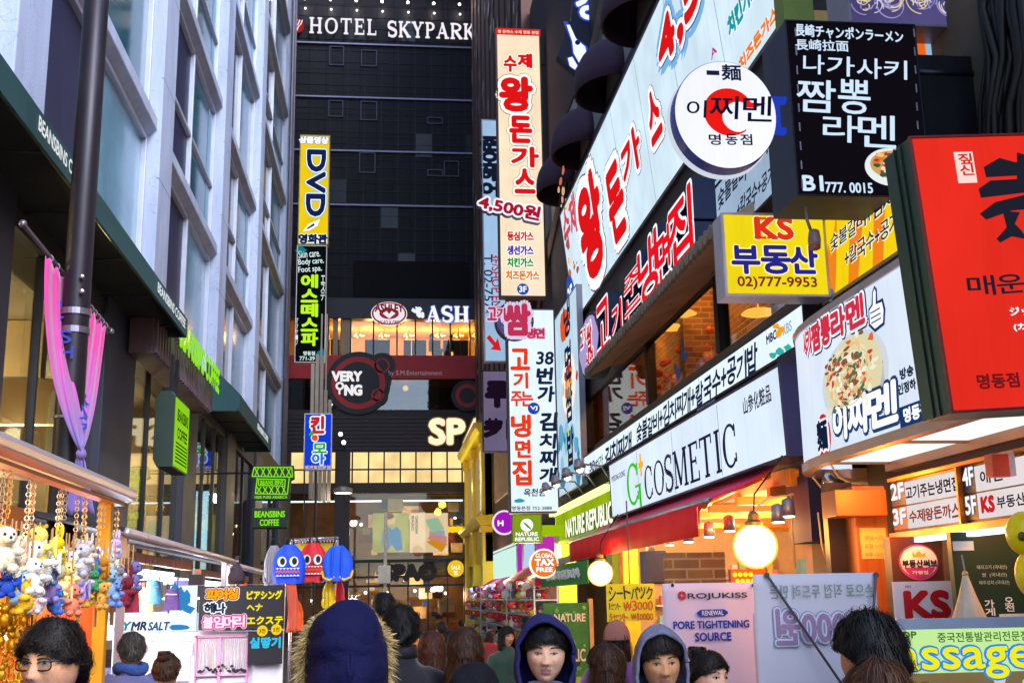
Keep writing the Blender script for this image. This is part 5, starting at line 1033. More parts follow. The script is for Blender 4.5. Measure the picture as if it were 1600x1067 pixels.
def drape(t0, t1, ph, wfall, label):
    rows = []; n, k = 22, 33
    for i in range(n+1):
        s = i/n; row = []
        for j in range(k+1):
            q = j/k; tp = A.lerp(B, t0+(t1-t0)*q)+V((0, -.02, -.03)); e = s**1.5; wid = max(0, 1-s**wfall)
            ctr = A.lerp(B, (t0+t1)/2)
            b_ = ctr.lerp(K, e)+(tp-ctr)*(.1+.9*wid)+V((.0, -.05*math.sin(s*3.1), 0)); b_.z = tp.z+(K.z-tp.z)*s; b_.x = b_.x if True else 0
            f = math.sin(q*19+ph)*(.022+.015*s*(1-s)*4)*(1-.5*s)+.02*math.sin(q*8+s*5); b_ = b_+V((.25*f, -f, 0)); b_.z -= .02*math.sin(q*31)*(1-s); row.append(b_)
        rows.append(row)
    mb = MB(); mb.surf(rows); t = thing('pink_banner', label, 'banner', V((K.x, K.y, K.z)), 'pink banners tied at the pole')
    mb.build('cloth', BMAT, t, smooth=True, solid=.006)
    m = MB()
    for q in range(5): m.ring(Fr(A.lerp(B, t0+(t1-t0)*(q+.5)/5), (1, 0, 0), (0, 0, 1), (0, 1, 0)), 0, -.015, .026, .032, -.004, .004, 14)
    m.build('ring', D('#b8b4bc', .3, .8), t); return t, rows
b1, R1_ = drape(.24, .6, 0, 5, 'wider pink to lavender cloth banner left of the street pole'); b2, R2_ = drape(.72, .94, 1.2, 5, 'narrow pink cloth banner hanging right of the street pole')
BLU = D('#2a3a9c', .7)
def on_rows(t, rows, s, i0, j0, st, sz):
    for q, ch in enumerate(s):
        p0 = rows[i0+q*st][j0]; fr = Fr(p0+V((0, -.1, 0)), (1, 0, 0), (0, 0, 1), (0, -1, 0)); lettering(t, fr, ch, (-sz/2, -sz), (sz/2, 0), BLU, .02, px=False)
on_rows(b1, R1_, 'FOSH', 3, 24, 2, .1); on_rows(b2, R2_, 'RAG', 13, 16, 2, .1)
m = MB(); m.ball(K+V((0, 0, -.02)), .036, 12, 8, (1, 1, 1.2), 0, .06); k = []
for i in range(9): s = i/8; k.append([K+V(((q/8-.5)*(.06+.16*s)+.02*s, .02*math.sin(q*2.4), -.05-.42*s+.03*math.cos(q*2))) for q in range(9)])
m.surf(k); m.build('knot', BMAT, b1, smooth=True, solid=.005)

# --- near toy stall
AL = D('#c8bcc0', .3, .55, .1); TAN = D('#b08a5c', .6, 0, .2)
SX, SY0, SY1, SZ = -1.5, 2.2, 7.1, 2.3
sa = thing('toy_stall', 'toy stall with a metal eave rail hung with chains and plush toys', 'stall', (-2.4, 4.6, 0))
m = MB(); fr_ = Fr((0, SY0, 0), (1, 0, 0), (0, 0, 1), (0, 1, 0)); m.prism(fr_, [(SX-.02, SZ), (SX+.03, SZ+.02), (SX+.04, SZ+.055), (SX+.01, SZ+.085), (SX-.04, SZ+.08), (SX-.06, SZ+.03)], 0, SY1-SY0); m.build('eave_rail', AL, sa, bev=.006)
MB().box((SX-.1, SY0, SZ-.02), (SX-.03, SY1-.03, SZ-.003)).build('under_rail', D('#b8702c', .5), sa)
MB().box((SX-.62, SY0, SZ-.16), (SX-.55, SY1-.1, SZ-.04)).build('inner_rail', TAN, sa)
m = MB(); m.add([(SX-.06, SY0, SZ+.07), (SX-.06, SY1, SZ+.07), (SX-1.75, SY1, SZ+.3), (SX-1.75, SY0, SZ+.3)], [(0, 1, 2, 3)]); m.build('canvas_roof', D('#d8d2c8', .8), sa, solid=.012)
for x, y, nm in ((SX-.1, SY1-.16, 'post'), (SX-1.7, SY1-.1, 'post'), (SX-1.7, SY0+.1, 'post'), (SX-.1, SY0+.1, 'post')): MB().box((x-.035, y-.035, 0), (x+.035, y+.035, SZ+.0)).build(nm, D('#c8941c', .4, .1), sa, bev=.006)
MB().box((SX-1.66, SY1-.14, .9), (SX-.14, SY1-.12, SZ-.3)).build('orange_side_sheet', D('#e4561a', .45, 0, .15, 2), sa)
MB().box((SX-1.74, SY0, .02), (SX-1.7, SY1-.2, SZ-.1)).build('back_panel', D('#8a2c1a', .6, 0, .2), sa)
MB().box((SX-1.2, SY0+.1, .6), (SX-.14, SY1-.3, .95)).build('counter', D('#7a4a2a', .6), sa, bev=.01)
m = MB(); m.box((SX-1.0, SY1-.32, 1.52), (SX-.4, SY1-.27, 1.56)); m.build('tube_light', E('#fff4e0', 6), sa); lamp(sa, (SX-.75, SY1-.7, 1.75), 26, '#ffcf90', .15, name='stall_light'); lamp(sa, (SX-.6, 4.2, 2.1), 30, '#ffc680', .2, name='stall_light')
PB = MB().box((SX-.68, 4.55, .95), (SX-.64, 5.6, 1.98)); pegb = PB.build('pegboard', D('#c4651c', .6), sa)
# gold charms
def charm(kind, m_):
    t = MB(); r_ = .03
    t.tube([(0, 0, .09), (0, 0, .045)], .004, 5)
    if kind == 0: t.ball((0, 0, .02), .024, 10, 7); t.ball((0, 0, -.022), .028, 10, 7, (1, .7, 1.2)); t.ball((-.022, 0, .038), .011, 7, 5); t.ball((.022, 0, .038), .011, 7, 5); t.ball((-.02, -.01, -.055), .012, 7, 5); t.ball((.02, -.01, -.055), .012, 7, 5)
    else: t.ring(Fr((0, 0, 0), (1, 0, 0), (0, 0, 1), (0, -1, 0)), 0, .02, .018, .03, -.005, .005, 14); t.box((-.006, -.004, -.06), (.006, .004, -.008)); t.box((.006, -.004, -.055), (.022, .004, -.043))
    return t.build('gold_charm', m_, smooth=kind == 0, label='small gold charm hanging on the orange pegboard of the toy stall', cat='charm', group='gold charms on the pegboard', loc=(0, 0, 0))
GOLD = D('#c89a2a', .42, .6, .35, 40); pr = [charm(0, GOLD), charm(1, GOLD), charm(0, D('#c8941c', .3, .6))]; r2 = random.Random(8); n_ = 0
for i in range(9):
    for j in range(7):
        o = pr[n_] if n_ < 3 else pr[r2.randrange(3)].copy()
        if n_ >= 3: SC.collection.objects.link(o)
        o.location = (SX-.6, 4.6+i*.115+r2.uniform(-.02, .02), 1.05+j*.135+r2.uniform(-.02, .02)); o.rotation_euler = (0, 0, math.pi/2+r2.uniform(-.4, .4)); n_ += 1
        s_ = r2.uniform(.7, 1.1); o.scale = (s_,)*3
# second board of charms facing the viewer at the stall corner
for i in range(7):
    for j in range(5):
        o = pr[r2.randrange(3)].copy(); SC.collection.objects.link(o); o['label'] = 'small gold charm dangling under the plush toys at the stall corner'; o['group'] = 'gold charms under the plush toys'; o.location = (at(4+i*9, 950, y=5.35).x, 5.35+r2.uniform(-.03, .03), 1.35+j*.11+r2.uniform(-.02, .02)); o.rotation_euler = (0, 0, r2.uniform(-.4, .4)); o.scale = (r2.uniform(.7, 1.1),)*3
# chains and straps under the eave
def chain(c, n, r_, mb):
    for i in range(n):
        ax = (1, 0, 0) if i % 2 else (.2, 1, 0); mb.ring(Fr(c+V((0, 0, -i*r_*1.45)), ax, (0, 0, 1), V(ax).cross(V((0, 0, 1)))), 0, 0, r_*.68, r_, -r_*.15, r_*.15, 10)
CH = [D('#b8ac9c', .3, .8), D('#c8a050', .3, .8), D('#a8a4a8', .3, .9), D('#c8c4cc', .25, .9)]
TOY = [('#f0e6cc', 'cream'), ('#f2d21c', 'bright yellow'), ('#8ab4dc', 'dusty blue'), ('#f4f0ec', 'white'), ('#9a86d0', 'lilac'), ('#e8e0a0', 'lemon'), ('#e8d0d0', 'blush pink'), ('#3a5ac0', 'royal blue'), ('#b8a890', 'beige grey'), ('#e8c23a', 'mustard'), ('#c4d8e8', 'ice blue'), ('#d8b04a', 'honey'), ('#8a8a98', 'grey'), ('#d8d4e0', 'pale grey'), ('#e8dcc0', 'oatmeal'), ('#7a5a3a', 'brown')]
def plush(c, hx, nm, kind, s, yaw, where):
    fur = D(hx, .9, 0, .15, 12, .5, 160, .1); t = thing('plush_toy', f'{nm} plush {["bear with round ears", "rabbit with long ears", "dragon with small wings"][kind]} {where}', 'plush toy', c, 'plush toys under the stall eave')
    M = Matrix.Rotation(yaw, 4, 'Z'); q = lambda x, y, z: c+(M @ V((x, y, z)))*s
    b = MB(); b.ball(q(0, 0, -.02), .085*s, 14, 10, (1, .85, 1.1), 0, .02); b.ball(q(0, -.02, .12), .075*s, 14, 10, (1.08, .95, .95), 0, .015)
    for sx in (-1, 1): b.ball(q(sx*.085, -.03, .02), .034*s, 9, 7, (1.6, 1, .9), 0, .03); b.ball(q(sx*.055, -.06, -.1), .04*s, 9, 7, (1, 1.5, .9), 0, .03)
    b.ball(q(0, -.085, .1), .034*s, 10, 7, (1.2, .8, .8)); n0 = len(b.v)
    for w_ in range(420):                              # tufts of pile
        p_ = V(b.v[rnd.randrange(n0)]); d_ = (p_-q(0, 0, .04)).normalized()+V((rnd.uniform(-.7, .7), rnd.uniform(-.7, .7), rnd.uniform(-.9, .4))); sd_ = d_.orthogonal().normalized()*.0022*s; l_ = rnd.uniform(.008, .02)*s; p_ = p_+V((rnd.uniform(-1, 1), rnd.uniform(-1, 1), rnd.uniform(-1, 1)))*.006*s; b.add([p_-sd_, p_+sd_, p_+d_*l_], [(0, 1, 2)])
    b.build('body', fur, t, smooth=True)
    for sx in (-1, 1):
        e = MB()
        if kind == 0: e.ball(q(sx*.06, 0, .185), .028*s, 9, 7, (1, .6, 1))
        elif kind == 1: e.ball(q(sx*.035, .01, .245), .024*s, 9, 8, (.9, .5, 3.2))
        else: e.surf([[q(sx*(.05+.09*u), .05, .05+.08*u-(.2*u)*w_+.03*math.sin(w_*6)) for u in (0, .3, .6, 1)] for w_ in (0, .25, .5, .75, 1)])
        e.build('wing' if kind == 2 else 'ear', fur, t, smooth=True, solid=.006 if kind == 2 else 0)
        k = MB(); k.ball(q(sx*.03, -.085, .135), .011*s, 8, 6); k.build('eye', BLACK, t, smooth=True)
    k = MB(); k.ball(q(0, -.115, .112), .011*s, 8, 6); k.build('nose', BLACK, t); k = MB(); a = q(0, 0, .19); k.tube([a, a+V((0, 0, max(.02, SZ-.25-a.z)))], .004, 5); k.build('strap', TAN, t)
    if kind == 2:
        k = MB()
        for z in (.2, .13, .04): k.lathe(q(0, .075, z), [(.018*s, 0), (.001, .035*s)], 6, ax=(0, 1, .6))
        k.build('spine', D('#e8c83a', .8), t)
    return t
spots = [(52, 868, 5.1, 2.0), (90, 850, 5.5, 1.5), (28, 905, 5.0, 1.6), (112, 872, 5.9, 1.5), (75, 905, 5.4, 1.5), (98, 915, 5.7, 1.3), (128, 896, 6.0, 1.5), (148, 876, 6.3, 1.3), (118, 845, 6.1, 1.2), (160, 900, 6.4, 1.4), (172, 868, 6.6, 1.2), (140, 918, 6.2, 1.3), (186, 888, 6.8, 1.2), (60, 925, 5.2, 1.3), (4, 850, 4.7, 2.0), (198, 872, 6.9, 1.1)]
wh = ['on a long strap left of the stall', 'near the left picture edge', 'low at the left picture edge', 'in the middle of the toy cluster', 'below the largest toy', 'low in the toy cluster', 'right of the toy cluster middle', 'high in the toy cluster', 'behind the yellow toys', 'low near the post', 'on a thin strap near the rail end', 'above the black haired man', 'near the stall post', 'just above the charms', 'cut by the left picture edge', 'last under the rail end']
for i, (px, py, y, s) in enumerate(spots): plush(at(px, py+16, y=y), TOY[i][0], TOY[i][1], i % 3, s*.28, [.3, -.5, .7, -.2, .9, -.8][i % 6], wh[i])
spots2 = [(20, 880, 4.85), (38, 925, 5.0), (66, 872, 5.25), (84, 930, 5.5), (104, 895, 5.75), (122, 915, 5.95), (138, 858, 6.15), (154, 922, 6.35), (168, 905, 6.5), (182, 850, 6.7), (192, 905, 6.85), (206, 892, 6.95)]
TOY2 = [('#f4e8d0', 'ivory'), ('#e4b832', 'golden'), ('#f0f0f4', 'snow white'), ('#4a78c8', 'denim blue'), ('#f0dc8c', 'pale yellow'), ('#b0a0d8', 'lavender'), ('#d8c8b0', 'sand'), ('#e8a850', 'apricot'), ('#90b8d8', 'powder blue'), ('#c8b8e0', 'violet'), ('#f0e4e0', 'off white'), ('#7a70a8', 'plum')]
for i, (px, py, y) in enumerate(spots2): plush(at(px, py+12, y=y), TOY2[i][0], TOY2[i][1], (i*2+1) % 3, (.38+.07*(i % 3)), [.8, -.9, .1, 1.2][i % 4], 'squeezed between the bigger toys')
spots3 = [(12, 905, 4.8), (30, 860, 4.95), (48, 895, 5.1), (60, 850, 5.2), (78, 888, 5.4), (92, 880, 5.6), (110, 932, 5.8), (130, 870, 6.05), (146, 900, 6.25), (162, 882, 6.45), (176, 920, 6.6), (198, 918, 6.9)]
TOY3 = [('#2a4ab0', 'cobalt'), ('#f0c8a0', 'peach'), ('#f8f6f0', 'chalk white'), ('#f4dc70', 'butter yellow'), ('#6a80a8', 'slate blue'), ('#c8b878', 'khaki'), ('#e88868', 'coral'), ('#c8c4c8', 'pearl grey'), ('#4a9a68', 'sea green'), ('#c88a2c', 'ochre'), ('#7a98e0', 'cornflower'), ('#7a2a3c', 'wine')]
for i, (px, py, y) in enumerate(spots3): plush(at(px, py+10, y=y-.08), TOY3[i][0], TOY3[i][1], (i+2) % 3, (.34+.06*(i % 4)), [.2, -1.3, 1.0, -.4][i % 4], 'in the thick of the hanging toys')
for i, (px, y) in enumerate(((45, 4.9), (92, 5.35), (128, 5.8), (158, 6.2), (182, 6.55), (210, 6.95))):
    c = V((SX-.05, y, SZ-.03)); t = thing('key_chain', ['first', 'second', 'third', 'fourth', 'fifth', 'sixth'][i]+' bunch of key chains from the left along the stall rail', 'key chain', c, 'key chains on the stall rail')
    for k in range(3): mb = MB(); chain(c+V((r2.uniform(-.03, .03), r2.uniform(-.05, .05), -.02)), 8+k*3, .012, mb); mb.build('chain', CH[(i+k) % 4], t)
    mb = MB(); mb.ring(Fr(c+V((0, 0, -.26-.02*(i % 3))), (1, 0, 0), (0, 0, 1), (0, -1, 0)), 0, 0, .022, .034, -.005, .005, 16); mb.build('split_ring', CH[3], t)
    mb = MB(); a = c+V((0, .02, -.27)); mb.tube([a, a+V((.005, 0, -.4))], .012, 6); mb.build('strap', TAN, t)

# --- second stall: hair braiding and piercings
Y2 = 11.5; F = fC(Y2); sb = thing('braiding_stall', 'bright white braiding stall with notice boards and an awning roof', 'stall', (-2.3, 14, 0))
x0, x1 = F.uv(176, 1000)[0], F.uv(446, 1000)[0]
MB().fbox(F, x0, .4, x1-.02, 1.62, -.06, 0).build('end_panel', D('#e8e4ea', .6), sb)
m = MB(); 
for px, py, qx, qy, mi in ((177, 987, 262, 955, 0), (264, 986, 309, 914, 1)): m.fbox(F, *F.uv(px, py), *F.uv(qx, qy), .004, .03, mi)
lb_ = m.build('lit_notice', [E('#f4fbff', 1.15, 0, True), E('#e6f2fc', 1.1, 0, True)], sb)
art(lb_, F, [blob_poly((275+9*(q % 3), 922+q*5.5), 9, 8, .5) for q in range(6)]+[blob_poly((280, 980), 16, 9, .3, .3)], E('#3a8ad0', .9), n=.034, name='print')
for i, (s, c) in enumerate((('BY', '#2aa0c0'), ('MR', '#3a4a6a'), ('SALT', '#2a6aa0'))): lettering(lb_, F, s, (180+i*26, 984), (204+i*26+(i == 2)*8, 971), E(c, .8), .07, n=.034, shear=.2)
m = MB(); m.fbox(F, *F.uv(178, 1066), *F.uv(299, 992), .004, .025); nb_ = m.build('notice_board', D('#f2f0f4', .6), sb); m = MB(); r2 = random.Random(4)
for q in range(150): a = F.uv(r2.uniform(180, 290), 997+5*r2.randrange(14)); m.fbox(F, a[0], a[1], a[0]+r2.uniform(.02, .07), a[1]+.008, .027, .0275+q*.00002)
m.build('notice_text', D('#a4a4b4', .7), nb_, kind='stuff'); 
for q in range(9): a = F.uv(184+q*13, r2.uniform(1000, 1050)); MB().fbox(F, a[0], a[1], a[0]+.075, a[1]+.11, .0305, .033+q*.0004).build('pinned_photo', D(('#d8c0c8', '#c0ccd8', '#e8dcc0')[q % 3], .5, 0, .4, 30), nb_)
PINK = D('#e89ac0', .5); m = MB()
for a in ((304, 1067, 309, 992), (384, 1067, 389, 992), (304, 996, 389, 991), (340, 1067, 347, 996), (304, 1056, 389, 1053)): m.fbox(F, *F.uv(a[0], a[1]), *F.uv(a[2], a[3]), .005, .05)
nd = m.build('necklace_frame', PINK, sb); MB().fbox(F, *F.uv(306, 1067), *F.uv(387, 993), .001, .012).build('necklace_back', D('#f4eef2', .6), nd); m = MB()
for q in range(26):
    px = 311+q*2.9; a, b = F.p(*F.uv(px, 998), .045), F.p(*F.uv(px+r2.uniform(-3, 3), 1042+r2.uniform(0, 8)), .045); m.tube([a, a.lerp(b, .5)+V((r2.uniform(-.01, .01), 0, 0)), b], .004, 4)
m.build('necklace_cord', D('#c8a8a0', .5), nd); m = MB()
for q in range(26): m.ball(F.p(*F.uv(311+q*2.9, 1043+r2.uniform(-5, 6)), .05), r2.uniform(.008, .018), 7, 5)
m.build('pendant', D('#3a3238', .4, .5), nd)
BBD = D('#221c22', .6); m = MB(); m.fbox(F, *F.uv(312, 984), *F.uv(446, 914), .06, .09); mb_ = thing('menu_board', 'black menu board with colourful Korean and yellow Japanese lettering', 'board', F.p(F.uv(380, 984)[0], F.uv(380, 1037)[1], .08)); m.build('board', BBD, mb_, bev=.004); MB().fbox(F, *F.uv(388, 1037), *F.uv(443, 984.4), .06, .088).build('lower_board', BBD, mb_)
m = MB()
for a in ((311, 986, 447, 984), (311, 914, 447, 912), (445, 985, 447, 913)): m.fbox(F, *F.uv(a[0], a[1]), *F.uv(a[2], a[3]), .055, .1)
m.build('frame', AL, mb_)
F2 = F.off(.09); YE = E('#f2e21c', 1.0)
for s, B, T in (('ピアシング', 936, 922), ('ヘナ', 954, 943), ('エクステ', 975, 962)): lettering(mb_, F2, s, (386, B), (386+(14 if len(s) > 2 else 12)*len(s)*(.78 if len(s) == 5 else 1), T), YE, .06, n=.004)
lettering(mb_, F2, '피어싱', (322, 936), (372, 920), E('#f2b01c', 1), .07, n=.004, halo=[(.16, E('#d83a1c', .9)), (.24, E('#f4f4f0', 1))], jit=.08)
lettering(mb_, F2, '헤나', (319, 957), (353, 942), E('#2a3a5a', .6), .06, n=.004, halo=[(.2, E('#f4f8ff', 1.05))], jit=.08)
lettering(mb_, F2, '붙임머리', (317, 980), (383, 962), E('#f8e8f4', 1), .05, n=.004, halo=[(.17, E('#e8389c', .95)), (.24, E('#f6d8ea', 1))], jit=.08)
m = MB(); u, v = F2.uv(410, 985); m.disc(F2, u, v, .05, .0, .012); u2, v2 = F2.uv(432, 983); m.disc(F2, u2, v2, .05, .0, .012); m.build('price_disc', E('#f4d01c', 1), mb_); lettering(mb_, F2, '3천', (u-.028, v-.02), (u+.028, v+.02), E('#a8641c', .7), .04, px=False, n=.014); lettering(mb_, F2, '5천', (u2-.028, v2-.02), (u2+.028, v2+.02), E('#a8641c', .7), .04, px=False, n=.014)
lettering(mb_, F2, '실땋기', (391, 1012), (438, 995), E('#3ac0e8', 1), .06, n=.004)
# roof of the second and third stall, rails, bundle
for (ya, yb_, z, x, nm) in ((8.0, 13.6, 2.2, -1.72, 0), (13.9, 19.5, 2.16, -1.78, 1)):
    if nm: sc_ = thing('far_stall', 'farther stall with a dark folded awning behind the backpacks', 'stall', (-2.6, 16.6, 0))
    o = sc_ if nm else sb; m = MB(); m.add([(x, ya, z), (x, yb_, z-.02), (x-1.7, yb_, z+.32), (x-1.7, ya, z+.34)], [(0, 1, 2, 3)]); m.build('awning_roof', D('#2c262c', .7), o, solid=.03)
    m = MB(); m.tube([(x+.01, ya, z-.02), (x+.01, yb_, z-.04)], .035, 8); m.build('eave_tube', AL, o, smooth=True); m = MB(); m.box((x-.45, ya+.3, z-.14), (x-.37, yb_-.4, z-.06)); m.build('wood_rail', D('#a86a48', .6), o)
    for y in (ya+.25, yb_-.25): MB().box((x-.08, y-.025, 0), (x-.03, y+.025, z-.02)).build('post', AL, o)
    ya = max(ya, 11.3); MB().box((x-1.72, ya, .02), (x-1.68, yb_, z-.05)).build('back_panel', D('#d8d0c8', .7), o); MB().box((x-1.5, ya+.4, .8), (x-.12, yb_-.4, .95)).build('counter', D('#d8d4d8', .5), o)
    MB().box((x-1.2, ya-1.2, z-.2), (x-.55, yb_-.5, z-.165)).build('strip_light', E('#f6faff', 3.5), o); lamp(o, (x-.8, (ya+yb_)/2, z-.45), 80, '#f2f4ff', .3, name='stall_light'); lamp(o, (x-.6, ya-1.1, z-.4), 70, '#f4f4ff', .25, name='stall_light')
    m = MB(); r2 = random.Random(int(ya)); 
    for q in range(70): c = V((x-r2.uniform(.15, 1.5), r2.uniform(ya+.3, yb_-.3), r2.choice((1.0, 1.42, 1.8)))); k = r2.uniform(.04, .11); m.box((c.x-k, c.y-k, c.z-.03), (c.x+k, c.y+k, c.z+r2.uniform(.04, .2)), r2.randrange(5))
    m.build('goods', [D('#d8cfd8', .6), D('#c86a2a', .6), D('#8a8ac8', .5), D('#3a2c30', .6), D('#e8e4e0', .6)], o, kind='stuff')
    m = MB(); m.box((x-1.5, ya+.4, 1.38), (x-.5, yb_-.4, 1.4)); m.box((x-1.5, ya+.4, 1.76), (x-.7, yb_-.4, 1.78)); m.build('shelf', D('#e0dce4', .4), o)
pc_ = [('#d88a3a', 'orange'), ('#e8e0ea', 'white'), ('#8a8ad0', 'periwinkle'), ('#c83a5a', 'crimson'), ('#3a3440', 'charcoal'), ('#e8c8d8', 'rose'), ('#5aa0c8', 'teal blue'), ('#e8d060', 'yellow'), ('#a86a48', 'tan'), ('#6a4a8a', 'purple')]
for i, (hx, nm) in enumerate(pc_):
    c = V((-1.95-.12*(i % 3), 8.5+i*.3, 1.9-.06*(i % 2))); t = thing('pouch', f'small {nm} pouch hanging under the eave of the braiding stall', 'pouch', c, 'pouches under the stall eave'); m = MB(); m.surf([[c+V((.075*(.75+.25*s)*math.cos(a), .028*math.sin(a), -.19*s)) for a in [j*math.pi/8 for j in range(16)]] for s in (0, .06, .4, .8, .95, 1)], closed=True); m.build('pocket', D(hx, .65, 0, .25, 20, .3, 80), t, smooth=True); m = MB(); m.tube([c+V((-.05, 0, 0)), (c.x, c.y, 2.18), c+V((.05, 0, 0))], .005, 5); m.build('strap', BLACK, t); m = MB(); m.box((c.x-.05, c.y-.033, c.z-.05), (c.x+.05, c.y-.028, c.z-.042)); m.build('zip', ALU, t)
c = at(370, 890, y=13.75); bu = thing('tied_cloth', 'dark tied bundle of awning cloth at the stall roof end', 'cloth', c); m = MB(); m.lathe(c+V((0, 0, -.16)), [(.09, 0), (.1, .08), (.05, .2), (.012, .26), (.03, .32)], 14); m.build('bundle', D('#3a2c34', .85, 0, .3), bu, smooth=True); MB().lathe(c+V((0, 0, .09)), [(.02, 0), (.02, .02)], 10).build('cord', D('#a89a94', .7), bu)

# --- backpacks on a rack
YB = 12.3
def bag(px0, px1, py0, py1, y, col, label, face, yaw=0):
    a, b = at(px0, py1, y=y), at(px1, py0, y=y); w_, h = b.x-a.x, b.z-a.z; c = V(((a.x+b.x)/2, y, a.z)); t = thing('backpack', label, 'backpack', c, 'backpacks on the rack'); g = []
    for i in range(15):
        s = i/14; r_ = (.9+.1*math.sin(s*3.1))*(1 if s < .45 else 1-.62*((s-.45)/.55)**2.2); d_ = .13*(1-.55*s); g.append([c+V((w_/2*r_*math.copysign(abs(math.cos(q))**.7, math.cos(q))+.006*math.sin(q*9+s*7), d_*math.copysign(abs(math.sin(q))**.7, math.sin(q))+.008*math.sin(q*7+s*5), s*h)) for q in [k*math.pi/16 for k in range(32)]])
    m = MB(); m.surf(g, closed=True); m.add(g[0], [tuple(range(32))[::-1]]); m.add(g[-1], [tuple(range(32))]); m.build('pouch', D(col, .6, 0, .12, 6, .2, 60), t, smooth=True)
    m = MB(); top = c+V((0, 0, h)); m.tube([top+V((-.05, 0, -.02)), top+V((-.03, 0, .07)), top+V((.03, 0, .07)), top+V((.05, 0, -.02))], .01, 6); m.build('loop', BLACK, t)
    if face:
        fr = Fr(c+V((0, -.128, 0)), (1, 0, 0), (0, -.1, 1), (0, -1, -.1)); WHI, OR = D('#f0f0ee', .6), D('#e8501c', .6)
        for sx in (-1, 1):
            m = MB(); m.disc(fr, sx*w_*.18, h*.56, w_*.135, -.01, .008, 20, rv=h*.13); e = m.build('eye', WHI, t); m = MB(); m.disc(fr, sx*w_*.18+w_*.02, h*.57, w_*.075, .009, .012, 18, rv=h*.09); m.build('pupil', BLACK, e)
        m = MB(); n = 7
        m.fbox(fr, -w_*.36, h*.19, w_*.36, h*.4, -.01, .004); m.build('mouth', D(col, .6), t); m = MB()
        for q in range(n):
            x = -w_*.36+w_*.72*q/n; d = w_*.72/n; m.prism(fr, [(x, h*.4), (x+d, h*.4), (x+d/2, h*.36)], .005, .009, 0); m.prism(fr, [(x, h*.19), (x+d/2, h*.23), (x+d, h*.19)], .005, .009, 0)
            m.prism(fr, [(x, h*.26), (x+d/2, h*.31), (x+d, h*.26), (x+d, h*.3), (x+d/2, h*.35), (x, h*.3)], .005, .0085, 1)
        m.build('teeth', [WHI, OR], t)
    else:
        m = MB()
        for sx in (-.1, .1): m.tube([c+V((sx*w_, -.12, h*.12)), c+V((sx*w_*2.2, -.15, h*.02)), c+V((sx*w_*4.4, -.11, h*.1)), c+V((sx*w_*4.9, -.04, h*.28))], .013, 6)
        m.build('strap', D('#e8b81c' if col == '#0e56e0' else col, .6), t)
        m = MB(); 
        for sx in (-.15, .15): m.tube([c+V((sx*w_, -.1, h*.95)), c+V((sx*w_, -.145, h*.5)), c+V((sx*w_, -.135, .02))], .012, 6)
        m.build('seam', D(col, .75, 0, .3), t)
    return t
bag(425, 478, 851, 912, YB-.2, '#1648d8', 'blue backpack with monster eyes and orange teeth, left on the rack', True)
bag(465, 513, 848, 909, YB, '#d01c24', 'red backpack with monster eyes between two blue backpacks', True)
bag(503, 552, 852, 908, YB-.1, '#0e56e0', 'plain blue backpack with yellow straps, right on the rack', False)
bag(412, 444, 852, 915, YB+.35, '#8a8490', 'plain grey backpack half hidden behind the blue one', False)
bag(504, 524, 908, 950, YB, '#e8c81c', 'small yellow bag hanging low under the rack', False); bag(523, 538, 908, 944, YB+.2, '#d8304a', 'small red and yellow bag hanging low on the right', False)
bag(452, 474, 938, 985, YB-.1, '#e85a1c', 'orange bag hanging behind the fur hood', False)
rk = thing('backpack_rack', 'chrome rack with a yellow card carrying the backpacks', 'rack', at(490, 900, y=YB+.05)*1); a, b = at(455, 843, y=YB+.1), at(526, 840, y=YB+.1)
m = MB(); m.tube([a, b], .014, 8); m.tube([a+V((0, .3, 0)), b+V((0, .3, 0))], .014, 8)
for q in range(2): p_ = (a, b)[q]; m.tube([p_+V((0, .15, .02)), (p_.x, p_.y+.15, .05)], .018, 8)
for q in range(16): p_ = a.lerp(b, q/15); m.tube([p_+V((0, 0, .012)), p_+V((0, -.1, -.03)), p_+V((0, -.1, -.055))], .005, 5)
m.tube([at(440, 910, y=YB+.1), at(530, 908, y=YB+.1)], .012, 8); m.build('rail', D('#c4bcc4', .25, .85), rk, smooth=True); MB().fbox(fC(YB+.16), *fC(YB+.16).uv(460, 868), *fC(YB+.16).uv(524, 848), 0, .01).build('yellow_card', D('#e4c21c', .6), rk)
rk2 = thing('striped_flag', 'narrow orange striped flag hanging beside the menu board', 'flag', at(445, 985, y=YB-.3)); F = fC(YB-.3); m = MB(); g = [[F.p(*F.uv(446+4*math.sin(s*3)+q*4, 908+s*80), .01*math.sin(q*2+s*6)) for q in range(5)] for s in [i/12 for i in range(13)]]; m.surf(g); m.build('cloth', D('#d85a3c', .7, 0, .3, 14, streak=9), rk2, smooth=True, solid=.004)
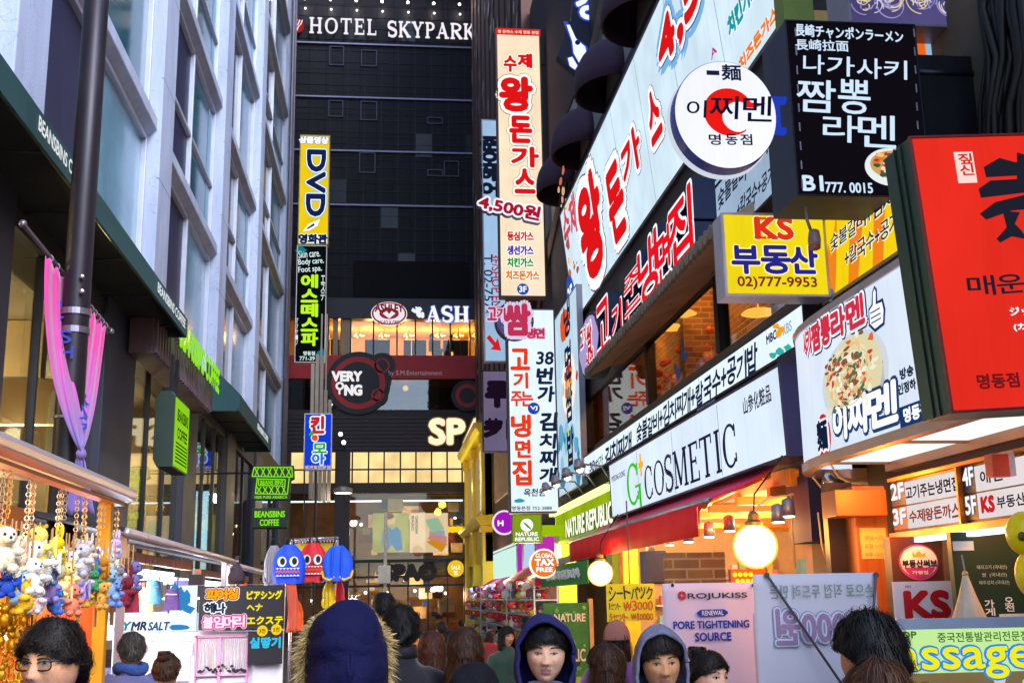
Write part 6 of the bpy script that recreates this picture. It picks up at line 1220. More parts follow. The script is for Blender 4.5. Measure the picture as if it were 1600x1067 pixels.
# lamp on the shop corner, spot lamps, thin post
c = at(536, 770, y=46); t = thing('street_lamp', 'flat round street lamp on a bracket at the shop corner', 'lamp', c); m = MB(); m.lathe(c, [(.36, 0), (.38, .05), (.36, .18), (.1, .26)], 28); m.build('shade', D('#8a8480', .4, .4), t, smooth=False); MB().lathe(c+V((0, 0, -.012)), [(.33, 0), (.33, .01)], 28).build('diffuser', E('#fffaf0', 4), t); MB().tube([c+V((0, 0, .24)), (c.x-.1, 53.9, c.z+.3)], .04, 6).build('bracket', DARKM, t); lamp(t, c+V((0, 0, -.15)), 60, '#fff0dc', .2, name='lamp_light')
c = at(470, 790, y=44); MB().tube([(c.x+.55, 44, 0), (c.x+.55, 44, 7.2)], .05, 8).build('thin_post', D('#4a4448', .4, .5), label='thin grey post under the blue craft sign', cat='post')
for i, (px, py) in enumerate(((532, 678), (537, 691), (516, 632))):
    c = at(px, py, y=52); t = thing('flood_lamp', ['upper small flood lamp beside the blue craft sign', 'lower small flood lamp beside the blue craft sign', 'small flood lamp below the spa sign'][i], 'lamp', c, 'flood lamps on the dark wall'); MB().ball(c, .09, 10, 8).build('bulb', E('#f6f2ff', 9), t); MB().lathe(c+V((0, .1, 0)), [(.1, 0), (.12, .1), (.05, .22)], 12, ax=(0, 1, .1)).build('housing', DARKM, t); MB().tube([c+V((0, .3, 0)), (c.x, 53.9, c.z)], .03, 6).build('arm', DARKM, t)
c = at(602, 900, y=50); t = thing('white_post', 'slim white lamp post with a box in front of the clothes shop', 'post', (c.x, 50, 0)); MB().tube([(c.x, 50, 0), (c.x, 50, at(602, 800, y=50).z)], .07, 10).build('shaft', D('#e0d6c8', .5), t); MB().box((c.x-.3, 49.85, c.z-.3), (c.x+.22, 50.2, c.z+.45)).build('control_box', D('#f0ece6', .4), t, bev=.03)
# ================================================================ RIGHT SIDE, STREET LEVEL
# --- cosmetics shop under the red awning
cshop = thing('cosmetics_shop', 'warm lit cosmetics shop interior under the red awning', 'shop', (6, 16, 0))
ya, yb = 11.9, 20.4
rm = MB(); rm.box((XR+3.0, ya, 0), (XR+3.2, yb, 3.0)); rm.box((XR-.25, ya, 2.84), (XR+3.0, yb, 3.0)); rm.box((XR-.2, yb, 0), (XR+3.2, yb+.2, 3.0)); rm.box((XR-.1, ya-.2, 0), (XR+3.2, ya, 2.2))
rm.build('shop_wall', D('#d8b890', .7, 0, .15), cshop)
m = MB(); r2 = random.Random(41)
for q in range(7): m.box((XR-.3, ya+.4+q*1.2, 2.74), (XR+2.9, ya+.52+q*1.2, 2.838))
m.build('ceiling_batten', D('#c87c30', .5), cshop)
m = MB()
for z in (.6, 1.05, 1.5, 1.95): m.box((XR+2.6, ya+.1, z), (XR+2.99, yb-.1, z+.03)); m.box((XR+.2, yb-.35, z+.002), (XR+2.6, yb-.05, z+.032))
m.build('shelf', D('#ece4dc', .4), cshop)
m = MB()
for q in range(260):
    z = r2.choice((.63, 1.08, 1.53, 1.98)); k = r2.uniform(.03, .07); h = r2.uniform(.1, .32)
    if q % 3: x, y = XR+2.75, r2.uniform(ya+.2, yb-.2)
    else: x, y = r2.uniform(XR+.25, XR+2.5), yb-.2
    m.box((x-k, y-k, z), (x+k, y+k, z+h), r2.randrange(6))
m.build('bottles', [D(c, .4) for c in ('#f0ece8', '#e89ab0', '#8ac0d8', '#e8d070', '#a8d088', '#c86a8a')], cshop, kind='stuff')
for i, (px, py) in enumerate(((1016, 861), (1046, 851), (1076, 846), (1108, 838), (1140, 829), (1232, 806), (1216, 815))):
    c = at(px, py, x=3.9+.1*(i % 2)); t = MB().lathe(c+V((0, 0, -.0)), [(.02, .18), (.06, .16), (.07, 0)], 14); t.build('downlight', ALU, cshop, smooth=True); MB().lathe(c+V((0, 0, -.012)), [(.06, 0), (.06, .01)], 14).build('downlight_lens', E('#fff8ea', 9), cshop)
for y in (13.2, 15.6, 18): lamp(cshop, (XR+.6, y, 2.5), 80, '#ffd4a0', .15, name='shop_light'); lamp(cshop, (XR-.6, y, 2.45), 32, '#ffbe74', .12, name='shop_light')
F = fC(12.6); MB().fbox(F, *F.uv(1045, 985), *F.uv(1132, 862), -.1, 0).build('brick_pier', brick('#c08a50', '#a87440', '#e0b880', .3, .11, 'XZ'), cshop)
F = fC(18.5); MB().fbox(F, F.uv(976, 950)[0], 0, F.uv(1000, 950)[0], 2.8, -.3, 0).build('yellow_pier', D('#d8b81c', .5), cshop, bev=.01)
F = fC(13.5); sk = MB().fbox(F, *F.uv(1008, 912), *F.uv(1042, 860), -.25, 0).build('grey_speaker', D('#5a5660', .4, .2), cshop, bev=.02)
# awning
aw = thing('red_awning', 'red and pink retractable awning with orange folding arms below the cosmetics sign', 'awning', (3.8, 16, 2.4))
xb, zb_, yn, yf = 3.37, 2.67, 11.85, 21.0; xw, zw = 4.18, 3.05; m = MB(); g = []
for i in range(13):
    s = i/12; g.append([(xw+(xb-xw)*t, yn+(yf-yn)*s, zw+(zb_-zw)*t-.035*math.sin(math.pi*t)) for t in [k/6 for k in range(7)]])
m.surf(g); m.build('canvas', D('#f03468', .7, 0, .1, 2, .1, 80), aw, smooth=True, solid=.008)
MB().tube([(xb, yn, zb_), (xb, yf, zb_)], .035, 10).build('front_bar', D('#a89ca4', .35, .6), aw, smooth=True)
m = MB(); n = 60; m.surf([[(xb-.03+.006*math.sin(i*1.3), yn+.35+(yf-yn-.35)*i/n, z) for z in (zb_-.02, zb_-.18, zb_-.36)] for i in range(n+1)]); m.build('valance', D('#f41820', .7, 0, .08, 3), aw, smooth=True, solid=.006)
m = MB(); m.surf([[(xb-.02, yn+.35, zb_-.02), (xb-.02, yn+.35, zb_-.36)], [(xb-.02, yn+.05, zb_-.02), (xb-.02, yn+.28, zb_-.1)]]); m.build('valance_end', D('#f41820', .7, 0, .08, 3), aw, solid=.005)
ORA = D('#e8901c', .4, .1); MB().box((xw-.1, yn-.2, zw-.04), (xw+.12, yf, zw+.1)).build('cassette', D('#8a8088', .4, .4), aw, bev=.02)
for y in (yn+.25, yf-.6):
    m = MB(); a, b, c = V((xw-.08, y, zw-.1)), V((xw-.45, y+1.0, zw-.3)), V((xb+.02, y, zb_-.05)); m.tube([a, b], .035, 8); m.tube([b, c], .03, 8); m.ball(b, .05, 10, 7); m.ball(a, .055, 10, 7); m.build('folding_arm', ORA, aw, smooth=True)
m = MB(); c = at(1252, 740, y=11.6); m.box((c.x-.16, 11.5, c.z-.13), (c.x+.16, 11.64, c.z+.05)); m.ball(c+V((-.05, -.12, 0)), .06, 10, 7); m.ball(c+V((.08, -.12, .01)), .055, 10, 7); m.build('arm_gear', ORA, aw, bev=.006)
k = MB(); k.tube([at(1236, 770, y=11.4), at(1237, 830, y=11.38), at(1243, 888, y=11.42)], .012, 6); k.build('crank_rod', D('#c89a4a', .4, .4), aw)
m = MB(); y0 = at(1302, 740, y=11.7); m.box((4.22, 11.2, 2.2), (4.6, 11.85, 4.2)); m.build('sign_post', D('#232248', .5, .2), aw)
# globe lamps
for i, (px, py, y, r_, lab) in enumerate(((1180, 853, 9.9, .196, 'larger glowing globe lamp near the pore banner'), (938, 895, 17.2, .192, 'smaller glowing globe lamp at the far end of the red awning'))):
    c = at(px, py, y=y); t = thing('globe_lamp', lab, 'lamp', c, 'globe lamps under the awning'); g_ = MB().ball(c, r_, 32, 20).build('globe', lampshell('#ffae3c', 2.4), t, smooth=True); MB().ball(c, r_*.9, 28, 18).build('glowing_core', E('#fff3d4', 7, 0, True), g_, smooth=True); m = MB(); m.lathe(c+V((0, 0, r_-.02)), [(.075, 0), (.08, .03), (.05, .05), (.05, .1), (.015, .13)], 18); m.build('cap', D('#8a6a3a', .4, .5), t); MB().tube([c+V((0, 0, r_+.05)), c+V((.02, 0, .45)), (c.x+.3, c.y, 2.9)], .008, 5).build('cord', BLACK, t)
    lamp(t, c+V((0, -.3, -.05)), 22, '#ffb860', .18, name='globe_light'); lamp(t, c+V((.3, 0, .1)), 18, '#ffa640', .18, name='globe_light')
# strings and cables of the corner
cb = thing('hanging_cable', 'loose pale cable looping between the awning and the wooden box', 'cable', at(1250, 760, y=10.6))
for P in ([(1262, 655), (1256, 700), (1262, 735), (1290, 770)], [(1290, 712), (1310, 745), (1330, 755), (1352, 752)], [(1318, 808), (1302, 850), (1290, 878), (1284, 850), (1278, 800)], [(1170, 800), (1200, 778), (1240, 772)]):
    MB().tube([at(a, b, y=10.6-.02*i) for i, (a, b) in enumerate(P)], .01, 6).build('cable', D('#c8a878', .6), cb, smooth=True)
c = at(1296, 766, y=10.2); t = thing('spot_bulb_lamp', 'small chrome clip lamp with a bare bulb beside the wooden box', 'lamp', c); m = MB(); m.lathe(c+V((0, 0, 0)), [(.06, 0), (.065, .09), (.03, .16)], 16, ax=(.1, .2, 1)); m.build('shade', D('#b8b4bc', .2, .9), t, smooth=True); MB().ball(c+V((-.03, 0, -.05)), .04, 10, 7).build('bulb', E('#fff2dc', 4), t)
# --- lime shop and what stands before it
ls_ = thing('lime_shop', 'lime green cosmetics shop front beyond the red awning', 'shop', (4.6, 24, 0)); LM_ = D('#a0c01a', .5, 0, .1)
for y in (20.75, 27.3): MB().box((4.06, y, 0), (4.5, y+.5, 3.02)).build('lime_pier', LM_, ls_, bev=.01)
rm = MB(); rm.box((6.6, 20.7, 0), (6.8, 27.8, 3)); rm.box((4.5, 20.7, 2.86), (6.6, 27.8, 3)); rm.build('shop_wall', D('#e8dcc8', .7), ls_)
for y in (22, 25.5): lamp(ls_, (5.2, y, 2.5), 150, '#fff0d0', .2, name='shop_light')
m = MB(); r2 = random.Random(6)
for q in range(120): y = r2.uniform(20.9, 27.6); z = r2.choice((.5, .9, 1.3, 1.7, 2.1)); k = r2.uniform(.05, .16); m.box((6.2-k, y-k, z), (6.2+k, y+k, z+r2.uniform(.1, .3)), r2.randrange(4))
m.build('goods', [D(c, .5) for c in ('#e8e4da', '#7ab03a', '#e0b0c0', '#a0c8e0')], ls_, kind='stuff')
m = MB(); m.surf([[(4.1, y, 2.62), (3.3, y, 2.3)] for y in (18.9, 24.6)]); m.build('canvas', D('#6a6468', .6), ls_, solid=.01)
F = fR(3.3); va = MB(); va.fbox(F, -24.6, 1.9, -18.9, 2.28, -.015, 0); v_ = va.build('green_valance', D('#1f8a3c', .6, 0, .12), ls_); m = MB(); r2 = random.Random(2)
for q in range(26):
    u, v = -23.8+q*.16, 2.1; P = [F.p(u+.1*math.cos(a)+.05*a/3, v+r2.uniform(.05, .1)*math.sin(a*r2.choice((1, 2))), .012) for a in [k*.6 for k in range(11)]]; m.tube(P, .011, 4)
m.build('script_flourish', D('#f0f6ec', .5), v_)
st_ = dict(rimw=.02)
nr, F = stick('lime_projecting_sign', 'small square lime sign with a white leaf disc on a lime arm', 25.5, (801, 848), (846, 803), .25, E('#8fae1c', .8, .08), D('#7a9a14', .5), rimw=.015)
WHI = E('#ffffff', 1.05); m = MB(); m.disc(F, *F.uv(823, 820), .14, .006, .012); e = m.build('leaf_disc', WHI, nr); m = MB(); m.prism(F, [F.uv(*p) for p in ((816, 815), (822, 817), (829, 824), (830, 828), (823, 823))], .013, .016); m.build('leaf', E('#7a9a14', .8), e)
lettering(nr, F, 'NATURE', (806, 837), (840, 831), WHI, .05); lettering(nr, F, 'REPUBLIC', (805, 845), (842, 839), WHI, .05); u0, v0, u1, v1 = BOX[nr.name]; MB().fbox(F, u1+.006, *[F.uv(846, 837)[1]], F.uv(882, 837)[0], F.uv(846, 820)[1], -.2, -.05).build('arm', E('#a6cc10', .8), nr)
F = fY(850, 880, 22.5); u, v = F.uv(850, 880); tx = thing('tax_free_disc', 'round orange tax free sign with a white rim', 'sign', F.p(u, v-.28)); m = MB(); m.disc(F, u, v, .285, -.1, 0, 40); m.build('rim', E('#fff6ea', 1.0), tx); m = MB(); m.disc(F, u, v, .25, .001, .008, 40); e = m.build('face', E('#f2791c', .95), tx)
lettering(tx, F, 'TAX', (836, 883), (865, 873), WHI, .08, n=.012); lettering(tx, F, 'FREE', (838, 893), (863, 886), WHI, .06, n=.012); lettering(tx, F, 'GLOBAL', (837, 871), (864, 864), WHI, .04, n=.012)
F = fY(788, 815, 34); u, v = F.uv(788, 816); hh_ = thing('purple_round_sign', 'round purple sign with a white rim beside the yellow front', 'sign', F.p(u, v-.36)); m = MB(); m.disc(F, u, v, .36, -.1, 0, 36); m.build('rim', E('#f4e6fa', .95), hh_); m = MB(); m.disc(F, u, v, .31, .001, .008, 36); m.build('face', E('#a81cc0', .85), hh_); lettering(hh_, F, 'H', (778, 821), (786, 813), WHI, .06, n=.012)
# screens, panels, far awnings
F = fR(4.0)
def wallsign(name, label, L, R, B, T, face, **kw): return box_sign(name, label, 'sign', F, *q4(F, L, R, B, T), .15, face, ALU, px=False, rimw=.03, **kw)
ld = wallsign('white_light_panel', 'white striped light panel on the right wall beyond the lime sign', (756, 890), (808, 890), (799, 904), (808, 850), E('#f4fff8', 1.3, .1, True)); u0, v0, u1, v1 = BOX[ld.name]; m = MB()
for q in range(9): m.fbox(F, u0+.1, v0+.1+q*(v1-v0)/9.3, u1-.1, v0+.22+q*(v1-v0)/9.3, .005, .01)
m.build('stripe', E('#c8ece0', 1.0), ld)
mg = wallsign('magenta_sign', 'narrow magenta light panel beside the white striped panel', (809, 890), (817, 890), (812, 902), (812, 848), E('#b02cc0', .85)); bp_ = wallsign('pale_blue_sign', 'pale blue light panel behind the lime projecting sign', (819, 890), (837, 890), (830, 898), (830, 845), E('#b8d4f4', .9)); mp_ = wallsign('wide_magenta_sign', 'wide magenta light panel behind the tax free disc', (839, 880), (868, 880), (850, 880), (850, 838), E('#cc34bc', .8))
for (pa, pb, x, z, c, lab) in ((738, 783, 3.3, 1.78, '#a82c8c', 'narrow magenta awning far down the right side'), (783, 850, 3.35, 1.95, '#c8503c', 'coral red awning below the white striped panel')):
    y1, y0 = 1800*x/(pa-600), 1800*x/(pb-600); t = thing('shop_awning', lab, 'awning', (x+.4, (y0+y1)/2, z), 'far shop awnings'); m = MB(); m.surf([[(4.1, y, z+.62), (x, y, z+.18)] for y in (y0, y1)]); m.build('canvas', D(c, .7), t, solid=.012); m = MB(); m.surf([[(x-.01+.01*math.sin(q*2), y0+(y1-y0)*q/30, zz) for zz in (z+.17, z)] for q in range(31)]); m.build('valance', D(c, .7, 0, .2), t, solid=.006)
# racks of small goods along the far right
for i, (y0, y1, x) in enumerate(((24.8, 29.5, 3.15), (30, 36, 3.1), (37, 43, 3.0))):
    t = thing('goods_rack', ['nearest rack of hats, socks and bright trinkets', 'middle rack of cushions and bright trinkets', 'farthest rack of pale trinkets'][i]+' along the right side shops', 'rack', (x, (y0+y1)/2, 0), 'goods racks on the right'); m = MB()
    for z in (.55, .95, 1.3, 1.62): m.box((x, y0, z), (x+.5, y1, z+.025))
    for y in (y0+.05, y1-.05): m.tube([(x+.02, y, 0), (x+.02, y, 2.05)], .02, 6)
    m.box((x+.5, y0, .3), (x+.53, y1, 2.1)); m.build('shelving', D('#e4dfe4', .5), t); r2 = random.Random(i+50); g = MB()
    for q in range(130):
        z = r2.choice((.6, .99, 1.34, 1.68, 1.9)); c = V((x+r2.uniform(.0, .4), r2.uniform(y0+.1, y1-.1), z+.06)); k = r2.uniform(.05, .12); (g.ball(c, k, 8, 6, (1, 1, .8), r2.randrange(8)) if q % 3 else g.box((c.x-k, c.y-k*.6, c.z-.05), (c.x+k, c.y+k*.6, c.z+.12), r2.randrange(8)))
    for q in range(20):
        c = V((x-.02, r2.uniform(y0+.1, y1-.1), r2.choice((1.2, 1.5)))); g.ring(Fr(c, (1, 0, 0), (0, 0, 1), (0, -1, 0)), 0, 0, .06, .09, -.02, .02, 14, mi=3)
    g.build('goods', [D(c, .6) for c in ('#f0ece8', '#e8a0b8', '#3a3a48', '#d82c2c', '#e8c83a', '#6a8ad0', '#f4f0ec', '#b04a9a')], t, kind='stuff')
    lamp(t, (x+.2, (y0+y1)/2, 2.25), 95, '#ffe6c4', .2, name='rack_light')
# yellow ornate front
yw = thing('yellow_building', 'ornate bright yellow two storey shop front with deep cornices', 'building', (4, 44, 0)); YL = D('#e6bc10', .45, 0, .1); YL2 = D('#f2d024', .4, 0, .08)
MB().box((3.72, 43, 3.0), (3.999, 52.6, 7.7)).build('yellow_wall', YL, yw); m = MB()
for y in (43, 47.4, 51.9):
    m = MB(); m.box((3.6, y, 0), (3.99, y+.7, 7.7)); m.box((3.54, y-.06, 0), (3.985, y+.76, .6)); m.box((3.54, y-.06, 4.05), (3.985, y+.76, 4.3)); m.box((3.54, y-.06, 7.35), (3.985, y+.76, 7.69)); m.build('pilaster', YL2, yw)
fr_ = Fr((0, 42.7, 0), (1, 0, 0), (0, 0, 1), (0, 1, 0)); m = MB(); m.prism(fr_, [(3.98, 7.705), (3.55, 7.705), (3.45, 7.85), (3.35, 7.9), (3.3, 8.1), (3.98, 8.12)], 0, 10.1); m.build('cornice', YL2, yw); m = MB(); m.prism(fr_, [(3.98, 4.31), (3.5, 4.31), (3.36, 4.5), (3.34, 4.62), (3.98, 4.7)], 0, 10.1); m.build('lower_cornice', YL2, yw)
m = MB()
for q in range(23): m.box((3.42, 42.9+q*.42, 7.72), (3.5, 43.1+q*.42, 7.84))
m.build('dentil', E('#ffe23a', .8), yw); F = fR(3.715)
for (a, b) in ((43.8, 47.2), (48.2, 51.7)):
    w_ = MB().fbox(F, -b, 4.9, -a, 7.2, -.002, .006).build('window', D('#8a7048', .3), yw); m = MB()
    for q in range(24): m.fbox(F, -b+.05+q*(b-a-.1)/24, 4.95, -b+.05+(q+.6)*(b-a-.1)/24, 7.15, .007, .012+.004*(q % 3))
    m.build('curtain', E('#c8a878', .55), w_)
for y in (43.1,): lettering(yw, fR(3.59), 'SKINFOOD' if y < 45 else 'SKINFOOD', (-y-.6, 4.9), (-y-.1, 7.1), E('#fff8d0', .9), .05, px=False, mode='r')
for y in (44.5, 49.5): lamp(yw, (2.9, y, 6.3), 40, '#ffd85a', .2, name='front_light')
m = MB(); m.box((5.8, 28.0, 0), (6.0, 52.8, 3.0)); m.build('ground_wall', D('#b89a70', .7), yw)
# --- banners, boards and papers before the shops
BAN = D('#e2d2e4', .6, 0, .05, 1.5)
def cloth_board(name, label, y, bl, tr, yaw, mat_, zlow=.15):
    F = fY((bl[0]+tr[0])/2, tr[1], y, yaw); (u0, _), (u1, v1) = F.uv(*bl), F.uv(*tr); v0 = zlow-F.O.z; t = thing(name, label, 'banner', F.p((u0+u1)/2, v0-zlow)); n = 24
    m = MB(); m.surf([[F.p(u0+(u1-u0)*i/n, v0+(v1-v0)*j/n, .008*math.sin(i*.5+j*.3)) for i in range(n+1)] for j in range(n+1)]); m.build('cloth', mat_, t, smooth=True, solid=.003); return t, F, (u0, v0, u1, v1)
rj, F, (u0, v0, u1, v1) = cloth_board('pore_banner', 'lilac standing banner about a pore tightening source', 9.2, (1045, 1160), (1180, 909), .06, BAN)
IN = D('#2a2440', .5); BLUE = D('#1c34a8', .5)
lettering(rj, F, 'ROJUKISS', (1074, 937), (1166, 925), IN, .03, n=.014); lettering(rj, F, 'PORE TIGHTENING', (1052, 982), (1169, 968), BLUE, .05, n=.014); lettering(rj, F, 'SOURCE', (1086, 1001), (1141, 987), BLUE, .05, n=.014)
m = MB(); a, b = F.uv(1089, 963), F.uv(1136, 951); m.prism(F, [(a[0]+.03 if k else a[0], y) for k, y in ((1, a[1]),)]+[(b[0]-.03, a[1]), (b[0], a[1]+.02), (b[0], b[1]-.02), (b[0]-.03, b[1]), (a[0]+.03, b[1]), (a[0], b[1]-.02), (a[0], a[1]+.02)], .01, .014); e = m.build('renewal_badge', BLUE, rj); lettering(rj, F, 'RENEWAL', (1096, 961), (1129, 953), D('#f4f0fa', .5), .03, n=.018)
m = MB(); c = F.uv(1065, 930)
for q in range(4): a = q*1.5708; m.prism(F, [(c[0]+.03*math.cos(a+s)*k, c[1]+.03*math.sin(a+s)*k) for s, k in ((.1, .4), (.0, 1.2), (.75, 1.25), (1.47, 1.2), (1.4, .4))], .01, .014+.0004*q)
m.build('flower_mark', D('#c8242c', .5), rj); m = MB()
for px in (1050, 1176): m.disc(F, *F.uv(px, 914), .013, .01, .018, 12)
m.build('grommet', D('#2a2430', .4, .5), rj); m = MB(); m.tube([F.p(u0+.02, v1-.02, -.02), F.p((u0+u1)/2, -.9, -.18), F.p(u0+.1, -F.O.z+.01, -.3)], .008, 5); m.tube([F.p(u1-.02, v1-.02, -.02), F.p((u0+u1)/2, -.9, -.18), F.p(u1-.1, -F.O.z+.01, -.3)], .008, 5); m.build('stand', D('#3a3640', .4, .5), rj)
rv, F, (u0, v0, u1, v1) = cloth_board('reversed_banner', 'pale banner seen from behind with mirrored Korean lettering and crossed poles', 6.9, (1194, 1200), (1367, 894), -.05, D('#e6dbe2', .6, 0, .05, 1.5))
lettering(rv, F, '손으로 직접 두드려 만든', (1203, 935), (1363, 911), D('#9aa898', .6), .01, n=.012, mirror=True); lettering(rv, F, '000원', (1213, 1006), (1318, 950), D('#b088a8', .6), .05, n=.016, mirror=True, halo=[(.13, D('#efe4ee', .6)), (.18, D('#98a0bc', .6))])
m = MB(); m.tube([F.p(*F.uv(1196, 898), .03), F.p(*F.uv(1318, 1085), .12), F.p(u1-.1, -F.O.z+.02, .25)], .008, 6); m.tube([F.p(*F.uv(1366, 897), .03), F.p(*F.uv(1350, 1000), .12), F.p(u0+.05, -F.O.z+.02, .25)], .008, 6); m.build('crossed_pole', D('#4a4650', .35, .6), rv); m = MB()
for px in (1196, 1366): m.disc(F, *F.uv(px, 898), .016, .02, .034, 12)
m.build('grommet', D('#6a4a3a', .4, .5), rv)
pk = cloth_board('pink_strip_banner', 'narrow pink banner edge between the pore banner and the mirrored banner', 8.2, (1188, 1160), (1196, 955), 0, D('#e8c8d8', .6))
yc, F = None, fY(985, 940, 9.8, .03); (u0, v0), (u1, v1) = F.uv(949, 971), F.uv(1022, 911); yc = thing('yellow_price_card', 'yellow hand written price card for sheet masks', 'card', F.p((u0+u1)/2, v0)); MB().fbox(F, u0, v0, u1, v1, -.01, 0).build('card', D('#f0d810', .6, 0, .06), yc)
m = MB(); m.tube([F.p((u0+u1)/2, v1, -.02), F.p((u0+u1)/2, v1+.7, -.02)], .006, 5); m.build('string', D('#5a5048', .7), yc); MK = D('#2a2a1c', .6); ORG = D('#e0641c', .6)
lettering(yc, F, 'シートパック', (951, 937), (1020, 915), MK, .02, n=.004, jit=.12); lettering(yc, F, '1セット', (951, 952), (970, 941), MK, .0, n=.004, jit=.1); lettering(yc, F, '₩3000', (974, 953), (1020, 938), ORG, .02, n=.004, jit=.1); lettering(yc, F, '5セット ₩10000', (952, 969), (1020, 957), ORG, .03, n=.004, jit=.1)
gp = thing('green_leaf_poster', 'tall green leafy poster board with cream capitals before the lime shop', 'poster', at(885, 1040, y=15.5)); F = fY(885, 990, 15.5, .1); (u0, v0), (u1, v1) = F.uv(853, 1100), F.uv(919, 941); MB().fbox(F, u0, v0, u1, v1, -.06, 0).build('board', D('#2c6a30', .6, 0, .3, 4, h2='#4e8a2c'), gp); m = MB(); r2 = random.Random(9)
for q in range(40): m.prism(F, blob_poly((r2.uniform(u0+.06, u1-.06), r2.uniform(v0+.06, v1-.06)), r2.uniform(.02, .06), 5, .4), .002, .0045+q*.0001, q % 3)
m.build('leaf_print', [D('#6aa83a', .6), D('#1c4a24', .6), D('#a8b83c', .6)], gp); CRM = D('#f0dcb0', .5); lettering(gp, F, 'NATURE', (866, 971), (914, 958), CRM, .05, n=.012); lettering(gp, F, 'REPUBLIC', (858, 1034), (914, 1013), CRM, .05, n=.012)
m = MB(); m.fbox(F, u1+.005, v0, u1+.06, v1+.05, -.06, .02); m.build('frame_edge', D('#d8a060', .5), gp)
# panel of bulbs behind the banners
F = fC(10.6); bpn = thing('bulb_panel', 'panel of orange glowing bulbs between the two banners', 'panel', F.p(F.uv(1176, 1060)[0], F.uv(1176, 1060)[1]-.8)); (u0, v0), (u1, v1) = F.uv(1158, 1180), F.uv(1196, 888); MB().fbox(F, u0, v0, u1, v1, -.08, -.0).build('panel', D('#c85a14', .5), bpn); m = MB()
for i in range(4):
    for j in range(26): m.ball(F.p(u0+.04+i*.05+(j % 2)*.02, v1-.05-j*.06, .0), .022, 8, 6)
m.build('bulbs', E('#ffb41c', 2.2), bpn, kind='stuff')
# --- street level of the noodle house
F = fC(9.1); wp = thing('wooden_pillar', 'varnished wooden pillar glowing orange beside the entrance', 'pillar', F.p(F.uv(1362, 900)[0], 0, -.15)); WD = D('#9a4e1c', .4, 0, .3, 1.2, .05, 20, streak=6, h2='#c8742c')
MB().fbox(F, F.uv(1343, 900)[0], 0, F.uv(1394, 900)[0], 2.55, -.3, 0).build('shaft', WD, wp, bev=.008); (u0, v0), (u1, v1) = F.uv(1346, 873), F.uv(1383, 824); m = MB(); m.surf([[F.p(u0+(u1-u0)*i/6, v0+(v1-v0)*j/6, .006+.004*math.sin(i+j)) for i in range(7)] for j in range(7)]); nt_ = m.build('paper_notice', D('#e8c870', .7), wp); 
for q, (s, y) in enumerate((('영업시간', 840), ('오전 11시', 853), ('오후 10시', 866))): lettering(nt_, F.off(.012), s, (1351, y+3), (1379, y-4), D('#a8823a', .7), .0)
lamp(wp, (F.uv(1362, 900)[0]-.15, 8.5, 2.5), 26, '#ff9a30', .1, name='pillar_light')
F = fC(8.9); bx_ = thing('wooden_box', 'wooden box fixed on top of the glowing pillar', 'box', F.p(F.uv(1340, 800)[0], F.uv(1340, 803)[1])); MB().fbox(F, *F.uv(1307, 806), *F.uv(1384, 764), -.3, .0).build('box', D('#8a4a1c', .45, 0, .25, 2, streak=4), bx_, bev=.006)
F = fC(9.3); MB().fbox(F, F.uv(1300, 900)[0], 0, F.uv(1342, 900)[0], 2.6, -.1, 0).build('doorway_shade_sheet', D('#241418', .4), label='dark door leaf left of the glowing wooden pillar', cat='door')  # dark sheet standing for the shade inside the doorway
# floor directory
F = fR(4.0); dr = thing('floor_directory', 'white floor directory board listing floors two to five in an orange lit frame', 'board', F.p(-8.2, 2.2)); (u0, v0), (u1, v1) = q4(F, (1396, 800), (1640, 700), (1402, 832), (1402, 752)); MB().fbox(F, u0, v0, u1, v1, -.08, 0).build('backing', D('#2a1c1a', .5), dr)
def qd(L, R, B, T, mi, m, n0=.002, n1=.012): (a, b), (c, d) = q4(F, L, R, B, T); m.fbox(F, a, b, c, d, n0, n1, mi)
vm = (v0+v1)/2; um = F.uv(1508, 770)[0]; ul = F.uv(1418, 790)[0]; ur = F.uv(1528, 770)[0]; 
for a, b, c, d in ((ul, vm+.006, um-.03, v1-.02), (ul, v0+.02, um-.03, vm-.006), (ur, vm+.006, u1, v1-.02), (ur, v0+.02, u1, vm-.006)): MB().fbox(F, a, b, c, d, .001, .01).build('name_plate', E('#f4e8e8', .85, .05), dr)

for a, b, c, d, k in ((u0+.01, vm+.006, ul-.006, v1-.02, 0), (um+.005, vm+.006, ur-.006, v1-.02, 0), (u0+.01, v0+.02, ul-.006, vm-.006, 1), (um+.005, v0+.02, ur-.006, vm-.006, 1)): MB().fbox(F, a, b, c, d, .001, .01).build('number_plate', [D('#3a3c58', .5), D('#6a3c24', .5)][k], dr)
NW = E('#f6f4fa', 1); h_ = v1-v0
for s, a, b, c in (('2F', u0+.02, ul-.015, vm+.06), ('3F', u0+.02, ul-.015, v0+.06), ('4F', um+.015, ur-.015, vm+.06), ('5F', um+.015, ur-.015, v0+.06)): lettering(dr, F, s, (a, c), (b, c+h_*.3), NW, .06, px=False, n=.014)
NK = E('#3a2638', .5); lettering(dr, F, '고기주는냉면집', (ul+.02, vm+.04), (um-.05, v1-.06), NK, .03, px=False, n=.014); lettering(dr, F, '수제왕돈까스', (ul+.04, v0+.06), (um-.06, vm-.05), E('#a8442c', .7), .04, px=False, n=.014, jit=.05); lettering(dr, F, '애견', (ur+.08, vm+.05), (ur+.36, v1-.06), NK, .03, px=False, n=.014); lettering(dr, F, 'KS', (ur+.06, v0+.06), (ur+.22, vm-.04), E('#d0202c', .9), .1, px=False, n=.014); lettering(dr, F, '부동산', (ur+.26, v0+.07), (ur+.6, vm-.05), NK, .03, px=False, n=.014)
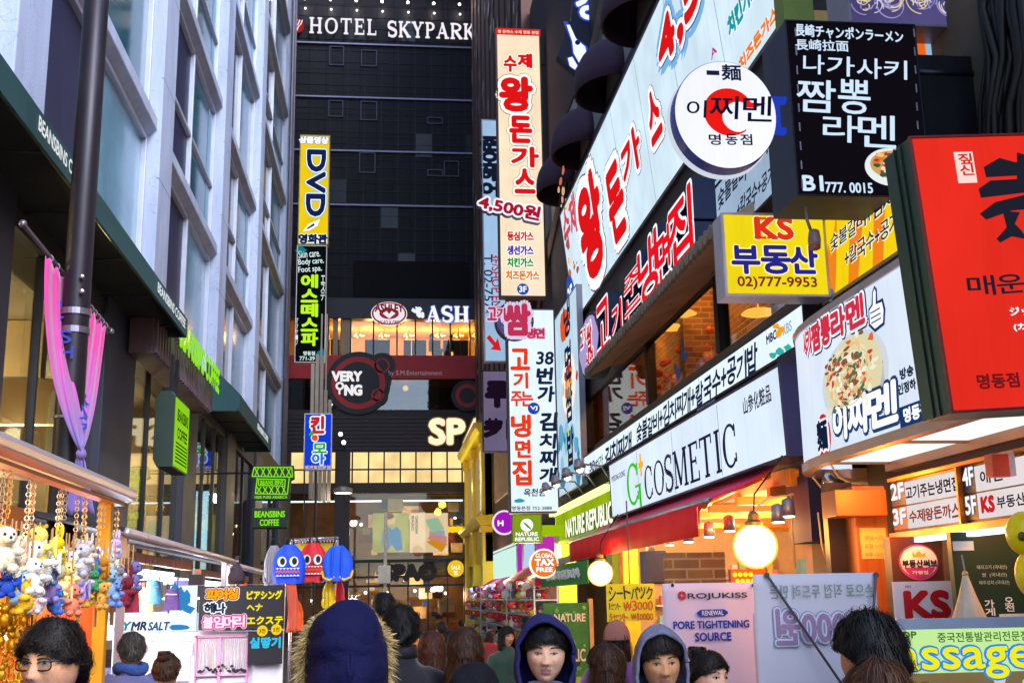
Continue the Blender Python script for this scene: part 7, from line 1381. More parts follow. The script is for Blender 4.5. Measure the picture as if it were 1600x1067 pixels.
m = MB(); m.fbox(F, u0, v0-.05, u1, v0-.004, -.06, .05); m.fbox(F, um-.026, v0, um-.004, v1, .002, .05); m.fbox(F, u0, v1+.004, u1, v1+.03, -.06, .03); m.build('frame', D('#c87020', .35, .3), dr)
MB().fbox(F, u0+.1, v0-.09, u1, v0-.055, -.02, .04).build('tube_light', E('#e8f0ff', 2.5), dr); lamp(dr, F.p(u0+.6, v0-.02, .35), 14, '#ff9a30', .1, name='frame_light')
F = fC(6.9); ab = thing('alarm_box', 'small orange alarm box on the directory frame', 'alarm box', F.p(*F.uv(1568, 742))); MB().fbox(F, *F.uv(1553, 744), *F.uv(1576, 708), -.1, 0).build('case', D('#d83a14', .4), ab, bev=.006); MB().fbox(F, *F.uv(1576.6, 743), *F.uv(1585, 705), -.1, -.005).build('cover', D('#c8a8b0', .4), ab)
# entrance jamb with stickers
F = fC(8.4); jb = thing('entrance_jamb', 'dark wooden entrance panel below the floor directory', 'panel', F.p(F.uv(1432, 900)[0], 0)); MB().fbox(F, F.uv(1395, 900)[0], 0, F.uv(1474, 900)[0], F.uv(1432, 838)[1], -.12, 0).build('panel', D('#4a2414', .5, 0, .25, 2, streak=4), jb); MB().fbox(F, F.uv(1475, 900)[0], 0, F.uv(1484, 900)[0], F.uv(1480, 838)[1], -.14, .03).build('door_edge', D('#8a7a6a', .3, .6), jb)
os_ = thing('oval_sticker', 'oval white and purple sticker with a small crown on the entrance panel', 'sticker', F.p(*F.uv(1435, 906))); u, v = F.uv(1435, 878); m = MB(); m.disc(F, u, v, .155, .002, .008, 40, rv=.132); m.build('rim', D('#b83a7c', .5), os_); m = MB(); m.disc(F, u, v+.005, .143, .009, .011, 40, rv=.115); m.build('face', D('#f0e4dc', .5), os_); m = MB(); m.prism(F, [(u+.13*math.cos(a), v-.0+.11*math.sin(a)) for a in [math.radians(200+q*14) for q in range(11)]], .012, .014); m.build('purple_band', D('#a82c74', .5), os_)
lettering(os_, F, '부동산써브', (1409, 886), (1462, 874), D('#2a1c2c', .5), .06, n=.014); art(os_, F, [[(1425, 870), (1424, 862), (1429, 866), (1434, 860), (1440, 866), (1445, 862), (1444, 870)]], D('#d8a41c', .5), n=.013, name='crown'); lettering(os_, F, '가맹점', (1424, 897), (1448, 891), D('#f0e0f0', .5), .02, n=.016)
F2 = fC(8.2); kp = thing('estate_poster', 'white poster with two big red letters beside the entrance', 'poster', F2.p(*F2.uv(1445, 975))); MB().fbox(F2, *F2.uv(1401, 985), *F2.uv(1489, 907), -.012, 0).build('sheet', D('#e8e4ec', .5, 0, .05), kp); lettering(kp, F2, 'KS', (1417, 965), (1480, 924), D('#c8141c', .5), .085, n=.004); lettering(kp, F2, '부동산', (1414, 918), (1423, 914), D('#5a3a9c', .5), .02, n=.004)
# green menu board, folded parasol, yellow balloon figure
F = fC(7.6); gm = thing('green_chalkboard', 'dark green menu board with faint white lines inside the entrance', 'board', F.p(F.uv(1545, 970)[0], 0)); MB().fbox(F, *F.uv(1506, 1050), *F.uv(1592, 830), -.06, 0).build('board', D('#16301c', .5, 0, .2), gm); CHK = D('#b8bca8', .7)
for s, a, b, y in (('돼지고기 (국내산)', 1526, 1572, 890), ('쌀  (국내산)', 1534, 1572, 902), ('배추김치 (국내산)', 1530, 1576, 914)): lettering(gm, F, s, (a, y), (b, y-8), CHK, .01, n=.004)
lettering(gm, F, '오전', (1571, 955), (1582, 932), D('#e8e8e0', .6), .03, mode='v', n=.004); lettering(gm, F, '가게', (1540, 962), (1552, 936), D('#e8e8e0', .6), .03, mode='v', n=.004); MB().fbox(F, *F.uv(1489, 860), *F.uv(1520, 845), .002, .006).build('paper', D('#d8d4cc', .6), gm); MB().fbox(F, *F.uv(1562, 975), *F.uv(1600, 958), .002, .008).build('paper', D('#d0ccc4', .6), gm)
F = fC(7.2); um_ = thing('folded_parasol', 'pale folded umbrella cloth hanging from a hook by the entrance', 'umbrella', F.p(*F.uv(1505, 970))); a = F.p(*F.uv(1508, 896)); m = MB(); g = []
for i in range(15):
    s = i/14; g.append([a+V(((.012+.085*s)*math.cos(k*.349)*(1+.5*(k % 2)*(.4+s)), (.012+.1*s)*math.sin(k*.349)*(1+.5*(k % 2)*(.4+s)), -.42*s)) for k in range(18)])
m.surf(g, closed=True); m.build('cloth', D('#e0d0c0', .8, 0, .15, 6, h2='#c8b494'), um_, smooth=True); MB().ball(a, .02, 10, 7).build('tip', D('#c8a860', .4, .6), um_); MB().tube([a, a+V((0, .02, .12))], .006, 5).build('hook', ALU, um_)
F = fC(6.6); c = F.p(*F.uv(1604, 865)); yf_ = thing('yellow_balloon_figure', 'bright yellow balloon figure at the right picture edge', 'balloon', c+V((0, 0, -.3))); m = MB(); m.ball(c+V((0, 0, .12)), .11, 18, 12, (1, .9, 1.2)); m.ball(c+V((.02, 0, -.12)), .1, 18, 12, (1, .9, 1.4)); m.build('body', D('#f0d40c', .3, 0, .05), yf_, smooth=True); m = MB(); m.ball(c+V((-.06, -.08, .1)), .028, 10, 7, (1, .5, 1)); m.build('marking', D('#5a4a1c', .5), yf_)
m = MB(); m.box((4.7, 6.2, 0), (4.98, 7.5, 2.5)); m.build('inner_wall', D('#5a3018', .5, 0, .2), rn)
lamp(rn, (4.3, 7.0, 2.3), 16, '#ffb060', .15, name='entrance_light')
# massage light board
F = fY(1500, 1000, 5.3, -.02); mb_ = thing('massage_light_board', 'lime light board for massage with big yellow letters outlined blue', 'sign', F.p(F.uv(1520, 1000)[0], -F.O.z, -.1)); (u0, v1), (u1, _) = F.uv(1350, 969), F.uv(1700, 970); v0 = -F.O.z+.1
MB().fbox(F, u0, v0, u1, v1, -.1, -.01).build('case', D('#8a94a8', .4, .3), mb_, bev=.012); MB().fbox(F, u0+.035, v0+.05, u1-.035, v1-.045, -.009, .0).build('face', E('#c6ee9c', .95, .06), mb_); m = MB()
for a in ((u0, v1-.045, u1, v1+.004), (u0-.003, v0, u0+.035, v1-.046), (u1-.035, v0, u1, v1-.046)): m.fbox(F, *a, -.008, .02)
m.build('frame', D('#8a94a8', .4, .3), mb_); GRN = E('#4a8a2c', .6)
lettering(mb_, F, 'SHOP', (1385, 997), (1430, 986), GRN, .06); lettering(mb_, F, '중국전통발관리전문점', (1464, 1003), (1604, 985), GRN, .02); lettering(mb_, F, 'M', (1362, 1050), (1398, 1010), E('#ece81c', 1.0), .05, halo=[(.14, E('#2c8ae8', .95))]); lettering(mb_, F, 'assage', (1404, 1062), (1608, 1008), E('#ece81c', 1.0), .025, halo=[(.1, E('#2c8ae8', .95))]); m = MB(); r2 = random.Random(5); a = F.uv(1390, 1067)
m.fbox(F, u0+.04, v0+.06, u1-.04, F.uv(1500, 1050)[1], .001, .003); m.build('stone_photo', E('#a08a5c', .6, .3), mb_); m = MB()
for q in range(90): m.prism(F, blob_poly((r2.uniform(u0+.08, u1-.08), F.uv(1500, 1050)[1]-r2.uniform(.03, .6)), r2.uniform(.015, .04), 9, .2, .7), .004, .0055+q*.00005, q % 3)
m.build('pebble_print', [E('#c8b890', .7), E('#8a6c3c', .5), E('#e8dcc0', .8)], mb_)
for q in (u0+.1, u1-.1): MB().fbox(F, q-.04, -F.O.z, q+.04, v0-.001, -.2, 0).build('foot', DARKM, mb_)
# big cables of the near house, sun-bleached board behind the black sign
cbx = thing('cable_bundle', 'thick bundle of black cables running down the near house wall', 'cable', at(1570, 200, x=5.2)); r2 = random.Random(3)
for q in range(12):
    px = 1530+q*6; P = [at(px+r2.uniform(-8, 8)+(14 if k == 2 else 0), -60+k*75, x=5.2-.03*(q % 3)) for k in range(6)]; MB().tube(P, r2.uniform(.02, .045), 7).build('cable', D('#1a171c', .5), cbx, smooth=True)
F = fC(9.2); bb2 = thing('unlit_sign', 'dark unlit box sign between the black noodle sign and the cable bundle', 'sign', F.p(F.uv(1480, 200)[0], F.uv(1480, 215)[1])); MB().fbox(F, *F.uv(1436, 215), *F.uv(1518, 88), -.4, 0).build('case', D('#17141a', .4, .2), bb2, bev=.01); MB().fbox(F, *F.uv(1440, 211), *F.uv(1512, 92), .001, .008).build('face', D('#131118', .35), bb2)
F = fC(9.9); ob = thing('orange_blue_sign', 'small orange and pale sign piece under the food picture box', 'sign', F.p(*F.uv(1460, 88))); MB().fbox(F, *F.uv(1422, 90), *F.uv(1500, 62), -.1, 0).build('case', ALU, ob); m = MB(); m.fbox(F, *F.uv(1424, 88), *F.uv(1446, 64), .001, .006, 0); m.fbox(F, *F.uv(1446.5, 88), *F.uv(1462, 64), .001, .006, 1); m.fbox(F, *F.uv(1462.5, 88), *F.uv(1496, 64), .001, .006, 2); m.build('panel', [E('#f06a1c', .9), E('#9cc8ea', .8), D('#c8b8a8', .5)], ob)
# neon fish sign on the brick wall
F = fY(912, 50, 23.5, .0); nf_ = thing('neon_fish_sign', 'dark diamond sign with a white neon fish and brush letters high on the brick wall', 'sign', F.p(*F.uv(912, 118))); m = MB(); m.prism(F, [F.uv(*p) for p in ((871, 88), (892, 30), (905, -60), (965, -60), (948, 40), (905, 118))], -.25, 0); m.build('board', D('#141634', .4), nf_); NE = E('#e6efff', 1.15); GL = E('#3a56d8', .8)
for k, P in enumerate(([(885, 40), (890, 40), (900, 62), (914, 74), (919, 96), (914, 113), (906, 110), (904, 98), (896, 84), (894, 66)], [(887, 92), (894, 90), (902, 104), (898, 110), (890, 104)])):
    c = [sum(p[i] for p in P)/len(P) for i in (0, 1)]; art(nf_, F, [[(c[0]+(a-c[0])*1.3, c[1]+(b-c[1])*1.15) for a, b in P]], GL, n=.01, name='neon_glow_edge'); art(nf_, F, [P], NE, n=.02+.003*k, name='neon_fish')
m = MB(); m.disc(F, *F.uv(902, 68), .06, .03, .04, 12); m.disc(F, *F.uv(914, 98), .05, .03, .04, 12); m.build('fish_eye', D('#10122a', .5), nf_); lettering(nf_, F, '강', (902, 30), (938, -18), NE, .05, n=.02, halo=[(.12, GL)])
# ================================================================ PEOPLE
from mathutils.bvhtree import BVHTree
from mathutils import noise as NZ
def G(x, s): return math.exp(-(x/s)**2)
HC = V((0, .004, 1.585))                               # head centre of a 1.70 m figure that faces -Y
def head_pt(t, a):
    """t: polar from the crown, a: azimuth, 0 = face"""
    nx, ny, nz = math.sin(t)*math.sin(a), -math.sin(t)*math.cos(a), math.cos(t)
    x, y, z = .076*nx, (.094 if ny > 0 else .088)*ny, (.116 if nz > 0 else .118)*nz
    if nz < 0:
        k = -nz; x *= 1-.30*k**1.6; 
        if ny > 0: y *= 1-.42*k**1.4
        else: y *= 1-.05*k
    if nz > .2: x *= 1+.04*(nz-.2)
    f = max(0, min(1, (-ny-.05)/.35)); f = f*f*(3-2*f); ax = abs(x); d = 0
    prof = 0
    if -.045 < z < .03: u = (.03-z)/.058; prof = max(0, u)**1.3*(.0185 if z > -.03 else .0185*max(0, (z+.045)/.015))
    d -= prof*G(x, .0105+.004*max(0, -z/.03)); d -= .007*G(ax-.0125, .006)*G(z+.0285, .008)
    d += .0085*G(ax-.031, .017)*G(z-.010, .013); d -= .004*G(ax-.03, .02)*G(z-.031, .009); d -= .0035*G(ax-.032, .011)*G(z-.009, .007)
    d -= .005*G(ax-.043, .02)*G(z+.018, .02); d += .004*G(ax-.03, .012)*G(z+.05, .02)
    d -= .0045*G(x, .019)*G(z+.0545, .0055); d -= .0052*G(x, .016)*G(z+.068, .006); d += .0035*G(x, .022)*G(z+.0612, .0022); d += .003*G(x, .02)*G(z+.08, .006); d -= .0075*G(x, .02)*G(z+.1, .014); d -= .002*G(x, .01)*G(z+.044, .006)
    return HC+V((x, y+d*f, z))
def skinned(nodes, edges, sub=1):
    me = bpy.data.meshes.new('figure'); me.from_pydata([n[0] for n in nodes], edges, []); o = bpy.data.objects.new('figure', me); SC.collection.objects.link(o); o.modifiers.new('s', 'SKIN'); sk = me.skin_vertices[0].data
    for i, n in enumerate(nodes): r = n[1]; sk[i].radius = r if isinstance(r, tuple) else (r, r)
    sk[0].use_root = True; m = o.modifiers.new('d', 'SUBSURF'); m.levels = m.render_levels = sub
    dg = bpy.context.evaluated_depsgraph_get(); e = o.evaluated_get(dg); t = e.to_mesh(); mb = MB(); mb.add([tuple(v.co) for v in t.vertices], [tuple(p.vertices) for p in t.polygons]); e.to_mesh_clear(); bpy.data.objects.remove(o); bpy.data.meshes.remove(me); return mb
def remeshed(mb, vox, it=4):
    me = bpy.data.meshes.new('shell'); me.from_pydata(mb.v, [], mb.f); o = bpy.data.objects.new('shell', me); SC.collection.objects.link(o); m = o.modifiers.new('r', 'REMESH'); m.mode = 'VOXEL'; m.voxel_size = vox; s = o.modifiers.new('s', 'SMOOTH'); s.iterations = it; s.factor = .6
    dg = bpy.context.evaluated_depsgraph_get(); e = o.evaluated_get(dg); t = e.to_mesh(); r = MB(); r.add([tuple(v.co) for v in t.vertices], [tuple(p.vertices) for p in t.polygons]); e.to_mesh_clear(); bpy.data.objects.remove(o); bpy.data.meshes.remove(me); return r
def figure(seated=False):
    N, Ed = [], []
    def nd(p, r, par=None): N.append((p, r)); (Ed.append((par, len(N)-1)) if par is not None else None); return len(N)-1
    pel = nd((0, .01, .93), (.13, .105)); ab = nd((0, .005, 1.08), (.125, .095), pel); ch = nd((0, .005, 1.27), (.14, .1), ab); nb = nd((0, .015, 1.40), (.062, .06), ch); nd((0, .008, 1.50), (.054, .054), nb)
    for s in (-1, 1):
        sh = nd((s*.165, .01, 1.38), .06, ch); el = nd((s*.215, .03, 1.10), .042, sh); wr = nd((s*.225, -.03, .87), .028, el); pm = nd((s*.222, -.05, .79), (.034, .022), wr)
        for q in range(4):
            b_ = nd((s*.222, -.072+.018*q, .755), .009, pm); L_ = (.066, .078, .074, .058)[q]; m_ = nd((s*.214, -.078+.019*q, .755-L_*.55), .0085, b_); nd((s*.2, -.08+.019*q, .755-L_), .0075, m_)
        t_ = nd((s*.212, -.088, .80), .011, pm); nd((s*.2, -.108, .765), .009, t_)
        if seated: hp = nd((s*.09, -.02, .9), .088, pel); kn = nd((s*.1, -.44, .93), .06, hp); an = nd((s*.1, -.46, .5), .04, kn); nd((s*.1, -.58, .46), .035, an)
        else: hp = nd((s*.09, .01, .84), .088, pel); kn = nd((s*.095, 0, .48), .056, hp); an = nd((s*.095, .02, .09), .038, kn); nd((s*.1, -.1, .04), .035, an)
    return skinned(N, Ed, 1)
BODY = figure(); HEADV = MB(); NT, NA = 70, 80; rows = []
AZ = [math.pi*math.copysign(abs(q)**1.45, q) for q in [-1+2*j/NA for j in range(NA)]]   # denser over the face
for i in range(NT+1): rows.append([head_pt(.02+(math.pi-.04)*i/NT, a) for a in AZ])
HEADV.surf(rows, closed=True)
LIPF = []
for k, f in enumerate(HEADV.f):
    c = sum((V(HEADV.v[i]) for i in f), V())/len(f)-HC; LIPF.append(1 if c.y < -.05 and abs(c.x) < .0215-.3*abs(c.z+.0605) and -.0735 < c.z < -.049+.002*math.cos(c.x*260) else 0)
HEADV.m = LIPF
for s in (-1, 1):                                      # ears belong to the same surface
    e = [HC+V((s*(.071+.012*math.sin(t)*(.4+.6*u)), .012+.019*math.cos(t)*u+.004*math.sin(t), -.005+.03*math.sin(t)*u)) for u in (1, .72, .4) for t in [k*math.pi/8 for k in range(16)]]
    HEADV.add(e, [(16*i+j, 16*i+(j+1) % 16, 16*(i+1)+(j+1) % 16, 16*(i+1)+j) for i in range(2) for j in range(16)]+[tuple(range(32, 48))])
bv = BVHTree.FromPolygons([V(v) for v in HEADV.v], HEADV.f)
def face_y(x, z):
    h = bv.ray_cast(V((x, -1, HC.z+z)), V((0, 1, 0))); return h[0].y if h[0] else -.08
FULL = MB(); FULL.merge(BODY); FULL.merge(HEADV)
def skin_mat(h):
    k = ('S', h)
    if k in MC: return MC[k]
    m = D(h, .52, 0, .17, 55, .18, 240, .3); b = m.node_tree.nodes['Principled BSDF']; b.inputs['Subsurface Weight'].default_value = .12; b.inputs['Subsurface Radius'].default_value = (.01, .004, .002); MC[k] = m; return m
# --- clothing shells
def loft(levels, k=28, cx=0):
    g = [[V((cx+rx*math.copysign(abs(math.cos(a))**.8, math.cos(a)), cy_+ry*math.copysign(abs(math.sin(a))**.85, math.sin(a)), z)) for a in [2*math.pi*j/k for j in range(k)]] for z, rx, ry, cy_ in levels]
    m = MB(); m.surf(g, closed=True); m.add(g[0], [tuple(range(k))[::-1]]); m.add(g[-1], [tuple(range(k))]); return m
def jacket_mesh(kind):
    th = {'coat': 0, 'puffer': .03, 'parka': .02}[kind]; lo = {'coat': .62, 'puffer': .84, 'parka': .7}[kind]; L_ = []
    n = 26
    for i in range(n+1):
        s = i/n; z = lo+(1.452-lo)*s; rx = .19+th+.012*(1-s)+.02*math.sin(s*3.1); ry = .135+th+.01*math.sin(s*3.1)
        if z > 1.33: q = (z-1.33)/.122; rx = (rx-.085)*(1-q**1.15)**.8*.92+.085*(1-.2*q)+.01; ry = ry*(1-.45*q**2)
        L_.append((z, rx, ry, .012))
    m = loft(L_)
    for s in (-1, 1): m.tube([V((s*.10, .012, 1.365)), V((s*.172, .012, 1.335)), V((s*.215, .018, 1.25)), V((s*.235, .03, 1.10)), V((s*.24, .0, .98)), V((s*.238, -.03, .875))], [.075+th, .082+th, .075+th, .064+th*.9, .058+th*.8, .05+th*.6], 16)
    m.lathe((0, .018, 1.40), [(.10, 0), (.088, .04), (.081, .06), (.078, .08)], 24)
    r = remeshed(m, .014, 5)
    def dis(p):
        f = .006*NZ.noise(p*9)+.003*NZ.noise(p*25)
        if kind == 'puffer': f += -.012*(abs(math.sin(p.z*math.pi/.085))**.35 < .62)-.006*(1-abs(math.sin(p.z*math.pi/.085)))**2
        a = V((p.x, p.y-.012, 0)); return p+a.normalized()*f if a.length > .01 else p
    return r.mapped(dis)
JK = {k: jacket_mesh(k) for k in ('coat', 'puffer', 'parka')}
_t = MB()
for s in (-1, 1): _t.tube([V((s*.085, .012, .96)), V((s*.092, .01, .80)), V((s*.097, .004, .5)), V((s*.097, .02, .3)), V((s*.098, .02, .07))], [.105, .1, .072, .066, .068], 16)
_t.merge(loft([(.84, .16, .12, .012), (.92, .175, .125, .012), (1.0, .165, .12, .012)])); TRO = remeshed(_t, .014, 4).mapped(lambda p: p+V((p.x*.02*NZ.noise(p*12), .006*NZ.noise(p*14), 0)))
def shoe(s):
    L_ = []
    for i in range(9): q = i/8; L_.append([V((s*.1+(.045-.012*abs(q-.4))*math.cos(a)*(1-.3*q**4), .075-.25*q, .004+(.05-.012*q)*(1+math.sin(a)) if math.sin(a) > 0 else .004+.05*(1+math.sin(a)))) for a in [2*math.pi*j/14 for j in range(14)]])
    m = MB(); m.surf(L_, closed=True); m.add(L_[0], [tuple(range(14))]); m.add(L_[-1], [tuple(range(14))[::-1]]); return m
def hood_pt(t, ph, big, drop, peak):
    c = HC+V((0, .012, .006)); rx, ry, rz = .105*big, .125*big, .132*big; x = rx*math.sin(t)*math.cos(ph); y = ry*math.cos(t); z = rz*math.sin(t)*math.sin(ph)
    if y < 0: y *= 1.12
    if math.sin(ph) < -.05: k = (-math.sin(ph)-.05); z -= drop*k**1.3*(.5+.5*math.sin(t)); x *= 1+.35*k*math.sin(t)**2; y += .035*k
    if peak: z += peak*max(0, math.sin(ph))**6*math.sin(t)**2; 
    q = c+V((x, y, z)); zz = q.z-HC.z; n = min(1, t*3)*(-.011*G(zz-.062+.12*abs(x)-.02*math.sin(x*30), .010)+.006*G(zz-.04+.1*abs(x), .02)-.008*G(zz+.03-.25*x, .009)*(x > 0)-.008*G(zz+.015+.3*x, .01)*(x < 0)-.009*G(x-.01*math.sin(zz*40), .008)*(zz < -.02))*(y > 0)+min(1, t*3)*.013*NZ.noise(V((q.x*9, q.y*9, q.z*15))+V((3, 1, big*9)))+min(1, t*3)*.006*NZ.noise(q*26); return q+(q-c).normalized()*n*big
def hood_mesh(big=1.0, drop=.07, tm=1.95, peak=.012, rows_=30):
    g = [[hood_pt(max(.002, i/rows_*(tm-.12*math.cos(2*ph))), ph, big, drop, peak) for ph in [2*math.pi*j/48 for j in range(48)]] for i in range(rows_+1)]
    m = MB(); m.surf(g, closed=True); return m, g[-1]
# --- hair
HCOL = {'black': ('#0d0b0c', '#16110f', '#0a090b'), 'dark': ('#1a120e', '#241812', '#120d0b'), 'brown': ('#3a2114', '#4e2e1a', '#2a180f'), 'auburn': ('#4a2614', '#62351c', '#361b0f'), 'grey': ('#3c3834', '#5a544c', '#2a2724')}
def hair(par, style, tone, n, seed, length=.35, vol=.012, fringe=True):
    rg = random.Random(seed); cols = [D(c, .55, 0, .2, 30, spec=.22) for c in HCOL[tone]]; c0 = HC+V((0, .004, .006)); R0 = V((.081, .101, .114))
    def lim(a):                                        # hairline: how far from the crown hair grows at azimuth a
        f = (1+math.cos(a))/2; sd = abs(math.sin(a)); base = 2.06-(.98)*f**1.5; return base-.05*sd-(.27*math.exp(-((abs(a)-1.62)/.38)**2) if style in ('short', 'curly') else 0)
    def sp(t, a, h):
        d = V((math.sin(t)*math.sin(a), -math.sin(t)*math.cos(a), math.cos(t))); h = h+vol*.75*min(1, t*1.5)*NZ.noise(V((d.x*3.2+seed, d.y*3.2, d.z*3.2))); return c0+V((d.x*(R0.x+h), d.y*(R0.y+h), d.z*(R0.z+h)))
    cap = MB(); g = [[sp(.02+(lim(a)-.02)*i/14, a, .001+vol*.75*min(1, math.sin(math.pi*min(1, (i+2)/15))*1.3)) for a in [2*math.pi*j/40 for j in range(40)]] for i in range(15)]; cap.surf(g, closed=True); st_m = MB()
    n = int(n*1.5) if n > 800 else n
    for k in range(n):
        a = rg.uniform(-math.pi, math.pi); L_ = lim(a); t0 = rg.uniform(0, 1)**.7*L_*.97; ln_ = rg.uniform(.5, 1.0)*(.85 if style == 'short' else 1.1)
        t1 = min(t0+ln_, L_+(.2 if fringe and abs(a) < .95 else .1)*rg.uniform(-.2, 1)+(.1 if style != 'short' else 0)); da = rg.uniform(-.35, .35)+(.25 if style == 'short' else .0); h0 = vol*rg.uniform(.3, 1.15)*(1.7 if rg.random() < .06 else 1); P = []; m_ = 7
        for i in range(m_+1):
            s = i/m_; P.append(sp(t0+(t1-t0)*s, a+da*s*s*.6, h0*(.35+.65*math.sin(math.pi*min(1, s*.9+.1))) + .004*rg.uniform(-.3, .3)))
        if style == 'curly':
            P = [p+V((.0045*math.sin(i*1.5+k), .0045*math.cos(i*1.3+k), .0045*math.sin(i*1.9+k*2))) for i, p in enumerate(P)]
        if style in ('long', 'bob') and t1 > L_*.72 and (abs(a) > .9):
            l = length*rg.uniform(.75, 1.05); e = P[-1]; out = V((e.x-c0.x, e.y-c0.y, 0)).normalized()
            for i in range(1, 7): s = i/6; P.append(e+out*(.018*math.sin(s*2.6)+.012*s)+V((rg.uniform(-.004, .004)+.006*math.sin(s*5+k), .006*math.cos(s*4+k), -l*s)))
        wd = rg.uniform(.0018, .0036)*(.55 if n > 1500 else .75 if n > 800 else 1); pts = []
        for i, p in enumerate(P):
            d = (P[min(i+1, len(P)-1)]-P[max(i-1, 0)]).normalized(); o_ = (p-c0); o_.z *= .3 if style != 'short' else 1; sd = d.cross(o_); sd = sd.normalized() if sd.length > 1e-6 else V((1, 0, 0)); w_ = wd*(1-.75*i/(len(P)-1)); pts += [p-sd*w_, p+sd*w_]
        st_m.add(pts, [(2*i, 2*i+1, 2*i+3, 2*i+2) for i in range(len(P)-1)], rg.randrange(3))
    if style in ('long', 'bob'):                       # the fall of hair behind the strands
        g = []
        for i in range(12):
            s = i/11; g.append([V((.088*math.sin(a)*(1+.12*math.sin(s*2.6)), -.098*math.cos(a)*(1+.05*s)+.008, HC.z-.02-(length*.85+.02)*s)) for a in [math.radians(68+(292-68)*j/24) for j in range(25)]])
        cap.surf(g)
    o = cap.build('hair', cols[2], par, smooth=True); st_m.build('strands', cols, o); return o
def person(label, px, py, y, yaw=0, jk='coat', jc='#16161c', tone='black', style='short', hn=700, hood=None, face=False, skin='#c99272', tro='#1a1c24', extra=None, seed=1, hl=.35, top=None, fringe=True, vol=.014, fw=1.0, roll=0, group='people walking in the street'):
    ztop = at(px, py, y=y).z-.004; extra_h = {'hood': .035}.get('hood' if hood else '', .014); s = ztop/(1.70+extra_h)
    # build at the origin, then move
    t = thing('person', label, 'person', (0, 0, 0), group); sk = skin_mat(skin); lip = skin_mat('#b0736a')
    FULL.build('body', [sk, lip], t, smooth=True); JK[jk].build('jacket', D(jc, .75, 0, .15, 5, .25, 90, .2, sheen=.3), t, smooth=True); TRO.build('trousers', D(tro, .85, 0, .15, 6, .2, 120, .1), t, smooth=True)
    for q in (-1, 1): shoe(q).build('shoe', D('#141317', .5), t, smooth=True)
    if style: hair(t, style, tone, hn, seed, hl, vol, fringe)
    if face:
        eye_w, iris, dk = D('#94867e', .35, spec=.3), D('#120a07', .2, spec=.6), D(HCOL['black'][1], .6)
        for q in (-1, 1):
            e = MB(); n = 12; g = []
            for i in range(n+1):
                u = i/n*2-1; x = q*(.031+.0145*u); up, lo_ = .0105+.0038*(1-u*u)+.0008*u, .0105-.0032*(1-u*u); g.append([V((x, face_y(x, z)-.0014-.002*(1-u*u), HC.z+z)) for z in (lo_, (lo_+up)/2, up)])
            e.surf(g); eo = e.build('eye', eye_w, t, smooth=True); c = V((q*.031, face_y(q*.031, .011)-.0042, HC.z+.0108)); m = MB(); m.disc(Fr(c, (1, 0, 0), (0, 0, 1), (0, -1, 0)), 0, 0, .0068, -.001, .0008, 16, rv=.0046); m.build('iris', iris, eo)
            m = MB(); L1 = [V((q*(.031+.016*u), face_y(q*(.031+.016*u), .0155)-.0024, HC.z+.0110+.0042*(1-u*u)+.0008*u)) for u in [i/8*2-1 for i in range(9)]]; m.tube(L1, .0017, 5); m.build('lash_line', dk, eo)
            m = MB(); rg = random.Random(seed+q)
            for k in range(46): u = rg.uniform(-1, 1); x = q*(.033+.02*u); z = .030+.004*(1-u*u)+rg.uniform(-.0025, .0025); a = V((x, face_y(x, z)-.0012, HC.z+z)); x2, z2 = x+q*.006, z+.0015; m.tube([a, V((x2, face_y(x2, z2)-.001, HC.z+z2))], .0009, 3)
            m.build('eyebrow', dk, t)
        m = MB()
        for q in (-1, 1): c = V((q*.0075, face_y(q*.0075, -.034)-.0004, HC.z-.0345)); m.ball(c, .0032, 8, 5, (1.2, .5, .6))
        m.build('nostril', D('#4a2a22', .8), t)
        m = MB(); m.tube([V((x, face_y(x, -.0612)-.0003, HC.z-.0612+.0008*math.cos(x*200))) for x in [(-1+i/5)*.0215 for i in range(11)]], .0007, 4); m.build('mouth_line', D('#5c2c2a', .7), t)
    if hood:
        hm, rim = hood_mesh(**hood.get('shape', {})); hc = D(hood['c'], .8, 0, .2, 4, .3, 60, .12); h = hm.build('hood', hc, t, smooth=True, solid=.012)
        if hood.get('fur'):
            fm = MB(); rg = random.Random(seed); cc = V((0, rim[0].y, HC.z))
            for k in range(5200):
                j = rg.uniform(0, 48); p = rim[int(j) % 48].lerp(rim[(int(j)+1) % 48], j % 1); o_ = (p-cc); o_.y = 0; o_ = o_.normalized(); th = rg.uniform(-1.9, 1.3); d = (o_*math.cos(th)+V((0, -1, 0))*math.sin(th)+V((rg.uniform(-.4, .4), rg.uniform(-.4, .4), rg.uniform(-.5, .2)))).normalized(); l = rg.uniform(.025, .06)*(1 if o_.z < .35 else max(.25, 1-1.1*(o_.z-.35))); sd = d.cross(V((rg.uniform(-1, 1), rg.uniform(-1, 1), rg.uniform(-1, 1)))).normalized()*.0011; b_ = p+d*.004
                fm.add([b_-sd, b_+sd, b_+d*l*.6+sd*.6+V((0, 0, -.003)), b_+d*l+V((0, 0, -.012)), b_+d*l*.6-sd*.6+V((0, 0, -.003))], [(0, 1, 2, 3, 4)], rg.randrange(3))
            fm.build('fur_trim', [D('#b89a5c', .8), D('#8a6c38', .8), D('#d8c088', .8)], h)
        else:
            m = MB(); m.tube(rim+[rim[0]], .008*hood.get('shape', {}).get('big', 1), 8); m.build('hood_rim', hc, h, smooth=True)
        if hood.get('seam'):
            for px_ in (-.034, .034):
                P = [hood_pt(tt, math.pi/2 + px_*18, hood['shape'].get('big', 1), .07, .012) for tt in [.15+i*.15 for i in range(12)]]; m = MB(); m.tube([p+(p-HC).normalized()*.006 for p in P], .0028, 5); m.build('seam', D('#0e0f26', .8), h)
    if extra: extra(t)
    t.scale = (s*fw, s, s)
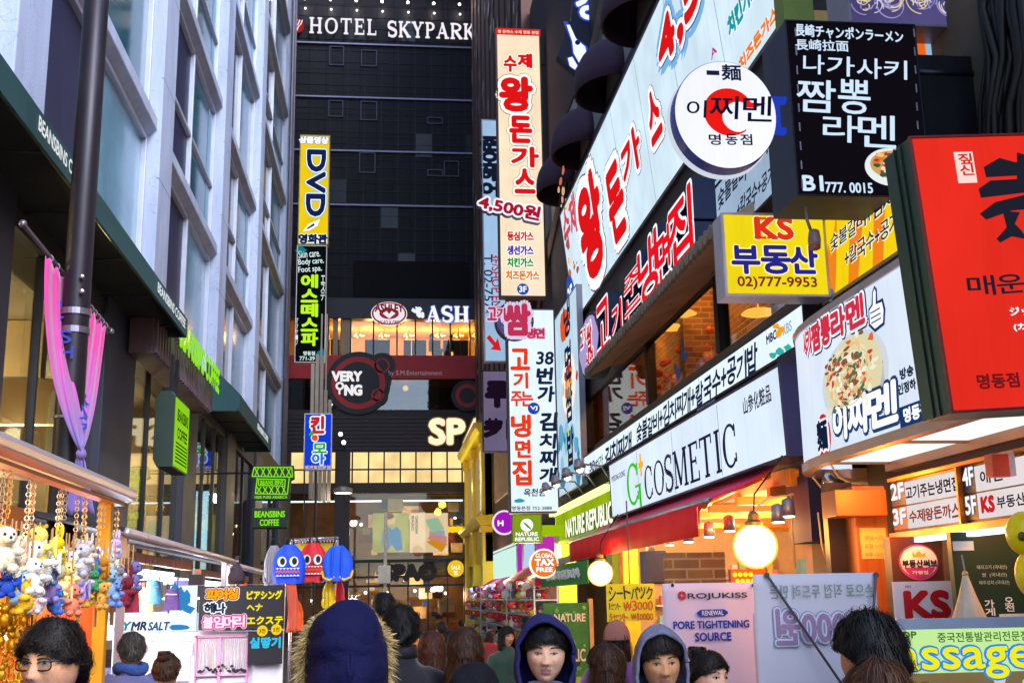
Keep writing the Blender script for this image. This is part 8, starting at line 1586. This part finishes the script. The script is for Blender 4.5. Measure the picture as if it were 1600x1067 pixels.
    c = at(px, py, y=y); t.location = (c.x-math.sin(roll)*ztop*math.cos(yaw), y, .004); t.rotation_euler = (0, roll, yaw); return t
def glasses(t):
    m = MB(); k = D('#121014', .3, .2)
    for q in (-1, 1):
        c = V((q*.033, face_y(q*.033, .008)-.012, HC.z+.006)); pts = [c+V((.0245*math.copysign(abs(math.cos(a))**.6, math.cos(a)), .004*abs(math.cos(a)), .0165*math.copysign(abs(math.sin(a))**.6, math.sin(a)))) for a in [2*math.pi*i/24 for i in range(25)]]; m.tube(pts, .0022, 6); m.tube([c+V((q*.025, .004, .008)), V((q*.073, -.04, HC.z+.016)), V((q*.078, .01, HC.z+.014))], .0022, 6)
    m.tube([V((-.009, face_y(0, .008)-.012, HC.z+.01)), V((0, face_y(0, .01)-.006, HC.z+.013)), V((.009, face_y(0, .008)-.012, HC.z+.01))], .002, 6); g = m.build('glasses', k, t, smooth=True); l = MB()
    for q in (-1, 1): c = V((q*.033, face_y(q*.033, .008)-.011, HC.z+.006)); l.disc(Fr(c, (1, 0, 0), (0, 0, 1), (0, -1, 0)), 0, 0, .023, -.0004, .0004, 20, rv=.0155)
    l.build('lens', glass('#f4f4f6', .1), g)
def hood_down(col):
    def f(t):
        m = MB(); g = []
        for i in range(9):
            a = math.pi*2*i/8*.5; g.append([V((.105*math.cos(b)*(1+.2*math.sin(a)), .05+.075*math.sin(b)*(1+.35*math.sin(a))+.02*(b > 0), 1.44+.035*math.cos(a)+.018*math.sin(b*2+a)+.03*math.sin(b))) for b in [2*math.pi*j/30 for j in range(30)]])
        m.surf(g, closed=True); m.build('hood_down', D(col, .7, 0, .15, 5, .25, 70), t, smooth=True, solid=.015)
    return f
def scarf(col):
    def f(t):
        m = MB(); P = [V((.083*math.cos(a), .012+.078*math.sin(a), 1.475+.012*math.sin(2*a)+.008*(j//15))) for j, a in enumerate([2*math.pi*j/15 for j in range(31)])]; m.tube(P, [.032+.005*math.sin(j*1.7) for j in range(31)], 10); m.build('scarf', D(col, .9, 0, .2, 8, .4, 90), t, smooth=True)
    return f
def beanie(c1):
    def f(t):
        m = MB(); g = []
        for i in range(17): u = i/16; tt = .03+1.62*u; g.append([HC+V(((.094+.002*(j % 2))*math.sin(tt)*math.cos(j*.0982), .008+(.113+.002*(j % 2))*math.sin(tt)*math.sin(j*.0982), .012+.128*math.cos(tt))) for j in range(64)])
        m.surf(g, closed=True); h = m.build('beanie', brick(c1, '#c88a78', '#a8685a', .016, .02, 'XZ', .9), t, smooth=True, solid=.005); m = MB(); m.box((-.02, -.118, HC.z+.035), (.02, -.108, HC.z+.055)); m.build('patch', BLACK, h)
    return f
def bun(tone):
    def f(t):
        rg = random.Random(5); m = MB(); c = HC+V((0, .075, .105)); m.ball(c, .04, 18, 12, (1.1, 1, .9), 0, .05); 
        for k in range(160):
            a, b = rg.uniform(0, 6.28), rg.uniform(-.8, .8); P = [c+V((.045*math.cos(a+i*.35)*math.cos(b), .042*math.sin(a+i*.35)*math.cos(b), .038*math.sin(b+.15*i))) for i in range(6)]; m.tube(P, .0016, 3, 1+k % 2)
        m.build('bun', [D(h, .4) for h in HCOL[tone]], t, smooth=True)
    return f
def multi(*fs):
    def f(t):
        for q in fs: q(t)
    return f
def collar(col, h=.05):
    def f(t): m = MB(); m.lathe((0, .016, 1.47), [(.083, 0), (.08, h*.6), (.076, h), (.072, h), (.07, h*.3)], 28); m.build('collar', D(col, .75), t, smooth=True)
    return f
PI = math.pi
# near and middle figures, as seen across the lower edge of the photograph
person('man in black glasses and bright blue jacket looking down at lower left', 84, 967, 3.5, -.36, 'puffer', '#1447d0', 'dark', 'curly', 4200, face=True, fringe=False, extra=multi(glasses, hood_down('#1447d0')), seed=3, vol=.017, skin='#c98f6a')
person('person from behind in a navy hood with tan fur trim', 540, 947, 3.7, PI+.12, 'parka', '#0e0f32', None, None, hood=dict(c='#0e0f32', fur=True, shape=dict(big=1.14, drop=.1, tm=1.8, peak=.004)), seed=5)
person('dark haired man from behind in a black coat with standing collar', 627, 946, 5.7, PI-.1, 'coat', '#15131c', 'black', 'short', 2800, extra=collar('#15131c', .06), seed=6, vol=.02)
person('black haired man with an orange collar farther up the street', 600, 925, 9.2, PI, 'parka', '#e8801c', 'black', 'short', 700, extra=collar('#e8801c'), seed=7, vol=.016)
person('woman from behind with shoulder length reddish brown hair', 675, 985, 6.8, PI-.15, 'parka', '#6a5a6a', 'auburn', 'long', 1100, seed=8, hl=.28, vol=.016)
person('woman from behind with long straight brown hair and taupe coat', 726, 979, 5.5, PI+.1, 'coat', '#8a7468', 'brown', 'long', 1600, seed=9, hl=.42, vol=.016)
person('person in a plain black hood, only its top showing', 742, 1041, 4.3, PI-.5, 'parka', '#111118', None, None, hood=dict(c='#111118', shape=dict(big=1.1, drop=.08, tm=1.8)), seed=10)
person('small woman in dark green coat with bobbed hair before the trinket rack', 792, 977, 11.5, .45, 'coat', '#2c4438', 'dark', 'bob', 700, face=True, seed=11, hl=.16)
person('man facing us with a navy hood up and black fringe', 853, 966, 4.7, -.12, 'parka', '#262452', 'black', 'short', 1500, hood=dict(c='#262452', shape=dict(big=1.1, drop=.09, tm=1.98)), face=True, seed=12, vol=.012, skin='#d6a488', fw=1.06, roll=.035)
person('person from behind in a pink knitted cap', 963, 971, 7.6, PI-.3, 'coat', '#6a3a7a', 'dark', 'bob', 500, extra=beanie('#d8a89a'), seed=13, hl=.16)
person('woman turned away with brown hair and pale beige coat', 944, 1004, 5.4, PI+.75, 'puffer', '#c8b094', 'brown', 'long', 1300, seed=14, hl=.3, face=True)
person('woman facing us with a grey hood up over dark fringe', 1029, 979, 4.35, -.05, 'parka', '#6c6a80', 'dark', 'short', 1600, hood=dict(c='#6c6a80', shape=dict(big=1.03, drop=.09, tm=1.95)), face=True, seed=15, vol=.012, skin='#c0875f', fw=.97, roll=-.03)
person('woman with swept back dark hair low beside the pore banner', 1112, 1015, 4.6, .5, 'coat', '#3a3440', 'dark', 'short', 1500, face=True, fringe=False, seed=16, vol=.012, skin='#cf9a80', roll=.05, extra=multi(bun('dark'), collar('#3a3440', .04)))
person('man from behind with thick black hair by the massage board', 1352, 957, 3.15, PI+.25, 'coat', '#20202a', 'black', 'short', 5000, extra=collar('#2a2a34', .04), seed=17, vol=.022)
person('woman from behind with brown hair, lowest at the right', 1368, 1030, 2.75, PI-.2, 'coat', '#4a3a34', 'brown', 'long', 3600, seed=18, hl=.34, vol=.016)
person('man from behind with grey flecked hair and blue scarf at the stall', 207, 987, 7.3, PI+.25, 'puffer', '#5a5a86', 'grey', 'short', 1100, extra=scarf('#2c4a86'), seed=19, vol=.018, group='people at the braiding stall')
person('woman from behind with a hair bun at the stall', 262, 1019, 6.9, PI-.1, 'coat', '#7e98b4', 'brown', 'short', 900, extra=bun('brown'), seed=20, vol=.014, fw=1.0, roll=0, group='people at the braiding stall')
far = [(656, 986, 13, 'black', 'short', '#1c1a22', 'person with black hair and dark jacket in the far crowd'), (690, 970, 15, 'dark', 'short', '#2c2a36', 'taller person with short dark hair in the far crowd'), (702, 984, 12, 'black', 'bob', '#2a1c22', 'woman with black bobbed hair in the far crowd'), (642, 978, 20, 'dark', 'short', '#c8741c', 'person in an amber jacket in the far crowd'), (720, 968, 24, 'black', 'short', '#3a3a48', 'most distant person in a slate jacket'), (583, 948, 16, 'black', 'short', '#4a2c2a', 'person in a maroon jacket beyond the fur hood'), (822, 962, 13.5, 'dark', 'short', '#3c3c44', 'person in a charcoal jacket behind the navy hooded man'), (765, 985, 20, 'brown', 'bob', '#8a2c3a', 'woman in a red coat beside the far rack')]
for i, (px, py, y, tn, st2, c, lab) in enumerate(far): person(lab, px, py, y, PI+.3*math.sin(i*2), 'coat', c, tn, st2, 260, seed=30+i, hl=.15)
SEAT = figure(True); SEAT.merge(HEADV)
for i, (px, c, lab) in enumerate(((676, '#14100e', 'diner seated left at the lit upstairs window'), (706, '#1c120e', 'diner seated right at the lit upstairs window'))):
    q = H.p(hu(px), zC, -.9); t = thing('person', lab, 'person', (0, 0, 0), 'diners at the upstairs window'); SEAT.mapped(lambda p: p-V((0, 0, .42))).build('body', skin_mat('#6a4a38'), t, smooth=True); JK['coat'].mapped(lambda p: V((p.x, p.y, max(p.z, .86)-.42))).build('jacket', D(c, .8), t, smooth=True); hr = MB(); hr.ball(HC+V((0, .012, -.4)), .1, 14, 10, (.9, 1.05, 1.1)); hr.build('hair', D('#0c0908', .6), t, smooth=True); t.location = q; t.rotation_euler = (0, 0, PI/2*(1 if i == 0 else -1))
